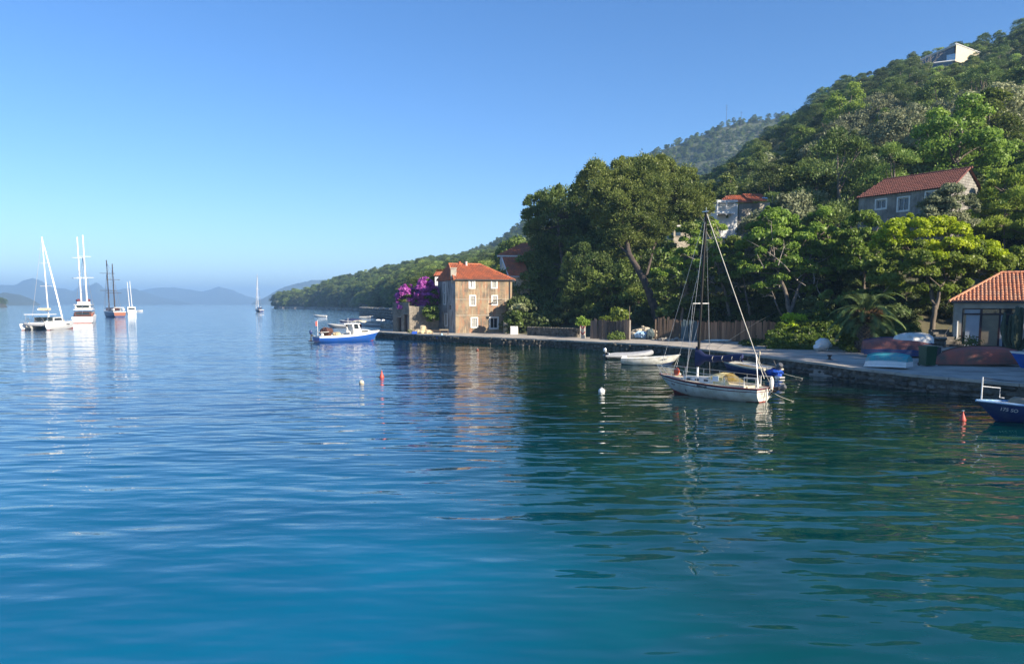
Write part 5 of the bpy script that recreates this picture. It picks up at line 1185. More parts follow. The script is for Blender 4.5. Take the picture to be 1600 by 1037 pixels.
# ------------------------------------------------------------------ labels of the hillside trees
LM = [('the modern villa', 1490, 80), ('the long stone house', 1430, 295), ('the terrace house', 1160, 325), ('the large leafless tree', 1530, 130), ('the bamboo clump', 1570, 320), ('the tall aleppo pine', 1010, 300), ('the lime tree', 1460, 370), ('the small leafless tree', 1443, 95), ('the utility pole', 1469, 330)]
used = {}
kw_ = dict(KINDS)
for o, k in TREE_LOG:
    if 'label' in o: continue
    px, py = pix((o.location.x, o.location.y, o.location.z+3)); nm, qx, qy = min(LM, key=lambda q: math.hypot(px-q[1], (py-q[2])*1.2))
    dx, dy = px-qx, py-qy; dist = math.hypot(dx, dy)
    where = ('just ' if dist < 45 else 'well ' if dist > 110 else '')+('above' if dy < -abs(dx)*.8 else 'below' if dy > abs(dx)*.8 else ('right of' if dx > 0 else 'left of'))
    size = 'small' if o['_s'] < .86 else 'large' if o['_s'] > 1.12 else 'medium'
    band = 'lower slope' if py > 270 else 'middle slope' if py > 170 else 'upper slope'
    lab = f"{size} {kw_[k][2].replace('tree ', '')}, {band}, {where} {nm}".replace('tall narrow ', '').replace('pine tree', 'pine')
    o['label'] = lab; used.setdefault(lab, []).append(o)
ords = ['', 'second ', 'third ', 'fourth ', 'fifth ', 'sixth ', 'seventh ', 'eighth ', 'ninth ', 'tenth ']
for lab, os_ in used.items():
    if len(os_) > 1:
        os_.sort(key=lambda o: pix(o.location)[0])
        for i, o in enumerate(os_):
            o['label'] = (f'leftmost {lab}' if i == 0 else f'rightmost {lab}' if i == len(os_)-1 else f'{ords[min(i,9)]}{lab}')
for o, k in TREE_LOG: o['group'] = o.get('group', 'trees scattered over the hillside')
for o, k in TREE_LOG: del o['_s']
# ------------------------------------------------------------------ boats
def hull_fn(L_, B, fa, fb, draft, tr=.75, rake=.5, fine=1.6, aft=.0, sheer=2.0, pw=(2.3,.75,.10)):
    "returns station function s in 0..1 (stern..bow), v in 0..1 (keel..gunwale) -> half section point"
    def f(s, v):
        wb = (tr+(1-tr)*math.sin(min(1, s/.45)*math.pi/2)) if s < .45 else max(0, 1-((s-.45)/.55)**(1.0+fine))
        hb = B/2*wb; zs = fa+(fb-fa)*s**sheer; zk = -draft*(1-max(0, (s-.55)/.45)**2.2)*(1-.5*max(0, (.25-s)/.25))
        if s > .98: zk = zk
        z = zk+(zs-zk)*v
        y = hb*(1-(1-v)**pw[0])**pw[1]*(1-pw[2]*(1-v)) if v > 0 else 0
        x = -L_/2+L_*s*(1-rake/L_)+rake*v*(s**3)+aft*(1-s)**4*(v-.5)
        return Vector((x, y, z))
    return f
def make_hull(parent, f, mats, bands, ns=18, nv=8, floor=None, deck=False, gun=None, inner=None, gw=.05, name='hull', rimmat=None, floormat=None):
    "bands: list of (v_top, material index)"
    mb = MB(); vs = sorted({0, 1, *[b[0] for b in bands], *[i/nv for i in range(nv+1)]})
    for sd in (1, -1):
        for i in range(len(vs)-1):
            vm = (vs[i]+vs[i+1])/2; mi = next(b[1] for b in bands if vm <= b[0])
            for k in range(ns):
                P4 = [f(k/ns, vs[i]), f((k+1)/ns, vs[i]), f((k+1)/ns, vs[i+1]), f(k/ns, vs[i+1])]
                P4 = [Vector((p.x, p.y*sd, p.z)) for p in P4]
                if sd > 0: P4 = P4[::-1]
                mb.quad(*P4, mi=mi)
    # transom
    for i in range(len(vs)-1):
        vm = (vs[i]+vs[i+1])/2; mi = next(b[1] for b in bands if vm <= b[0]); a, b = f(0, vs[i]), f(0, vs[i+1])
        mb.quad(Vector((a.x,-a.y,a.z)), Vector((a.x,a.y,a.z)), Vector((b.x,b.y,b.z)), Vector((b.x,-b.y,b.z)), mi=mi)
    h = mb.build(name, mats, parent, smooth=True)
    rim = MB()
    for sd in (1, -1): rim.tube([Vector((f(k/ns,1).x, f(k/ns,1).y*sd, f(k/ns,1).z)) for k in range(ns+1)], gw*.6, 6)
    a = f(0,1); rim.tube([Vector((a.x,-a.y,a.z)), Vector((a.x,a.y,a.z))], gw*.6, 6)
    rim.build('gunwale', rimmat or mats[-1], parent)
    if deck:
        d_ = MB()
        for k in range(ns):
            a, b = f(k/ns,1), f((k+1)/ns,1); c = .03
            G0 = [Vector((a.x, a.y*q, a.z-.02+c*(1-q*q))) for q in (-1,-.5,0,.5,1)]; G1 = [Vector((b.x, b.y*q, b.z-.02+c*(1-q*q))) for q in (-1,-.5,0,.5,1)]
            d_.grid([G0, G1])
        d_.build('deck', floormat or mats[-1], parent)
    elif floor is not None:
        d_ = MB(); fz = floor
        for sd in (1, -1):
            for k in range(ns):
                a, b = f(k/ns, 1), f((k+1)/ns, 1); ya, yb = max(0, a.y-gw), max(0, b.y-gw); fl = lambda s: f(s, min(1, max(.02, (fz-f(s,0).z)/max(.05, f(s,1).z-f(s,0).z)))); fa_, fb_2 = fl(k/ns), fl((k+1)/ns)
                pa = Vector((a.x, ya*sd, a.z-.01)); pb = Vector((b.x, yb*sd, b.z-.01)); qa = Vector((fa_.x-.06, max(0, fa_.y*.9-.04)*sd, fz)); qb = Vector((fb_2.x-.06, max(0, fb_2.y*.9-.04)*sd, fz))
                d_.quad(pa, pb, qb, qa); d_.quad(qa, qb, Vector((qb.x, 0, fz)), Vector((qa.x, 0, fz)))
        a = f(0, 1); d_.quad(Vector((a.x+gw, -a.y+gw, a.z)), Vector((a.x+gw, a.y-gw, a.z)), Vector((a.x+gw, a.y*.8, fz)), Vector((a.x+gw, -a.y*.8, fz)))
        d_.build('inner_lining', floormat or mats[-1], parent)
    return h
def thwarts(parent, f, xs, z, m, w=.24):
    for s in xs:
        a = f(s, 1); b = MB(); b.box((a.x, 0, z), (w, a.y*1.86, .04)); b.build('thwart', m, parent)
def outboard(parent, x, y, z, tilt=0, s=1.0, m='motor_grey', name='outboard_motor'):
    e = bpy.data.objects.new(name, None); COL.objects.link(e); e.parent = parent; e.location = (x, y, z); e.rotation_euler = (0, -tilt, 0); e.scale = (s, s, s)
    b = MB(); b.lathe([(.0,.62),(.13,.6),(.17,.5),(.18,.32),(.15,.2),(.1,.14)], 10, (-.16,0,0)); b.build('cowl', M[m], e, smooth=True)
    b = MB(); b.box((-.15,0,-.2), (.13,.1,.75), taper=.8); b.box((-.15,0,-.5), (.3,.16,.03)); b.lathe([(0,-.22),(.05,-.15),(.055,.05),(0,.14)], 8, (-.16,0,-.62), rot=Matrix.Rotation(R(90),3,'Y')); b.build('leg', M['black'], e)
    b = MB(); b.box((-.02,0,0), (.1,.24,.24)); b.tube([(0,0,.2),(.35,.05,.3)], .02); b.build('bracket', M['black'], e)
    b = MB(); [b.box((-.38, .07*math.cos(a), -.62+.07*math.sin(a)), (.02,.08,.1), M=Matrix.Rotation(a,3,'X')@Matrix.Rotation(.4,3,'Z')) for a in (0,2.09,4.19)]; b.build('propeller', M['alu'], e)
    return e
def textobj(parent, s, loc, rot, size, m, name='lettering'):
    c = bpy.data.curves.new(name, 'FONT'); c.body = s; c.size = size; c.extrude = .002; c.align_x = 'CENTER'; c.materials.append(M[m])
    o = bpy.data.objects.new(name, c); COL.objects.link(o); o.parent = parent; o.location = loc
    x, y, z = rot  # x: reading direction, y: up
    mx = Matrix((x, y, x.cross(y))).transposed(); o.rotation_euler = mx.to_euler()
    bpy.context.view_layer.update(); me = bpy.data.meshes.new_from_object(o); q = bpy.data.objects.new(name, me); COL.objects.link(q); q.parent = parent; q.location = o.location; q.rotation_euler = o.rotation_euler; bpy.data.objects.remove(o); return q
def hulltext(parent, f, s0, v0, side, txt, size, m, off=.012):
    p = f(s0, v0); p1 = f(s0+.04, v0); p2 = f(s0, v0+.08); p.y *= side; p1.y *= side; p2.y *= side
    x = (p1-p).normalized()*(1 if side < 0 else -1); u = (p2-p).normalized(); n = x.cross(u).normalized(); u = n.cross(x).normalized()
    return textobj(parent, txt, p+n*off, (x, u, None), size, m)
def pts_on(f, s, side, v=1.0): p = f(s, v); return Vector((p.x, p.y*side, p.z))
def place(name, label, loc, heading, cat='boat', group=None, rot=None):
    return empty(name, loc, heading, label, cat, group, rot=rot)
# --- the sailing boat
bow = W(1047, 612, 0); ste = W(1178, 626.5, 0); hd = math.atan2(bow.y-ste.y, bow.x-ste.x); c = (bow+ste)/2
L_ = 6.7; sb = place('sailboat', 'small white sailing boat with maroon stripes, black mast and yellow stained sprayhood at its mooring', c+Vector((math.cos(hd), math.sin(hd), 0))*.12, hd)
f = hull_fn(L_, 2.35, .72, .98, .30, tr=.66, rake=1.1, fine=1.5, aft=-.15, sheer=1.9)
make_hull(sb, f, [M['antifoul_red'], M['white'], M['maroon'], M['white']], [(.24,0),(.79,1),(.835,2),(.92,3),(1,2)], ns=24, nv=10, deck=True, rimmat=M['maroon'], floormat=M['cream'])
b = MB()   # coachroof
def roofsec(x, w, h, z): return [Vector((x,-w,z)), Vector((x,-w*.88,z+h)), Vector((x,0,z+h+.05)), Vector((x,w*.88,z+h)), Vector((x,w,z))]
b.grid([roofsec(1.6,.3,.02,.86), roofsec(1.35,.42,.16,.84), roofsec(.2,.68,.27,.76), roofsec(-.75,.74,.30,.74)]); b.add(roofsec(-.75,.74,.30,.74), [(0,1,2,3,4)]); b.build('coachroof', M['white'], sb)
for sd in (-1, 1):
    for x in (.9, .3, -.3): g = MB(); g.box((x, sd*(.60+.06*(.9-x)), .92), (.26,.03,.09), rz=-.05*sd); g.build('porthole', M['dark_glass'], sb)
for sd in (-1, 1):
    a_ = pts_on(f, .56, sd, .88); b_ = pts_on(f, .46, sd, .86); g = MB(); n_ = Vector((0, sd*.012, 0)); h_ = Vector((0,0,.065))
    g.quad(a_-h_+n_, b_-h_+n_, b_+h_+n_, a_+h_+n_); g.build('hull_window', M['dark_glass'], sb)
b = MB(); b.box((-1.75,0,.60), (1.7,1.0,.04)); 
for sd in (-1,1): b.box((-1.75, sd*.62, .78), (1.9,.28,.10))
b.box((-2.65,0,.76), (.25,1.2,.08)); b.build('cockpit', M['cream'], sb)
# sprayhood
b = MB(); secs = []
for x, w, h in ((-.35,.66,.02), (-.5,.68,.24), (-.9,.70,.34), (-1.3,.70,.32)):
    secs.append([Vector((x, w*math.cos(t), 1.02+h*math.sin(t)-(.2 if t in (0, math.pi) else 0))) for t in np.linspace(0, math.pi, 9)])
b.grid(secs)
for sd in (-1, 1): b.add([(-1.3,sd*.70,.82),(-1.3,sd*.62,1.18),(-1.85,sd*.78,.84)], [(0,1,2)])
b.build('sprayhood', M['yellow_canvas'], sb)
for sd in (-1, 1): g = MB(); g.box((-.92, sd*.715, 1.06), (.36,.02,.28)); g.build('sprayhood_window', M['light_blue'], sb)
# mast
mloc = Vector((.72, 0, 1.0)); top = P(1103, 331, c.y+.25); topl = Vector((mloc.x-.28, 0, top.z))
b = MB(); b.tube([mloc+Vector((0,0,-.1)), mloc+Vector((0,0,.55))], .06, 8, mi=1); b.tube([mloc+Vector((0,0,.55)), topl], [.08,.07], 8, mi=0); b.build('mast', [M['mast_black'], M['mast_white']], sb)
b = MB(); b.box(topl+Vector((.05,0,.04)), (.35,.1,.05)); b.tube([topl, topl+Vector((0,0,.25))], .015, 4); b.build('masthead', M['steel'], sb)
spz = P(1103, 474, c.y).z; b = MB(); b.tube([Vector((mloc.x-.1,-.72,spz)), Vector((mloc.x-.1,.72,spz))], .025, 6); b.build('spreader', M['mast_white'], sb)
bz_ = 1.95; b = MB(); b.tube([mloc+Vector((0,0,bz_-1)), Vector((-2.35,0,bz_+.22))], .05, 8); b.build('boom', M['mast_black'], sb)
# folded sail in its navy cover: high at the mast, sagging aft
b = MB(); rp = random.Random(4); secs = []
for i in range(15):
    t = i/14; x = mloc.x+.12-t*2.9; hgt = .16+.09*math.sin(t*9)*.4+.52*max(0, 1-t*4.5); low = .22+.28*max(0, 1-t*5)+.04*math.sin(t*20); w = .13*(1-.3*t)+.02*rp.random()
    z = bz_+.06+t*.22; secs.append([Vector((x+.02*rp.random(), w*math.sin(a), z+(hgt if math.cos(a) > 0 else low)*math.cos(a))) for a in np.linspace(0, 2*math.pi, 11)[:-1]])
b.grid(secs, wrap=True); b.add(secs[0], [tuple(range(10))]); b.add(secs[-1], [tuple(range(10))[::-1]]); b.build('sail_cover', M['navy'], sb, smooth=True)
for i, x in enumerate((-.3,-.9,-1.5,-2.0)): b = MB(); b.lathe([(.16,-.015),(.175,0),(.16,.015)], 12, (x,0,bz_+.08-x*.06), rot=Matrix.Rotation(R(90),3,'Y')); b.build('sail_tie', M['rope'], sb)
bowp = f(1, 1); stp_ = Vector((f(0,1).x, 0, .8)); chain = [Vector((mloc.x-.05, sd*f(.62,1).y, f(.62,1).z)) for sd in (-1,1)]
for a_, b_, r_ in ((topl, bowp, .009), (topl, stp_+Vector((.1,0,.4)), .024), (topl, chain[0], .008), (topl, chain[1], .008), (Vector((mloc.x-.12,0,spz+2.6)), Vector((bowp.x-1.1,0,.95)), .009), (Vector((mloc.x-.1,-.72,spz)), chain[0], .01), (Vector((mloc.x-.1,.72,spz)), chain[1], .01), (stp_+Vector((.6,0,1.6)), stp_+Vector((.05,.62,0)), .016), (stp_+Vector((.6,0,1.6)), stp_+Vector((.05,-.62,0)), .016), (mloc+Vector((0,0,spz-2)), Vector((mloc.x+.35,.8,.85)), .009)):
    b = MB(); b.tube([a_, b_], r_, 5); b.build('stay', M['steel'] if r_ < .02 else M['rope'], sb)
# rails
def railset(parent, f, s0, s1, n_, h, r=.014, sides=(-1,1), m='steel', mid=True):
    for sd in sides:
        ps = [pts_on(f, s0+(s1-s0)*i/(n_-1), sd)*1.0 for i in range(n_)]; ps = [Vector((p.x, p.y*.94, p.z)) for p in ps]; g = MB()
        for p in ps: g.tube([p, p+Vector((0,0,h))], r, 5)
        g.tube([p+Vector((0,0,h)) for p in ps], r*.7, 5)
        if mid: g.tube([p+Vector((0,0,h*.5)) for p in ps], r*.5, 4)
        g.build('guard_rail', M[m], parent)
railset(sb, f, .02, .84, 7, .52)
g = MB(); bp_ = Vector((f(.985,1).x+.25, 0, f(1,1).z+.52))
for sd in (-1, 1):
    p = pts_on(f, .84, sd); p.y *= .94; q = pts_on(f, .95, sd); g.tube([p, p+Vector((0,0,.52)), Vector((bp_.x-.15, sd*.16, bp_.z)), bp_+Vector((.08,0,0))], .016, 5); g.tube([q, Vector((bp_.x-.1, sd*.16, bp_.z))], .014, 5)
g.build('pulpit', M['steel'], sb)
g = MB(); a = f(0, 1)
for sd in (-1, 1): g.tube([Vector((a.x+.75, sd*a.y*1.02, a.z)), Vector((a.x+.75, sd*a.y*1.02, a.z+.55)), Vector((a.x+.08, sd*a.y*.9, a.z+.55)), Vector((a.x+.08, sd*a.y*.9, a.z))], .022, 6)
g.build('pushpit', M['mast_white'], sb)
g = MB(); g.blob((2.05,.1,1.20), (.17,.17,.23), 3, n=12, k=8, amp=.02); g.build('fender', M['orange'], sb, smooth=True)
g = MB(); g.blob((2.35,-.45,1.0), (.2,.14,.1), 4, n=10, k=6, amp=.1); g.build('coiled_rope', M['rope'], sb)
g = MB(); tz = f(0,1); 
g.blob((tz.x-.12, -.35, .98), (.11,.13,.34), 7, n=10, k=8, amp=.06); g.build('wrapped_float', M['white'], sb, smooth=True)
g = MB(); [g.tube([(tz.x-.045, .42+.0*k, .28), (tz.x-.045, .42, .74), (tz.x-.045, .12, .74), (tz.x-.045, .12, .28), (tz.x-.045, .42, .28)], .012, 5) for k in range(1)]; g.tube([(tz.x-.045,.42,.5),(tz.x-.045,.12,.5)], .01, 5); g.build('swim_ladder', M['steel'], sb)
g = MB(); g.box((tz.x-.05, -.02, .25), (.06,.05,.95)); g.build('rudder', M['white'], sb)
outboard(sb, tz.x-.22, -.62, .72, tilt=R(62), s=.85)
hulltext(sb, f, .86, .62, 1, 'DB 685', .13, 'maroon'); g = MB(); p = pts_on(f, .72, 1, .52); g.tube([p+Vector((0,.02,.09)), p+Vector((-.01,.02,-.03)), p+Vector((-.07,.02,-.09))], .016, 5); g.build('emblem', M['navy'], sb)
M_BOW = W(1022, 606, 0); bw = sb.matrix_basis @ f(1, .95)
def rope(label, a, b, sag=.25, r=.01, m='rope', cat='rope'):
    a = Vector(a); b = Vector(b); g = MB(); g.tube([a.lerp(b, t)-Vector((0,0,sag*4*t*(1-t))) for t in np.linspace(0,1,11)], r, 5); o = g.build('mooring_rope', M[m]); return tag(o, label, cat)
def wpt(o, p): return o.matrix_basis @ Vector(p)
rope('mooring rope slanting from the bow of the white sailing boat into the water', wpt(sb, f(1,.9)), W(1020, 606, -.1), .0)
rope('pale rope running from the stern of the white sailing boat to the water beside it', wpt(sb, (f(0,1).x-.1,-.3,.55)), W(1245, 628, -.05), .06)
# --- blue open boat behind it
bow = W(1128, 578, 0); ste = W(1208, 590, 0); hd = math.atan2(bow.y-ste.y, bow.x-ste.x); L2 = 6.1
bb = place('open_boat', 'long dark blue open boat with cream deck and blue covered outboard behind the sailing boat', (bow+ste)/2, hd)
f2 = hull_fn(L2, 1.95, .55, .88, .25, tr=.8, rake=.7, fine=1.9)
make_hull(bb, f2, [M['navy_paint'], M['cream']], [(.93,0),(1,1)], ns=20, floor=.22, rimmat=M['cream'], floormat=M['cream'], gw=.12)
b = MB(); fd = []
for k in range(9): s = .62+.38*k/8; a = f2(s,1); fd.append([Vector((a.x, a.y*q, a.z+.02*(1-q*q))) for q in (-1,-.5,0,.5,1)])
b.grid(fd); b.build('foredeck', M['cream'], bb)
thwarts(bb, f2, (.2,.36), .5, M['cream'], .3)
g = MB(); [g.tube([Vector((-2.4+.1*k, -.3+.18*k, .62)), Vector((.2+.1*k, -.1+.18*k, .70))], .035, 5) for k in range(3)]; g.build('oars', M['alu'], bb, kind='stuff')
g = MB(); g.tube([(-2.1,.45,.4),(-2.1,.45,1.55)], .025, 6); g.lathe([(.0,-.12),(.07,-.1),(.08,.08),(.05,.12),(0,.12)], 10, (-2.1,.45,1.62)); g.build('stern_light_pole', M['cream'], bb)
outboard(bb, f2(0,1).x-.1, 0, .62, tilt=R(48), s=1.25)
g = MB(); g.blob((f2(0,1).x-.25, .05, .38), (.62,.5,.3), 11, n=12, k=7, amp=.22); g.build('blue_cover', M['blue_tarp'], bb)
g = MB(); g.box((f2(0,1).x-.85,.1,.12), (.55,.4,.1)); g.build('swim_step', M['alu'], bb)
rope('rope from the stern of the dark blue open boat slanting into the water', wpt(bb, (f2(0,1).x-.2,-.3,.4)), W(1262, 592, -.05), .05)
# --- white rowing boat
wb_ = W(976, 569.5, 0); we = W(1054, 571, 0); hd = math.atan2(we.y-wb_.y, we.x-wb_.x); L3 = 4.75
rb = place('rowing_boat', 'white open wooden boat with dark blue bottom and rising bow, registration letters at the bow', (wb_+we)/2+Vector((.15,.3,0)), hd)
f3 = hull_fn(L3, 1.7, .52, .88, .3, tr=.72, rake=.75, fine=1.4, sheer=2.4)
make_hull(rb, f3, [M['navy_paint'], M['white'], M['white']], [(.38,0),(.93,1),(1,2)], ns=20, floor=.2, rimmat=M['white'], floormat=M['white'])
thwarts(rb, f3, (.1,.35,.58), .42, M['white_clean'])
g = MB(); g.box((-2.15,.0,.62), (.45,.5,.2), taper=.8); g.build('motor_box', M['white_clean'], rb)
hulltext(rb, f3, .80, .70, -1, 'DB 837', .19, 'navy')
rope('thin line from the bow of the white open boat down to a small float', wpt(rb, f3(1,.8)), W(1053, 574, -.05), .0, .012)
# --- grey inflatable
ib = place('inflatable_dinghy', 'grey inflatable dinghy with outboard, moored behind the white open boat', W(982, 562, 0)+Vector((0,.8,0)), R(4))
g = MB()
path = [Vector((-2.1,.62,.33)), Vector((-1,.66,.33)), Vector((.5,.66,.36)), Vector((1.4,.55,.45)), Vector((2.0,.28,.56)), Vector((2.2,0,.6)), Vector((2.0,-.28,.56)), Vector((1.4,-.55,.45)), Vector((.5,-.66,.36)), Vector((-1,-.66,.33)), Vector((-2.1,-.62,.33))]
g.tube(path, [.08]+[.24]*9+[.08], 12); g.build('tube', M['grey_rubber'], ib, smooth=True)
g = MB(); g.box((-.2,0,.18), (3.4,1.0,.06)); g.build('floor', M['white_clean'], ib); g = MB(); g.box((-1.75,0,.35), (.06,1.0,.5)); g.build('transom', M['white_clean'], ib)
g = MB(); g.tube([p+Vector((0,-.2 if p.y < 0 else .2, -.1)) for p in path[6:]], .03, 5); g.build('rubbing_strake', M['black'], ib)
g = MB(); g.box((.1,0,.45), (.3,1.1,.05)); g.build('thwart', M['white_clean'], ib)
outboard(ib, -1.85, 0, .5, tilt=R(8), s=.9, m='alu')
# --- blue and white fishing boat
fb_ = place('fishing_boat', 'blue and white wooden fishing boat with wheelhouse and brown net pile on the stern', Vector((-21.9, 99.2, 0)), R(38))
f4 = hull_fn(9.2, 2.9, .78, 1.35, .5, tr=.8, rake=1.0, fine=1.5, sheer=2.2)
make_hull(fb_, f4, [M['antifoul_red'], M['blue'], M['white_clean']], [(.12,0),(.84,1),(1,2)], ns=24, deck=True, rimmat=M['white_clean'], floormat=M['cream'], gw=.1)
b = MB(); cw = .95
b.box((.75,0,1.25), (.9,1.9,.75)); b.grid([[Vector((.4,-cw,1.6)),Vector((.4,cw,1.6))],[Vector((.45,-cw*.92,2.35)),Vector((.45,cw*.92,2.35))]])
b.build('wheelhouse_base', M['white_clean'], fb_)
b = MB()
for sd in (-1, 1):
    for x0, x1, t0, t1 in ((.3,.42,.1,.2), (1.2,1.34,.85,.98)): b.add([(x0+.0,sd*cw,1.5),(x1,sd*cw,1.5),(t1+.1,sd*cw*.92,2.35),(t0+.0,sd*cw*.92,2.35)], [(0,1,2,3)])
b.box((.85,0,1.58), (1.0,1.92,.12)); b.build('wheelhouse_frame', M['white_clean'], fb_)
b = MB(); b.box((.1,0,2.36), (2.3,2.05,.1)); b.build('wheelhouse_roof', M['white_clean'], fb_)
b = MB(); b.box((.95,0,1.98), (.05,1.6,.62), M=Matrix.Rotation(R(-18),3,'Y')); b.build('windscreen', M['dark_glass'], fb_)
for sd in (-1, 1): b = MB(); b.box((.72,sd*.9,1.96), (.52,.03,.5)); b.build('side_window', M['dark_glass'], fb_)
b = MB()
def sec5(x, w, z0, h): return [Vector((x,-w,z0)), Vector((x,-w*.9,z0+h)), Vector((x,w*.9,z0+h)), Vector((x,w,z0))]
b.grid([sec5(1.1,.95,.95,.62), sec5(2.4,.85,1.02,.52), sec5(3.3,.55,1.15,.12)]); b.build('fore_cabin', M['white_clean'], fb_)
for sd in (-1, 1): b = MB(); b.box((1.95, sd*.90, 1.33), (1.0,.03,.2), rz=-.07*sd); b.build('cabin_window', M['dark_glass'], fb_)
g = MB(); rp = random.Random(3)
for i in range(9): g.blob((-3.0+rp.uniform(-.45,.45), rp.uniform(-.4,.4), 1.1+rp.uniform(0,.5)), (.5,.5,.42), i, n=9, k=6, amp=.2)
g.build('net_pile', M['net_brown'], fb_, kind='stuff')
g = MB(); [g.blob((-1.8+rp.uniform(-.3,.3), rp.uniform(-.3,.5), .98), (.4,.4,.28), i+20, n=9, k=6, amp=.2) for i in range(3)]; g.build('folded_net', M['net_cream'], fb_, kind='stuff')
g = MB(); g.lathe([(.3,-.35),(.3,.35)], 12, (-2.5,.5,1.3), rot=Matrix.Rotation(R(90),3,'X')); g.build('net_drum', M['wood'], fb_)
for k, (x, y) in enumerate(((-3.9,-.4),(-3.6,.3))): g = MB(); g.blob((x,y,1.0), (.2,.2,.2), k, n=10, k=7, amp=.02); g.build('float', M['white_clean'], fb_)
g = MB(); g.tube([(-4.35,0,.8),(-4.35,0,2.9)], .03, 6); g.tube([(-4.4,-.6,1.35),(-4.4,.6,1.35),], .04, 6); g.tube([(-4.4,-.9,1.3),(-3.2,-.95,1.38)], .03, 5); g.build('stern_pole', M['white_clean'], fb_)
g = MB(); g.grid([[Vector((-4.35-.25*k, .05*math.sin(k*2), 2.75-.12*j-.04*k)) for j in range(6)] for k in range(2)]); 
g.build('flag', M['buoy_red'], fb_)
g = MB(); g.box((-4.85,0,.16), (.9,1.7,.08)); g.build('stern_platform', M['navy'], fb_)
outboard(fb_, -4.8, .75, .9, s=1.1, m='navy_paint')
g = MB(); g.tube([(.1,.3,2.45),(.1,.3,3.1)], .02, 5); g.tube([(.9,-.3,2.45),(.8,-.3,2.8)], .02, 5); g.build('aerial', M['white_clean'], fb_)
# person sitting in the cockpit
def person(name, label, loc, heading, pose='stand', top='white_clean', leg='navy'):
    e = empty(name, loc, heading, label, 'person'); hip = .92 if pose == 'stand' else .45
    V = [(0,0,hip), (0,0,hip+.22), (0,0,hip+.46), (0,0,hip+.58), (.02,0,hip+.70)]; rr = [.15,.14,.17,.07,.10]; Ee = [(0,1),(1,2),(2,3),(3,4)]
    for sd in (-1, 1):
        k = len(V)
        if pose == 'stand': V += [(0,sd*.1,hip-.06),(.02,sd*.11,.48),(0,sd*.11,.08),(.13,sd*.12,.04)]
        else: V += [(0,sd*.1,hip),(.42,sd*.12,hip+.03),(.44,sd*.12,.08),(.58,sd*.12,.04)]
        rr += [.11,.075,.05,.04]; Ee += [(0,k),(k,k+1),(k+1,k+2),(k+2,k+3)]
        k = len(V); V += [(0,sd*.2,hip+.5),(.03,sd*.27,hip+.22),(.2,sd*.22,hip+.08),(.28,sd*.2,hip+.08)]; rr += [.07,.05,.04,.035]; Ee += [(2,k),(k,k+1),(k+1,k+2),(k+2,k+3)]
    me = bpy.data.meshes.new('body'); me.from_pydata(V, Ee, []); o = bpy.data.objects.new('body', me); COL.objects.link(o); o.parent = e
    md = o.modifiers.new('s', 'SKIN'); me.skin_vertices.new() if not me.skin_vertices else None
    for i, r_ in enumerate(rr): me.skin_vertices[0].data[i].radius = (r_, r_)
    me.skin_vertices[0].data[0].use_root = True
    o.modifiers.new('d', 'SUBSURF').levels = 1; o.modifiers['d'].render_levels = 1; me.materials.append(M[top])
    h = MB(); h.blob((.02,0,hip+.78), (.1,.085,.13), 2, n=10, k=8, amp=.02); h.build('head', SKIN, e, smooth=True); h = MB(); h.blob((-.01,0,hip+.82), (.11,.095,.11), 3, n=10, k=8, amp=.03); h.build('hair', M['net_brown'], e, smooth=True)
    return e
SKIN = mat('skin', (.45,.25,.17), rough=.6)
p = wpt(fb_, (-.35, -.2, .82)); person('person', 'person in a white top sitting at the wheelhouse of the blue fishing boat', p, R(38), 'sit')
# --- boats lying on the quay
def upturned(name, label, loc, heading, L_, B, D, mats, bands, tr=.75, rake=.4, fine=1.5, tiltx=0.0, rim=None, txt=None, dr=None, fa=None):
    e = place(name, label, loc, heading); f = hull_fn(L_, B, (fa or D*.62), D*.75, dr or D*.38, tr=tr, rake=rake, fine=fine, pw=(4.5,.5,.22))
    q = bpy.data.objects.new('hull_shell', None)
    mb = MB(); vs = sorted({0, 1, *[b[0] for b in bands], *[i/7 for i in range(8)]}); top = max(f(.5,1).z, .0); zt = f(1,1).z
    def up(p, sd): return Vector((p.x, -p.y*sd, zt-p.z+.03))
    for sd in (1, -1):
        for i in range(len(vs)-1):
            vm = (vs[i]+vs[i+1])/2; mi = next(b[1] for b in bands if vm <= b[0])
            for k in range(18):
                Q = [up(f(k/18, vs[i]), sd), up(f((k+1)/18, vs[i]), sd), up(f((k+1)/18, vs[i+1]), sd), up(f(k/18, vs[i+1]), sd)]; mb.quad(*Q, mi=mi)
    for i in range(len(vs)-1):
        vm = (vs[i]+vs[i+1])/2; mi = next(b[1] for b in bands if vm <= b[0]); mb.quad(up(f(0,vs[i]),1), up(f(0,vs[i]),-1), up(f(0,vs[i+1]),-1), up(f(0,vs[i+1]),1), mi=mi)
    mb.build('hull', mats, e, smooth=True)
    g = MB(); 
    for sd in (1,-1): g.tube([up(f(k/18,1), sd) for k in range(19)], .035, 6)
    g.build('gunwale', rim or mats[-1], e)
    g = MB(); g.tube([up(f(k/18,0),1)+Vector((0,0,.02)) for k in range(19)], .035, 4); g.build('keel', rim or mats[0], e)
    g = MB()
    for vv in (.3,.45,.62,.8):
        for sd in (1,-1): g.tube([up(f(k/18,vv), sd) for k in range(19)], .008, 4)
    g.build('plank_seams', mats[0], e, kind='stuff')
    if txt: 
        s0, v0, side, t_, sz = txt; p = up(f(s0,v0), side); p1 = up(f(s0+.04,v0), side); p2 = up(f(s0,v0-.1), side); u = (p2-p).normalized(); x = (p1-p).normalized(); n = x.cross(u)
        if n.y > 0: x = -x; n = -n
        textobj(e, t_, p+n.normalized()*.015, (x, n.normalized().cross(x).normalized(), None), sz, 'motor_grey')
    return e, f
def gp(px, py, z=QZ): return W(px, py, z)
a = gp(1362, 574); b = gp(1424, 578); hd = math.atan2(a.y-b.y, a.x-b.x)
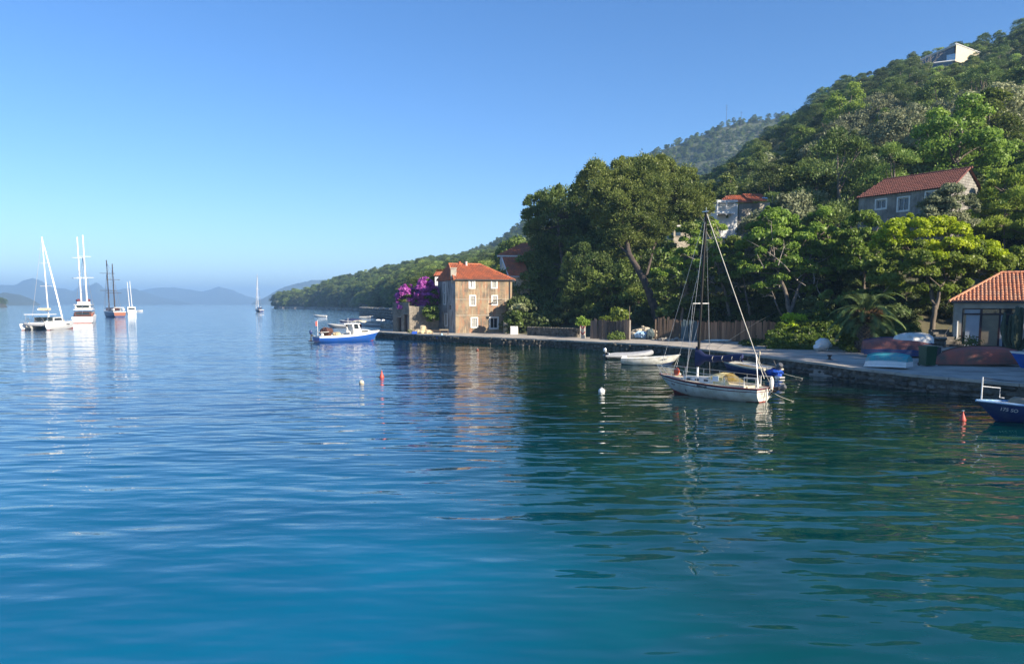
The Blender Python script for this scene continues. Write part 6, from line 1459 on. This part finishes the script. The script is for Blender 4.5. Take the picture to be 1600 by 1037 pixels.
upturned('upturned_boat', 'small upturned dinghy with teal bottom and white sides at the quay edge', (a+b)/2+Vector((0,.65,0)), hd, 2.85, 1.3, .95, [M['teal'], M['white_clean']], [(.55,0),(1,1)], tr=.85, rake=.2, fine=2.2, txt=(.28,.78,-1,'112',.17), dr=.2)
a = gp(1367, 558); b = gp(1468, 560); hd = math.atan2(b.y-a.y, b.x-a.x); c_ = (a+b)/2+Vector((0,.8,.05))
big, fbig = upturned('upturned_boat', 'big upturned wooden boat with faded red bottom and dark blue sides beside the palm', c_, hd, 5.5, 2.1, 1.25, [M['hull_rust'], M['navy_paint']], [(.66,0),(1,1)], tr=.8, rake=.6, rim=M['navy_paint'])
a = W(1392, 538, 2.05); b = W(1450, 536, 2.05); 
upturned('upturned_boat', 'small white skiff lying keel up on top of the big upturned boat', Vector(((P(1392,538,c_.y).x+P(1451,537,c_.y).x)/2, c_.y, P(1420,537.5,c_.y).z)), math.pi+.02, 3.1, 1.35, .72, [M['white'], M['white_clean']], [(.5,0),(1,1)], tr=.85, rake=.3, fine=2.0)
a = gp(1474, 571); b = gp(1588, 573); hd = math.atan2(b.y-a.y, b.x-a.x)
upturned('upturned_boat', 'long low upturned boat with weathered reddish brown bottom in front of the boathouse', (a+b)/2+Vector((0,.85,-.02)), hd+math.pi, 5.3, 1.9, 1.12, [M['hull_red'], M['hull_red']], [(.5,0),(1,1)], tr=.8, rake=.8, rim=M['wood'])
pb_ = place('planks_on_ground', 'weathered planks lying under the red upturned boat', (a+b)/2+Vector((-.1,-.25,.03)), hd, 'planks')
for k in range(3): g = MB(); g.box((k*1.5-1.6, .1*k-.1, .03*k*.2+.02), (1.9,.14,.05), rz=.03*k); g.build('plank', M['wood'], pb_)
# blue boat ashore at the right edge
ab = place('boat_ashore', 'bright blue boat bow with white gunwale standing ashore, cut by the edge of the picture', P(1583, 560, 45.2).copy(), 0)
ab.location = Vector((P(1583,560,45.2).x+2.45, 45.4, QZ+.18)); ab.rotation_euler = (0,0,math.pi-.05)
f5 = hull_fn(4.9, 1.8, .75, 1.0, .12, tr=.8, rake=.7, fine=1.4); make_hull(ab, f5, [M['blue'], M['white_clean']], [(.9,0),(1,1)], floor=.25, rimmat=M['white_clean'], floormat=M['white_clean'])
g = MB(); g.box((-.9,0,-.1), (.2,1.2,.2)); g.box((1.1,0,-.1), (.2,1.0,.2)); g.build('chock', M['wood'], ab, kind='stuff')
# blue boat afloat bottom right
br = place('open_boat', 'dark blue moored boat with pale blue gunwale and white 175 SO lettering beside the quay', Vector((22.55, 31.4, 0)), math.pi+.02)
f6 = hull_fn(5.4, 2.0, .6, .9, .3, tr=.8, rake=.9, fine=1.35, sheer=2.0)
M['pale_blue'] = mat('pale_blue_rim', (.3,.5,.75), rough=.45)
make_hull(br, f6, [M['navy_paint'], M['pale_blue']], [(.95,0),(1,1)], ns=24, floor=.3, rimmat=M['pale_blue'], floormat=M['white'], gw=.09)
b = MB(); fd = []
for k in range(8): s = .66+.335*k/7; a_ = f6(s,1); fd.append([Vector((a_.x, a_.y*q*.93, a_.z-.03+.03*(1-q*q))) for q in (-1,-.5,0,.5,1)])
b.grid(fd); b.build('foredeck', M['white'], br)
b = MB(); b.grid([[Vector((.55+.35*math.cos(t)*1.0, y, .62+.36*math.sin(t))) for t in np.linspace(.2,2.6,7)] for y in (-.65,-.3,0,.3,.65)]); b.build('folded_canopy', M['board_tan'], br)
thwarts(br, f6, (.15,.4), .5, M['white_clean'])
hulltext(br, f6, .865, .66, 1, '175 SO', .22, 'white_clean', .02)
g = MB(); q = Vector((f6(.97,1).x, 0, f6(.97,1).z)); g.tube([q, q+Vector((.0,0,1.02))], .03, 6); g.tube([q+Vector((0,0,.62)), q+Vector((-.75,.05,.55)), q+Vector((-.75,.05,.15)), q+Vector((-.95,.05,.12))], .022, 5); g.build('bow_rail', M['mast_white'], br)
rope('dark line from the bow rail of the moored blue boat to the quay', wpt(br, q+Vector((0,0,1.0))), P(1640, 594, 37.5), .12, .014, 'black')
rope('pale rope from the quay edge down to the water below the upturned dinghy', W(1393, 578, QZ), W(1370, 597, -.05), .05, .012)
# --- things on the quay
bn_ = empty('wheelie_bin', gp(1453, 572)+Vector((0,.35,0)), R(8), 'dark green wheelie bin beside the big upturned boat', 'bin')
b = MB(); b.box((0,0,.62), (.68,.72,1.15), taper=1.12); b.build('body', M['bin_green'], bn_); b = MB(); b.box((0,-.02,1.24), (.84,.9,.09)); b.box((0,-.05,1.3), (.7,.7,.05)); b.build('lid', M['bin_green'], bn_)
b = MB(); b.tube([(-.3,.46,1.15),(.3,.46,1.15)], .025, 6); b.build('handle', M['bin_green'], bn_)
for sd in (-1,1): b = MB(); b.lathe([(.0,-.04),(.11,-.04),(.11,.04),(0,.04)], 12, (sd*.3,.38,.11), rot=Matrix.Rotation(R(90),3,'Y')); b.build('wheel', M['black'], bn_)
gb_ = empty('grey_box', gp(1467, 567)+Vector((0,.9,0)), R(5), 'grey metal box with sloping lid between the green bin and the stone wall', 'box'); b = MB(); b.box((0,0,.55), (.7,.9,1.1)); b.build('body', M['motor_grey'], gb_); b = MB(); b.box((0,0,1.15), (.8,1.0,.07), M=Matrix.Rotation(.12,3,'Y')); b.build('lid', M['render_grey'], gb_)
cd = empty('covered_dinghy', gp(1290, 549)+Vector((0,.6,0)), R(20), 'small object wrapped in a crumpled white cover in front of the hedge', 'covered boat')
b = MB(); b.blob((0,0,.62), (.75,.55,.5), 5, n=16, k=9, amp=.12); b.blob((-.5,0,.35), (.5,.4,.28), 6, n=12, k=7, amp=.15); b.blob((.65,0,.5), (.35,.25,.15), 7, n=12, k=7, amp=.2); b.build('cover', M['white_clean'], cd, smooth=True)
for x in (-.6,.5): b = MB(); b.tube([(x,0,.4),(x,0,0)], .04, 6); b.build('leg', M['steel'], cd)
ky = empty('kayak', P(1122,534.5,79)+Vector((0,0,-.0)), R(-8), 'white kayak hull lying on the ground at the foot of the brown fence', 'kayak'); ky.location.z = .92
b = MB(); b.grid([[Vector((x, .34*math.cos(a)*w, .16+.15*math.sin(a)*w+.06*abs(x/1.5)**2)) for a in np.linspace(0,2*math.pi,9)[:-1]] for x, w in ((-1.5,.03),(-1.2,.45),(-.6,.9),(0,1),(.6,.9),(1.2,.45),(1.5,.03))], wrap=True); b.build('hull', M['white'], ky, smooth=True)
# rubble heaps
def heap(name, label, c, rx, ry, h, n, s, m, seed, single=True, z=None):
    e = empty(name, c, 0, label, 'rubble'); rp = random.Random(seed); ms = []
    big = MB()
    for i in range(n):
        a = rp.uniform(0, 6.28); t = rp.random()**.5; zz = h*(1-t)*rp.uniform(.3,1); sz = s*rp.uniform(.5, 1.4)
        if single and i < 40:
            g = MB(); g.blob((0,0,0), (sz,sz*.8,sz*.65), seed*100+i, n=7, k=4, amp=.25); o = g.build('stone', M[m], e); o.location = (rx*t*math.cos(a), ry*t*math.sin(a), zz+sz*.3)
        else: big.blob((rx*t*math.cos(a), ry*t*math.sin(a), zz+sz*.2), (sz,sz*.8,sz*.65), seed*100+i, n=6, k=4, amp=.25)
    if big.v: big.build('small_stones', M[m], e, kind='stuff')
    return e
hp = heap('net_heap', 'heap of pale folded fishing nets on the quay by the bench', gp(661, 521, QZ)+Vector((0,.6,0)), .95, .6, .95, 26, .38, 'net_cream', 3); hp['category'] = 'nets'
for o in hp.children: o.name = 'net_bundle'
heap('stone_heap', 'heap of grey stones piled in front of the ground floor opening of the ochre house', gp(776, 519.5, QZ)+Vector((0,1.0,0)), 1.7, .7, 1.15, 46, .36, 'rock', 4)
heap('rubble_heap', 'bright sunlit pile of pale stones in the gap between the plank fences', P(1005,528,88)-Vector((0,0,.1)), 2.0, 1.4, 1.9, 90, .34, 'rock_pale', 5)
heap('stone_heap', 'low row of grey rocks at the foot of the dark board fence', P(1046,533,82.2), 1.6, .4, .35, 22, .25, 'rock', 6)
tp_ = empty('blue_tarpaulin', P(1002,525,86.6), 0, 'crumpled light blue tarpaulin on the pale rubble in the fence gap', 'tarpaulin'); b = MB(); b.blob((0,0,.15), (.75,.4,.42), 8, n=14, k=7, amp=.25); b.build('sheet', M['light_blue'], tp_)
tp_ = empty('green_tarpaulin', P(1016,526,86.2), 0, 'dark green covered bundle at the edge of the fence gap', 'tarpaulin'); b = MB(); b.blob((0,0,.3), (.5,.4,.65), 9, n=12, k=7, amp=.2); b.build('sheet', M['sheet_green'], tp_)
for i, (px, h) in enumerate(((984, 2.3), (1024, 2.4))):
    g = empty('gate_post', P(px, 530, 84.6), 0, ('pale' if i == 0 else 'dark')+' wooden post at the '+('pale stone' if i == 0 else 'dark fence')+' side of the fence gap', 'post'); g.location.z = .85; b = MB(); b.box((0,0,h/2), (.16,.16,h)); b.build('shaft', M['bark_pale' if i == 0 else 'wood'], g)
# chevron sign
sg = empty('chevron_sign', P(910.5,532,88.3), 0, 'upright white sign with two dark red downward chevrons by the left plank fence', 'sign'); sg.location.z = .85; s0 = hz_(506)*88.3+CH-.85
b = MB(); b.box((0,0,s0-1.0), (.68,.03,1.5)); b.build('board', M['render_grey'], sg)  # white board drawn grey, the shade on it put into the colour
M['sign_red'] = mat('sign_red', (.25,.02,.03), rough=.5)
for k, z in enumerate((s0-.45, s0-1.15)):
    g = MB(); t = .22
    for sd in (-1, 1): g.add([(0,-.022,z-.18),(0,-.022,z-.18+t*.9),(sd*.28,-.022,z+.12+t*.9),(sd*.28,-.022,z+.12)], [(0,1,2,3)])
    g.build('chevron', M['sign_red'], sg)
for sd in (-1,1): b = MB(); b.tube([(sd*.2,.04,0),(sd*.2,.04,s0-.3)], .03, 6); b.build('post', M['steel'], sg)
# bench and small blue motorboat below it
be = empty('bench', gp(687, 523, QZ)+Vector((0,.6,0)), R(8), 'long wooden bench table with boards on top at the quay edge', 'bench')
b = MB(); b.box((0,0,.55), (2.4,.5,.07)); b.build('seat', M['wood'], be); b = MB(); b.box((.5,0,.66), (1.2,.4,.12)); b.build('board_stack', M['board_tan'], be)
for sd in (-1,0,1): b = MB(); b.box((sd*1.05,0,.26), (.08,.45,.52)); b.build('leg', M['wood'], be)
sm_ = place('motorboat', 'small blue motorboat seen stern on below the bench', W(689, 533.5, 0)+Vector((0,1.2,0)), R(95)); f7 = hull_fn(3.6, 1.65, .6, .75, .2, tr=.85); make_hull(sm_, f7, [M['blue'], M['blue']], [(.5,0),(1,1)], floor=.2, rimmat=M['blue_tarp'], floormat=M['light_blue'])
thwarts(sm_, f7, (.3,.6), .42, M['light_blue']); outboard(sm_, f7(0,1).x-.05, 0, .6, s=.9, tilt=R(15), m='light_blue')
# white cabinet, posts, jars by the house
wc = empty('white_cabinet', gp(803.5, 522.5, QZ)+Vector((0,.6,0)), R(-6), 'white metal cabinet standing beside the stone heap under the fig tree', 'cabinet'); b = MB(); b.box((0,0,.55), (1.0,.6,1.1)); b.build('body', M['white_clean'], wc); b = MB(); b.box((-.05,-.31,.55), (.8,.03,.95)); b.build('door', M['render_white'], wc)
bl = empty('barrier_board', gp(790, 521, QZ)+Vector((0,.8,0)), 0, 'pale upright board leaning at the corner of the ochre house', 'board'); b = MB(); b.box((0,0,.95), (.6,.08,1.9), M=Matrix.Rotation(.06,3,'X')); b.build('panel', M['render_grey'], bl)
for i, px in enumerate((714, 717, 806.5)):
    g = empty('clay_pot' if i < 2 else 'wooden_post', gp(px, 520, QZ)+Vector((0,.3,0)), 0, ('terracotta pot at the foot of the house corner','small pale stone beside the terracotta pot','thin post in front of the fig tree')[i], ('pot','stone','post')[i]); b = MB()
    if i == 0: b.lathe([(.0,0),(.22,0),(.33,.4),(.36,.5),(.3,.5),(.2,.1)], 12)
    elif i == 1: b.blob((0,0,.15), (.3,.25,.2), 4)
    else: b.tube([(0,0,0),(0,0,2.6)], .05, 6)
    b.build(('vessel','stone','shaft')[i], M[('tile','rock','bark_dark')[i]], g)
pb = empty('planter_bush', gp(640, 522, QZ)+Vector((0,.4,0)), 0, 'small grey-green shrub on the quay beside a blue crate', 'shrub'); V, Q = clump_leaves([(0,0,.3)], [.4], 160, .14, np.random.RandomState(3)); fast('crown', V, Q, M['olive'], pb)
bc = empty('blue_crate', gp(646.5, 522, QZ)+Vector((0,.5,0)), .2, 'blue plastic fish crate beside the net heap', 'crate'); b = MB()
for c_, s_ in (((0,0,.03),(.7,.45,.05)),((.34,0,.2),(.03,.45,.35)),((-.34,0,.2),(.03,.45,.35)),((0,.22,.2),(.65,.03,.35)),((0,-.22,.2),(.65,.03,.35))): b.box(c_, s_)
b.build('walls', M['blue_tarp'], bc)
# --- buoys
def ball_buoy(px, py, r, m, label, d=None):
    e = empty('mooring_buoy', W(px, py, 0), 0, label, 'buoy'); b = MB(); b.lathe([(0,-r*.6)]+[(r*math.sin(t), r*.35-r*math.cos(t)) for t in np.linspace(.35,2.9,9)]+[(.04,r*1.33)], 14); b.build('float', M[m], e, smooth=True); b = MB(); b.lathe([(.0,r*1.3),(.05,r*1.35),(.05,r*1.6),(0,r*1.6)], 8); b.build('eye', M['steel'], e); return e
def cone_buoy(px, py, r, m, label):
    e = empty('cone_buoy', W(px, py, 0), R(20), label, 'buoy'); b = MB(); b.lathe([(0,-r*.8),(r*.75,-r*.45),(r,0),(r*.95,r*.4),(r*.55,r*1.5),(r*.25,r*2.3),(r*.18,r*2.9),(0,r*3.0)], 14); b.build('float', M[m], e, smooth=True); b = MB(); b.lathe([(.0,r*2.9),(.05,r*2.95),(.05,r*3.3),(0,r*3.3)], 8); b.build('eye', M['steel'], e); return e
ball_buoy(940, 613, .19, 'white_clean', 'white ball buoy in the green water left of the sailing boat')
ball_buoy(565, 599, .16, 'cream', 'small cream ball buoy in open water near the red cone buoy')
cone_buoy(596.5, 590, .17, 'buoy_red', 'red cone-shaped mooring buoy in front of the ochre house')
cone_buoy(1504, 657, .14, 'buoy_red', 'small faded red buoy floating beside the moored blue boat with lettering')
ball_buoy(746, 547.5, .16, 'tile_dark', 'tiny brown float in the reflection of the ochre house')
# --- boats at anchor, far left
def mastset(parent, m, base, top, r, spreads=(), name='mast'):
    b = MB(); b.tube([base, top], [r, r*.8], 8); mo = b.build(name, M[m], parent)
    for z, w in spreads: g = MB(); t = (z-base[2])/(top[2]-base[2]); q = Vector(base).lerp(Vector(top), t); g.tube([q+Vector((0,-w,0)), q+Vector((0,w,0))], r*.35, 5); g.build('spreader', M[m], mo)
    return mo
def stays(parent, top, pts, r=.03):
    for p in pts: b = MB(); b.tube([top, p], r, 4); b.build('stay', M['steel'], parent)
def wl(px, py): return W(px, py, 0)
# catamaran
cp0 = wl(77, 514.0); ca = place('catamaran', 'white sailing catamaran at anchor with furled headsail and dinghy hung between its hulls', cp0, R(96))
for sd in (-1, 1):
    f = hull_fn(10.2, 1.5, 1.15, 1.55, .3, tr=.75, rake=.3, fine=1.2, sheer=1.3); e = bpy.data.objects.new('hull', None); COL.objects.link(e); e.parent = ca; e.location = (0, sd*2.3, 0)
    make_hull(e, f, [M['antifoul_red'], M['white_clean'], M['white_clean']], [(.18,0),(.9,1),(1,2)], ns=14, nv=5, deck=True, name='shell')
    g = MB(); g.box((1.2, sd*(-.0), .95), (1.6,1.36,.16)); g.build('hull_window', M['dark_glass'], e)
g = MB(); g.box((.0,0,1.1), (6.5,4.4,.5)); g.build('bridge_deck', M['white_clean'], ca)
g = MB(); g.grid([[Vector((3.2,-1.6,1.35)),Vector((3.2,1.6,1.35))],[Vector((2.0,-1.7,2.3)),Vector((2.0,1.7,2.3))],[Vector((-1.6,-1.8,2.4)),Vector((-1.6,1.8,2.4))]]); g.box((-.1,1.75,1.85), (3.6,.08,1.0)); g.box((-.1,-1.75,1.85), (3.6,.08,1.0)); g.box((-1.6,0,1.5), (.1,3.4,.4)); g.box((-3.0,0,2.95), (3.4,4.3,.12)); g.build('saloon', M['white_clean'], ca)
for sd in (-1,1):
    g = MB(); g.box((0,sd*1.80,1.95), (3.0,.04,.5)); g.build('saloon_window', M['dark_glass'], ca)
    g = MB(); g.tube([(-4.4,sd*2.0,1.3),(-4.4,sd*2.0,2.9)], .05, 5); g.build('bimini_post', M['steel'], ca)
for y in (-1.0,0,1.0): g = MB(); g.box((-1.68,y,1.98), (.05,.8,.75)); g.build('aft_window', M['dark_glass'], ca)
mt = Vector((1.6,.75,2.3)); tz_ = P(65.5,361,137).z; mtop = Vector((1.3,.9,tz_)); mastset(ca, 'mast_white', mt, mtop, .13, ((8.5,1.1),(13,.8)))
g = MB(); g.tube([mt+Vector((0,0,1.3)), Vector((-3.8,0,3.9))], .12, 6); g.build('boom', M['mast_white'], ca); g = MB(); g.box((-1.3,0,3.95), (4.2,.3,.45)); g.build('sail_bag', M['cream'], ca)
fs = Vector((4.9,-.4,1.7)); q = mtop.lerp(fs, .12); g = MB(); g.tube([q, q.lerp(fs,.5), fs], [.10,.17,.10], 6); g.build('furled_headsail', M['white_clean'], ca)
stays(ca, mtop, [fs, Vector((-.6,2.9,1.5)), Vector((-.6,-2.9,1.5))], .035)
di = bpy.data.objects.new('dinghy', None); COL.objects.link(di); di.parent = ca; di.location = (-5.2, .2, .75); di.rotation_euler = (0,0,R(90))
g = MB(); g.tube([(-1.6,.6,.2),(.6,.65,.25),(1.5,.3,.4),(1.7,0,.45),(1.5,-.3,.4),(.6,-.65,.25),(-1.6,-.6,.2)], .22, 8); g.box((-.2,0,.1), (2.6,1.0,.08)); g.build('dinghy_tube', M['grey_rubber'], di)
for nm, pos in (('davit', 1.3), ('davit', -1.3)): g = MB(); g.tube([(-4.4,pos,1.3),(-4.9,pos,2.2),(-5.4,pos,2.2)], .06, 5); g.build(nm, M['steel'], ca)
railset(ca, hull_fn(10.2, 6.2, 1.15, 1.55, .3, tr=.95, rake=.3, fine=6), .05, .9, 8, .6, .025)
# white motor sailer
ms0 = wl(134, 503.2); ms = place('motor_sailer', 'large white two masted motor sailer with stacked cabin decks and twin tall white masts', ms0, R(116)); ms.scale = (.9, .82, .8)
f = hull_fn(24, 6.4, 2.0, 3.2, 1.2, tr=.92, rake=2, fine=1.5, pw=(5,.45,.06)); make_hull(ms, f, [M['antifoul_red'], M['white_clean'], M['white_clean']], [(.3,0),(.9,1),(1,2)], ns=16, nv=6, deck=True)
for (x, l, w, z, h, m, nm) in ((-1.5,16,4.6,2.9,1.5,'net_brown','main_deck_house'), (-2,13,5.2,4.3,.18,'white_clean','deck_edge'), (-2.2,10.5,4.4,5.1,1.5,'white_clean','upper_deck_house'), (-2.6,11,5.0,5.95,.16,'white_clean','deck_edge'), (-1.8,6,3.4,6.5,.9,'white_clean','flybridge')):
    g = MB(); g.box((x,0,z), (l,w,h)); o = g.build(nm, M[m], ms)
    if 'house' in nm: g = MB(); g.box((x-.03,0,z+.15), (l+.12,w*.8,h*.5)); g.box((x,0,z+.15), (l*.85,w+.1,h*.5)); g.build('window_band', M['dark_glass'], o)
for k in range(5): g = MB(); g.box((-9.6+.5*k,-2.6+k*1.25,2.6), (.5,.55,.9)); g.build('deck_locker', M['buoy_red' if k % 2 else 'varnish'], ms)
for bx_, tx, x, y in ((131,122.8,5.0,1.3), (136.8,128.6,-3.0,-.95)):
    tzz = P(tx, 364, 196).z; mastset(ms, 'mast_white', (x, y, 4), (x, y+.15, tzz*1.245), .26, ((15,2.4),(22,2.0)))
for k, yy in enumerate((1.6,-1.2)): g = MB(); g.blob((-3+2*k,yy,7.4), (.7,.6,.5), 4+k, n=10, k=6); g.build('furled_red_cover', M['maroon'], ms)
stays(ms, Vector((-1.4,-.4,22)), [Vector((-11,0,3)), Vector((-2,-3,3)), Vector((-2,3,3)), Vector((11,0,4))], .05)
# dark schooner
sc0 = wl(176, 495.2); sc_ = place('schooner', 'dark wooden two masted schooner with reddish stern and bare black masts', sc0, R(135))
f = hull_fn(17, 5.0, 2.1, 2.7, 1.0, tr=.85, rake=2.0, fine=1.4, pw=(4,.5,.08)); make_hull(sc_, f, [M['navy_paint'], M['varnish'], M['white_clean']], [(.35,0),(.9,0),(1,2)], ns=16, nv=6, deck=True, rimmat=M['white_clean'])
a_ = f(0,.4); b_ = f(0,.88); g = MB(); g.quad((a_.x-.02,-a_.y*.98,a_.z),(a_.x-.02,a_.y*.98,a_.z),(b_.x-.02,b_.y*.98,b_.z),(b_.x-.02,-b_.y*.98,b_.z)); g.build('transom_panel', M['varnish'], sc_)
g = MB(); g.box((-1,0,3.0), (7,3.0,1.0)); g.build('deckhouse', M['varnish'], sc_); g = MB(); g.box((-6,0,3.6), (3.5,3.6,.15)); g.build('awning', M['white_clean'], sc_)
for k in range(4): g = MB(); g.box((-7.5+k*.9,(-1.6,1.5,-1.2,1.4)[k],2.9), (.5,.5,.9)); g.build('deck_locker', M['white_clean'], sc_)
for px0, px1, py1, x in ((166.8,160.6,403,3.4), (175.5,169,410,-3.0)):
    tzz = P(px1, py1, 271).z; mastset(sc_, 'mast_wood', (x,0,2.5), (x+.1,0,tzz), .22, ((9,2.6),(14,2.4)) if x < 0 else ((10,2.8),(16.5,2.6)))
stays(sc_, Vector((2.7,0,20)), [Vector((8.5,0,3)), Vector((2,2.4,2.4)), Vector((2,-2.4,2.4)), Vector((-2.1,0,17))], .05); stays(sc_, Vector((-2.1,0,17)), [Vector((-8,0,2.6)), Vector((-3,2.4,2.4)), Vector((-3,-2.4,2.4))], .05)
# small white yacht with twin masts
wy = place('motor_yacht', 'small white yacht with two short white masts, farthest right of the anchored row', wl(205, 489.8), R(121)); f = hull_fn(13, 4.6, 1.6, 2.2, .8, tr=.9, rake=1.2, pw=(5,.45,.06)); make_hull(wy, f, [M['navy_paint'], M['white_clean']], [(.15,0),(1,1)], ns=12, nv=4, deck=True)
g = MB(); g.box((-1,0,2.6), (6,3.6,1.7)); g.build('cabin', M['white_clean'], wy); g = MB(); g.box((-4.02,0,2.5), (.1,3.0,.9)); g.build('window_band', M['dark_glass'], wy)
for x, y, py in ((0,.6,438.5), (-1,-.5,437)): mastset(wy, 'mast_white', (x,y,3.4), (x-.3,y+.5,P(203,py,361).z), .17)
td = place('tender', 'tiny white tender with people floating beside the small white yacht', wl(218, 486.5), R(10)); f = hull_fn(4.5,1.8,.7,.9,.2); make_hull(td, f, [M['white_clean'], M['white_clean']], [(.5,0),(1,1)], ns=8, nv=4, floor=.3)
# sloop
sl_ = place('sloop', 'dark hulled sloop with a single tall white mast anchored alone in the channel', wl(404.5, 487.2), R(125)); f = hull_fn(12, 3.8, 1.3, 1.6, .4, tr=.8, rake=1.2); make_hull(sl_, f, [M['navy_paint'], M['white_clean']], [(.86,0),(1,1)], ns=14, nv=5, deck=True, floormat=M['cream'])
g = MB(); g.box((-5.93,0,.75), (.06,2.6,.9)); g.build('transom_panel', M['cream'], sl_); g = MB(); g.box((.8,0,1.75), (4.5,2.2,.5)); g.build('coachroof', M['white_clean'], sl_); g = MB(); g.box((-2.5,0,2.3), (1.6,2.4,.8)); g.build('sprayhood', M['navy'], sl_)
tzz = P(399.5,425,428).z; mastset(sl_, 'mast_white', (1.2,0,1.9), (.9,0,tzz), .16, ((9,1.2),(14,1.0))); stays(sl_, Vector((.9,0,tzz)), [Vector((5.8,0,1.7)), Vector((-5.8,0,1.5)), Vector((.6,1.8,1.5)), Vector((.6,-1.8,1.5))], .05); g = MB(); g.tube([Vector((1.1,0,tzz-.8)), Vector((5.6,0,2.0))], .13, 5); g.build('furled_headsail', M['white_clean'], sl_)
g = MB(); g.tube([(1.2,0,3.0),(-3.6,0,3.2)], .16, 6); g.build('boom', M['mast_white'], sl_)
# small craft between the jetty and the headland
def small(px, py, L_, hd, label, hullm='white_clean', cover=None, cabin=False, name='moored_boat', dz=0):
    e = place(name, label, wl(px, py), R(hd)); f = hull_fn(L_, L_*.33, .55, .85, .2, tr=.8, rake=.5); make_hull(e, f, [M[hullm], M['white_clean']], [(.85,0),(1,1)], ns=10, nv=4, floor=.25, floormat=M['cream'])
    if cover: g = MB(); g.blob((-.1*L_,0,.75), (L_*.38, L_*.15, .55), 4, n=14, k=8, amp=.08); g.build('cover', M[cover], e, smooth=True)
    if cabin: g = MB(); g.box((.05*L_,0,1.2), (L_*.3,L_*.24,1.0), taper=.85); c_ = g.build('cabin', M['white_clean'], e); g = MB(); g.box((.05*L_,0,1.35), (L_*.28,L_*.25,.35)); g.build('cabin_window', M['dark_glass'], c_)
    if not cover and not cabin: thwarts(e, f, (.25,.55), .5, M['cream'])
    return e
small(531, 479.6, 8, 20, 'white cabin motorboat close under the wooded headland', cabin=True)
small(518, 479.9, 5, 160, 'tiny white boat beside the cabin motorboat at the headland')
small(492, 479.7, 9, 5, 'low white boats shape along the rocky shore of the headland')
small(500, 495.0, 5.2, 175, 'long low white rowing boat alone on the water behind the fishing boat')
small(573, 497.0, 5.0, 3, 'white open boat with a dark outboard beyond the covered boats')
outb = small(527, 511.8, 4.2, 178, 'grey inflatable with outboard floating just behind the fishing boat', 'grey_rubber')
outboard(outb, -2.1, 0, .6, m='black')
small(549, 505.5, 6.0, 185, 'dark blue boat under a navy cover behind the wheelhouse of the fishing boat', 'navy_paint', 'navy')
small(565, 509, 5.0, 20, 'small boat with orange floats moored beside the domed cover', 'buoy_red', 'cream')
small(583, 509.5, 6.2, 170, 'boat under a domed pale grey cover moored behind the jetty', 'white_clean', 'render_grey')
small(592, 507, 3.6, 80, 'white bow pointing up beside the domed grey cover', 'white_clean', 'white_clean')
small(599, 507, 3.6, 95, 'second white bow moored against the jetty corner', 'white_clean', 'white_clean')
small(598, 494.5, 9.5, 8, 'white cabin boat with orange side moored farther back by the garden wall', 'tile', None, True)
# jetty clutter
for i, (px, d_, m, lab) in enumerate(((603,125,'rock','grey boulder at the root of the jetty'),(607,124,'rock','second grey boulder at the root of the jetty'),(611,122,'rock','boulder leaning on the garden wall corner'),(605,128,'white_clean','crumpled white sheet on the boulders behind the jetty'))):
    e = empty('boulder' if i < 3 else 'white_sheet', Vector((P(px,500,d_).x, d_, .9)), 0, lab, 'boulder' if i < 3 else 'sheet'); g = MB(); g.blob((0,0,.5), (.9,.8,.8), i+3, n=9, k=6, amp=.2); g.build('rock' if i < 3 else 'sheet', M[m], e)
sw = stone_wall('shore_wall', 'low stone retaining wall along the far shore behind the moored boats', P(565,489,330).xy, P(616,489,240).xy, 0, 3.6, .8, 1.6, .9, single=False, seed=8)
g = MB(); rp = random.Random(5)
for i in range(160):
    px = rp.uniform(440, 600); X = (px-CX)/F; v = .16+rp.uniform(-.01,.03); p = HILL.at(np.array([X]), np.array([.165]))[0]; s = rp.uniform(.6, 2.0)*p[1]/900
    g.blob((p[0]+rp.uniform(-2,2), p[1]-rp.uniform(0,4), .5), (s*2.2, s*1.4, s*.9), i, n=6, k=3)
o = g.build('shore_rocks', M['rock']); tag(o, None, None, None, 'stuff')
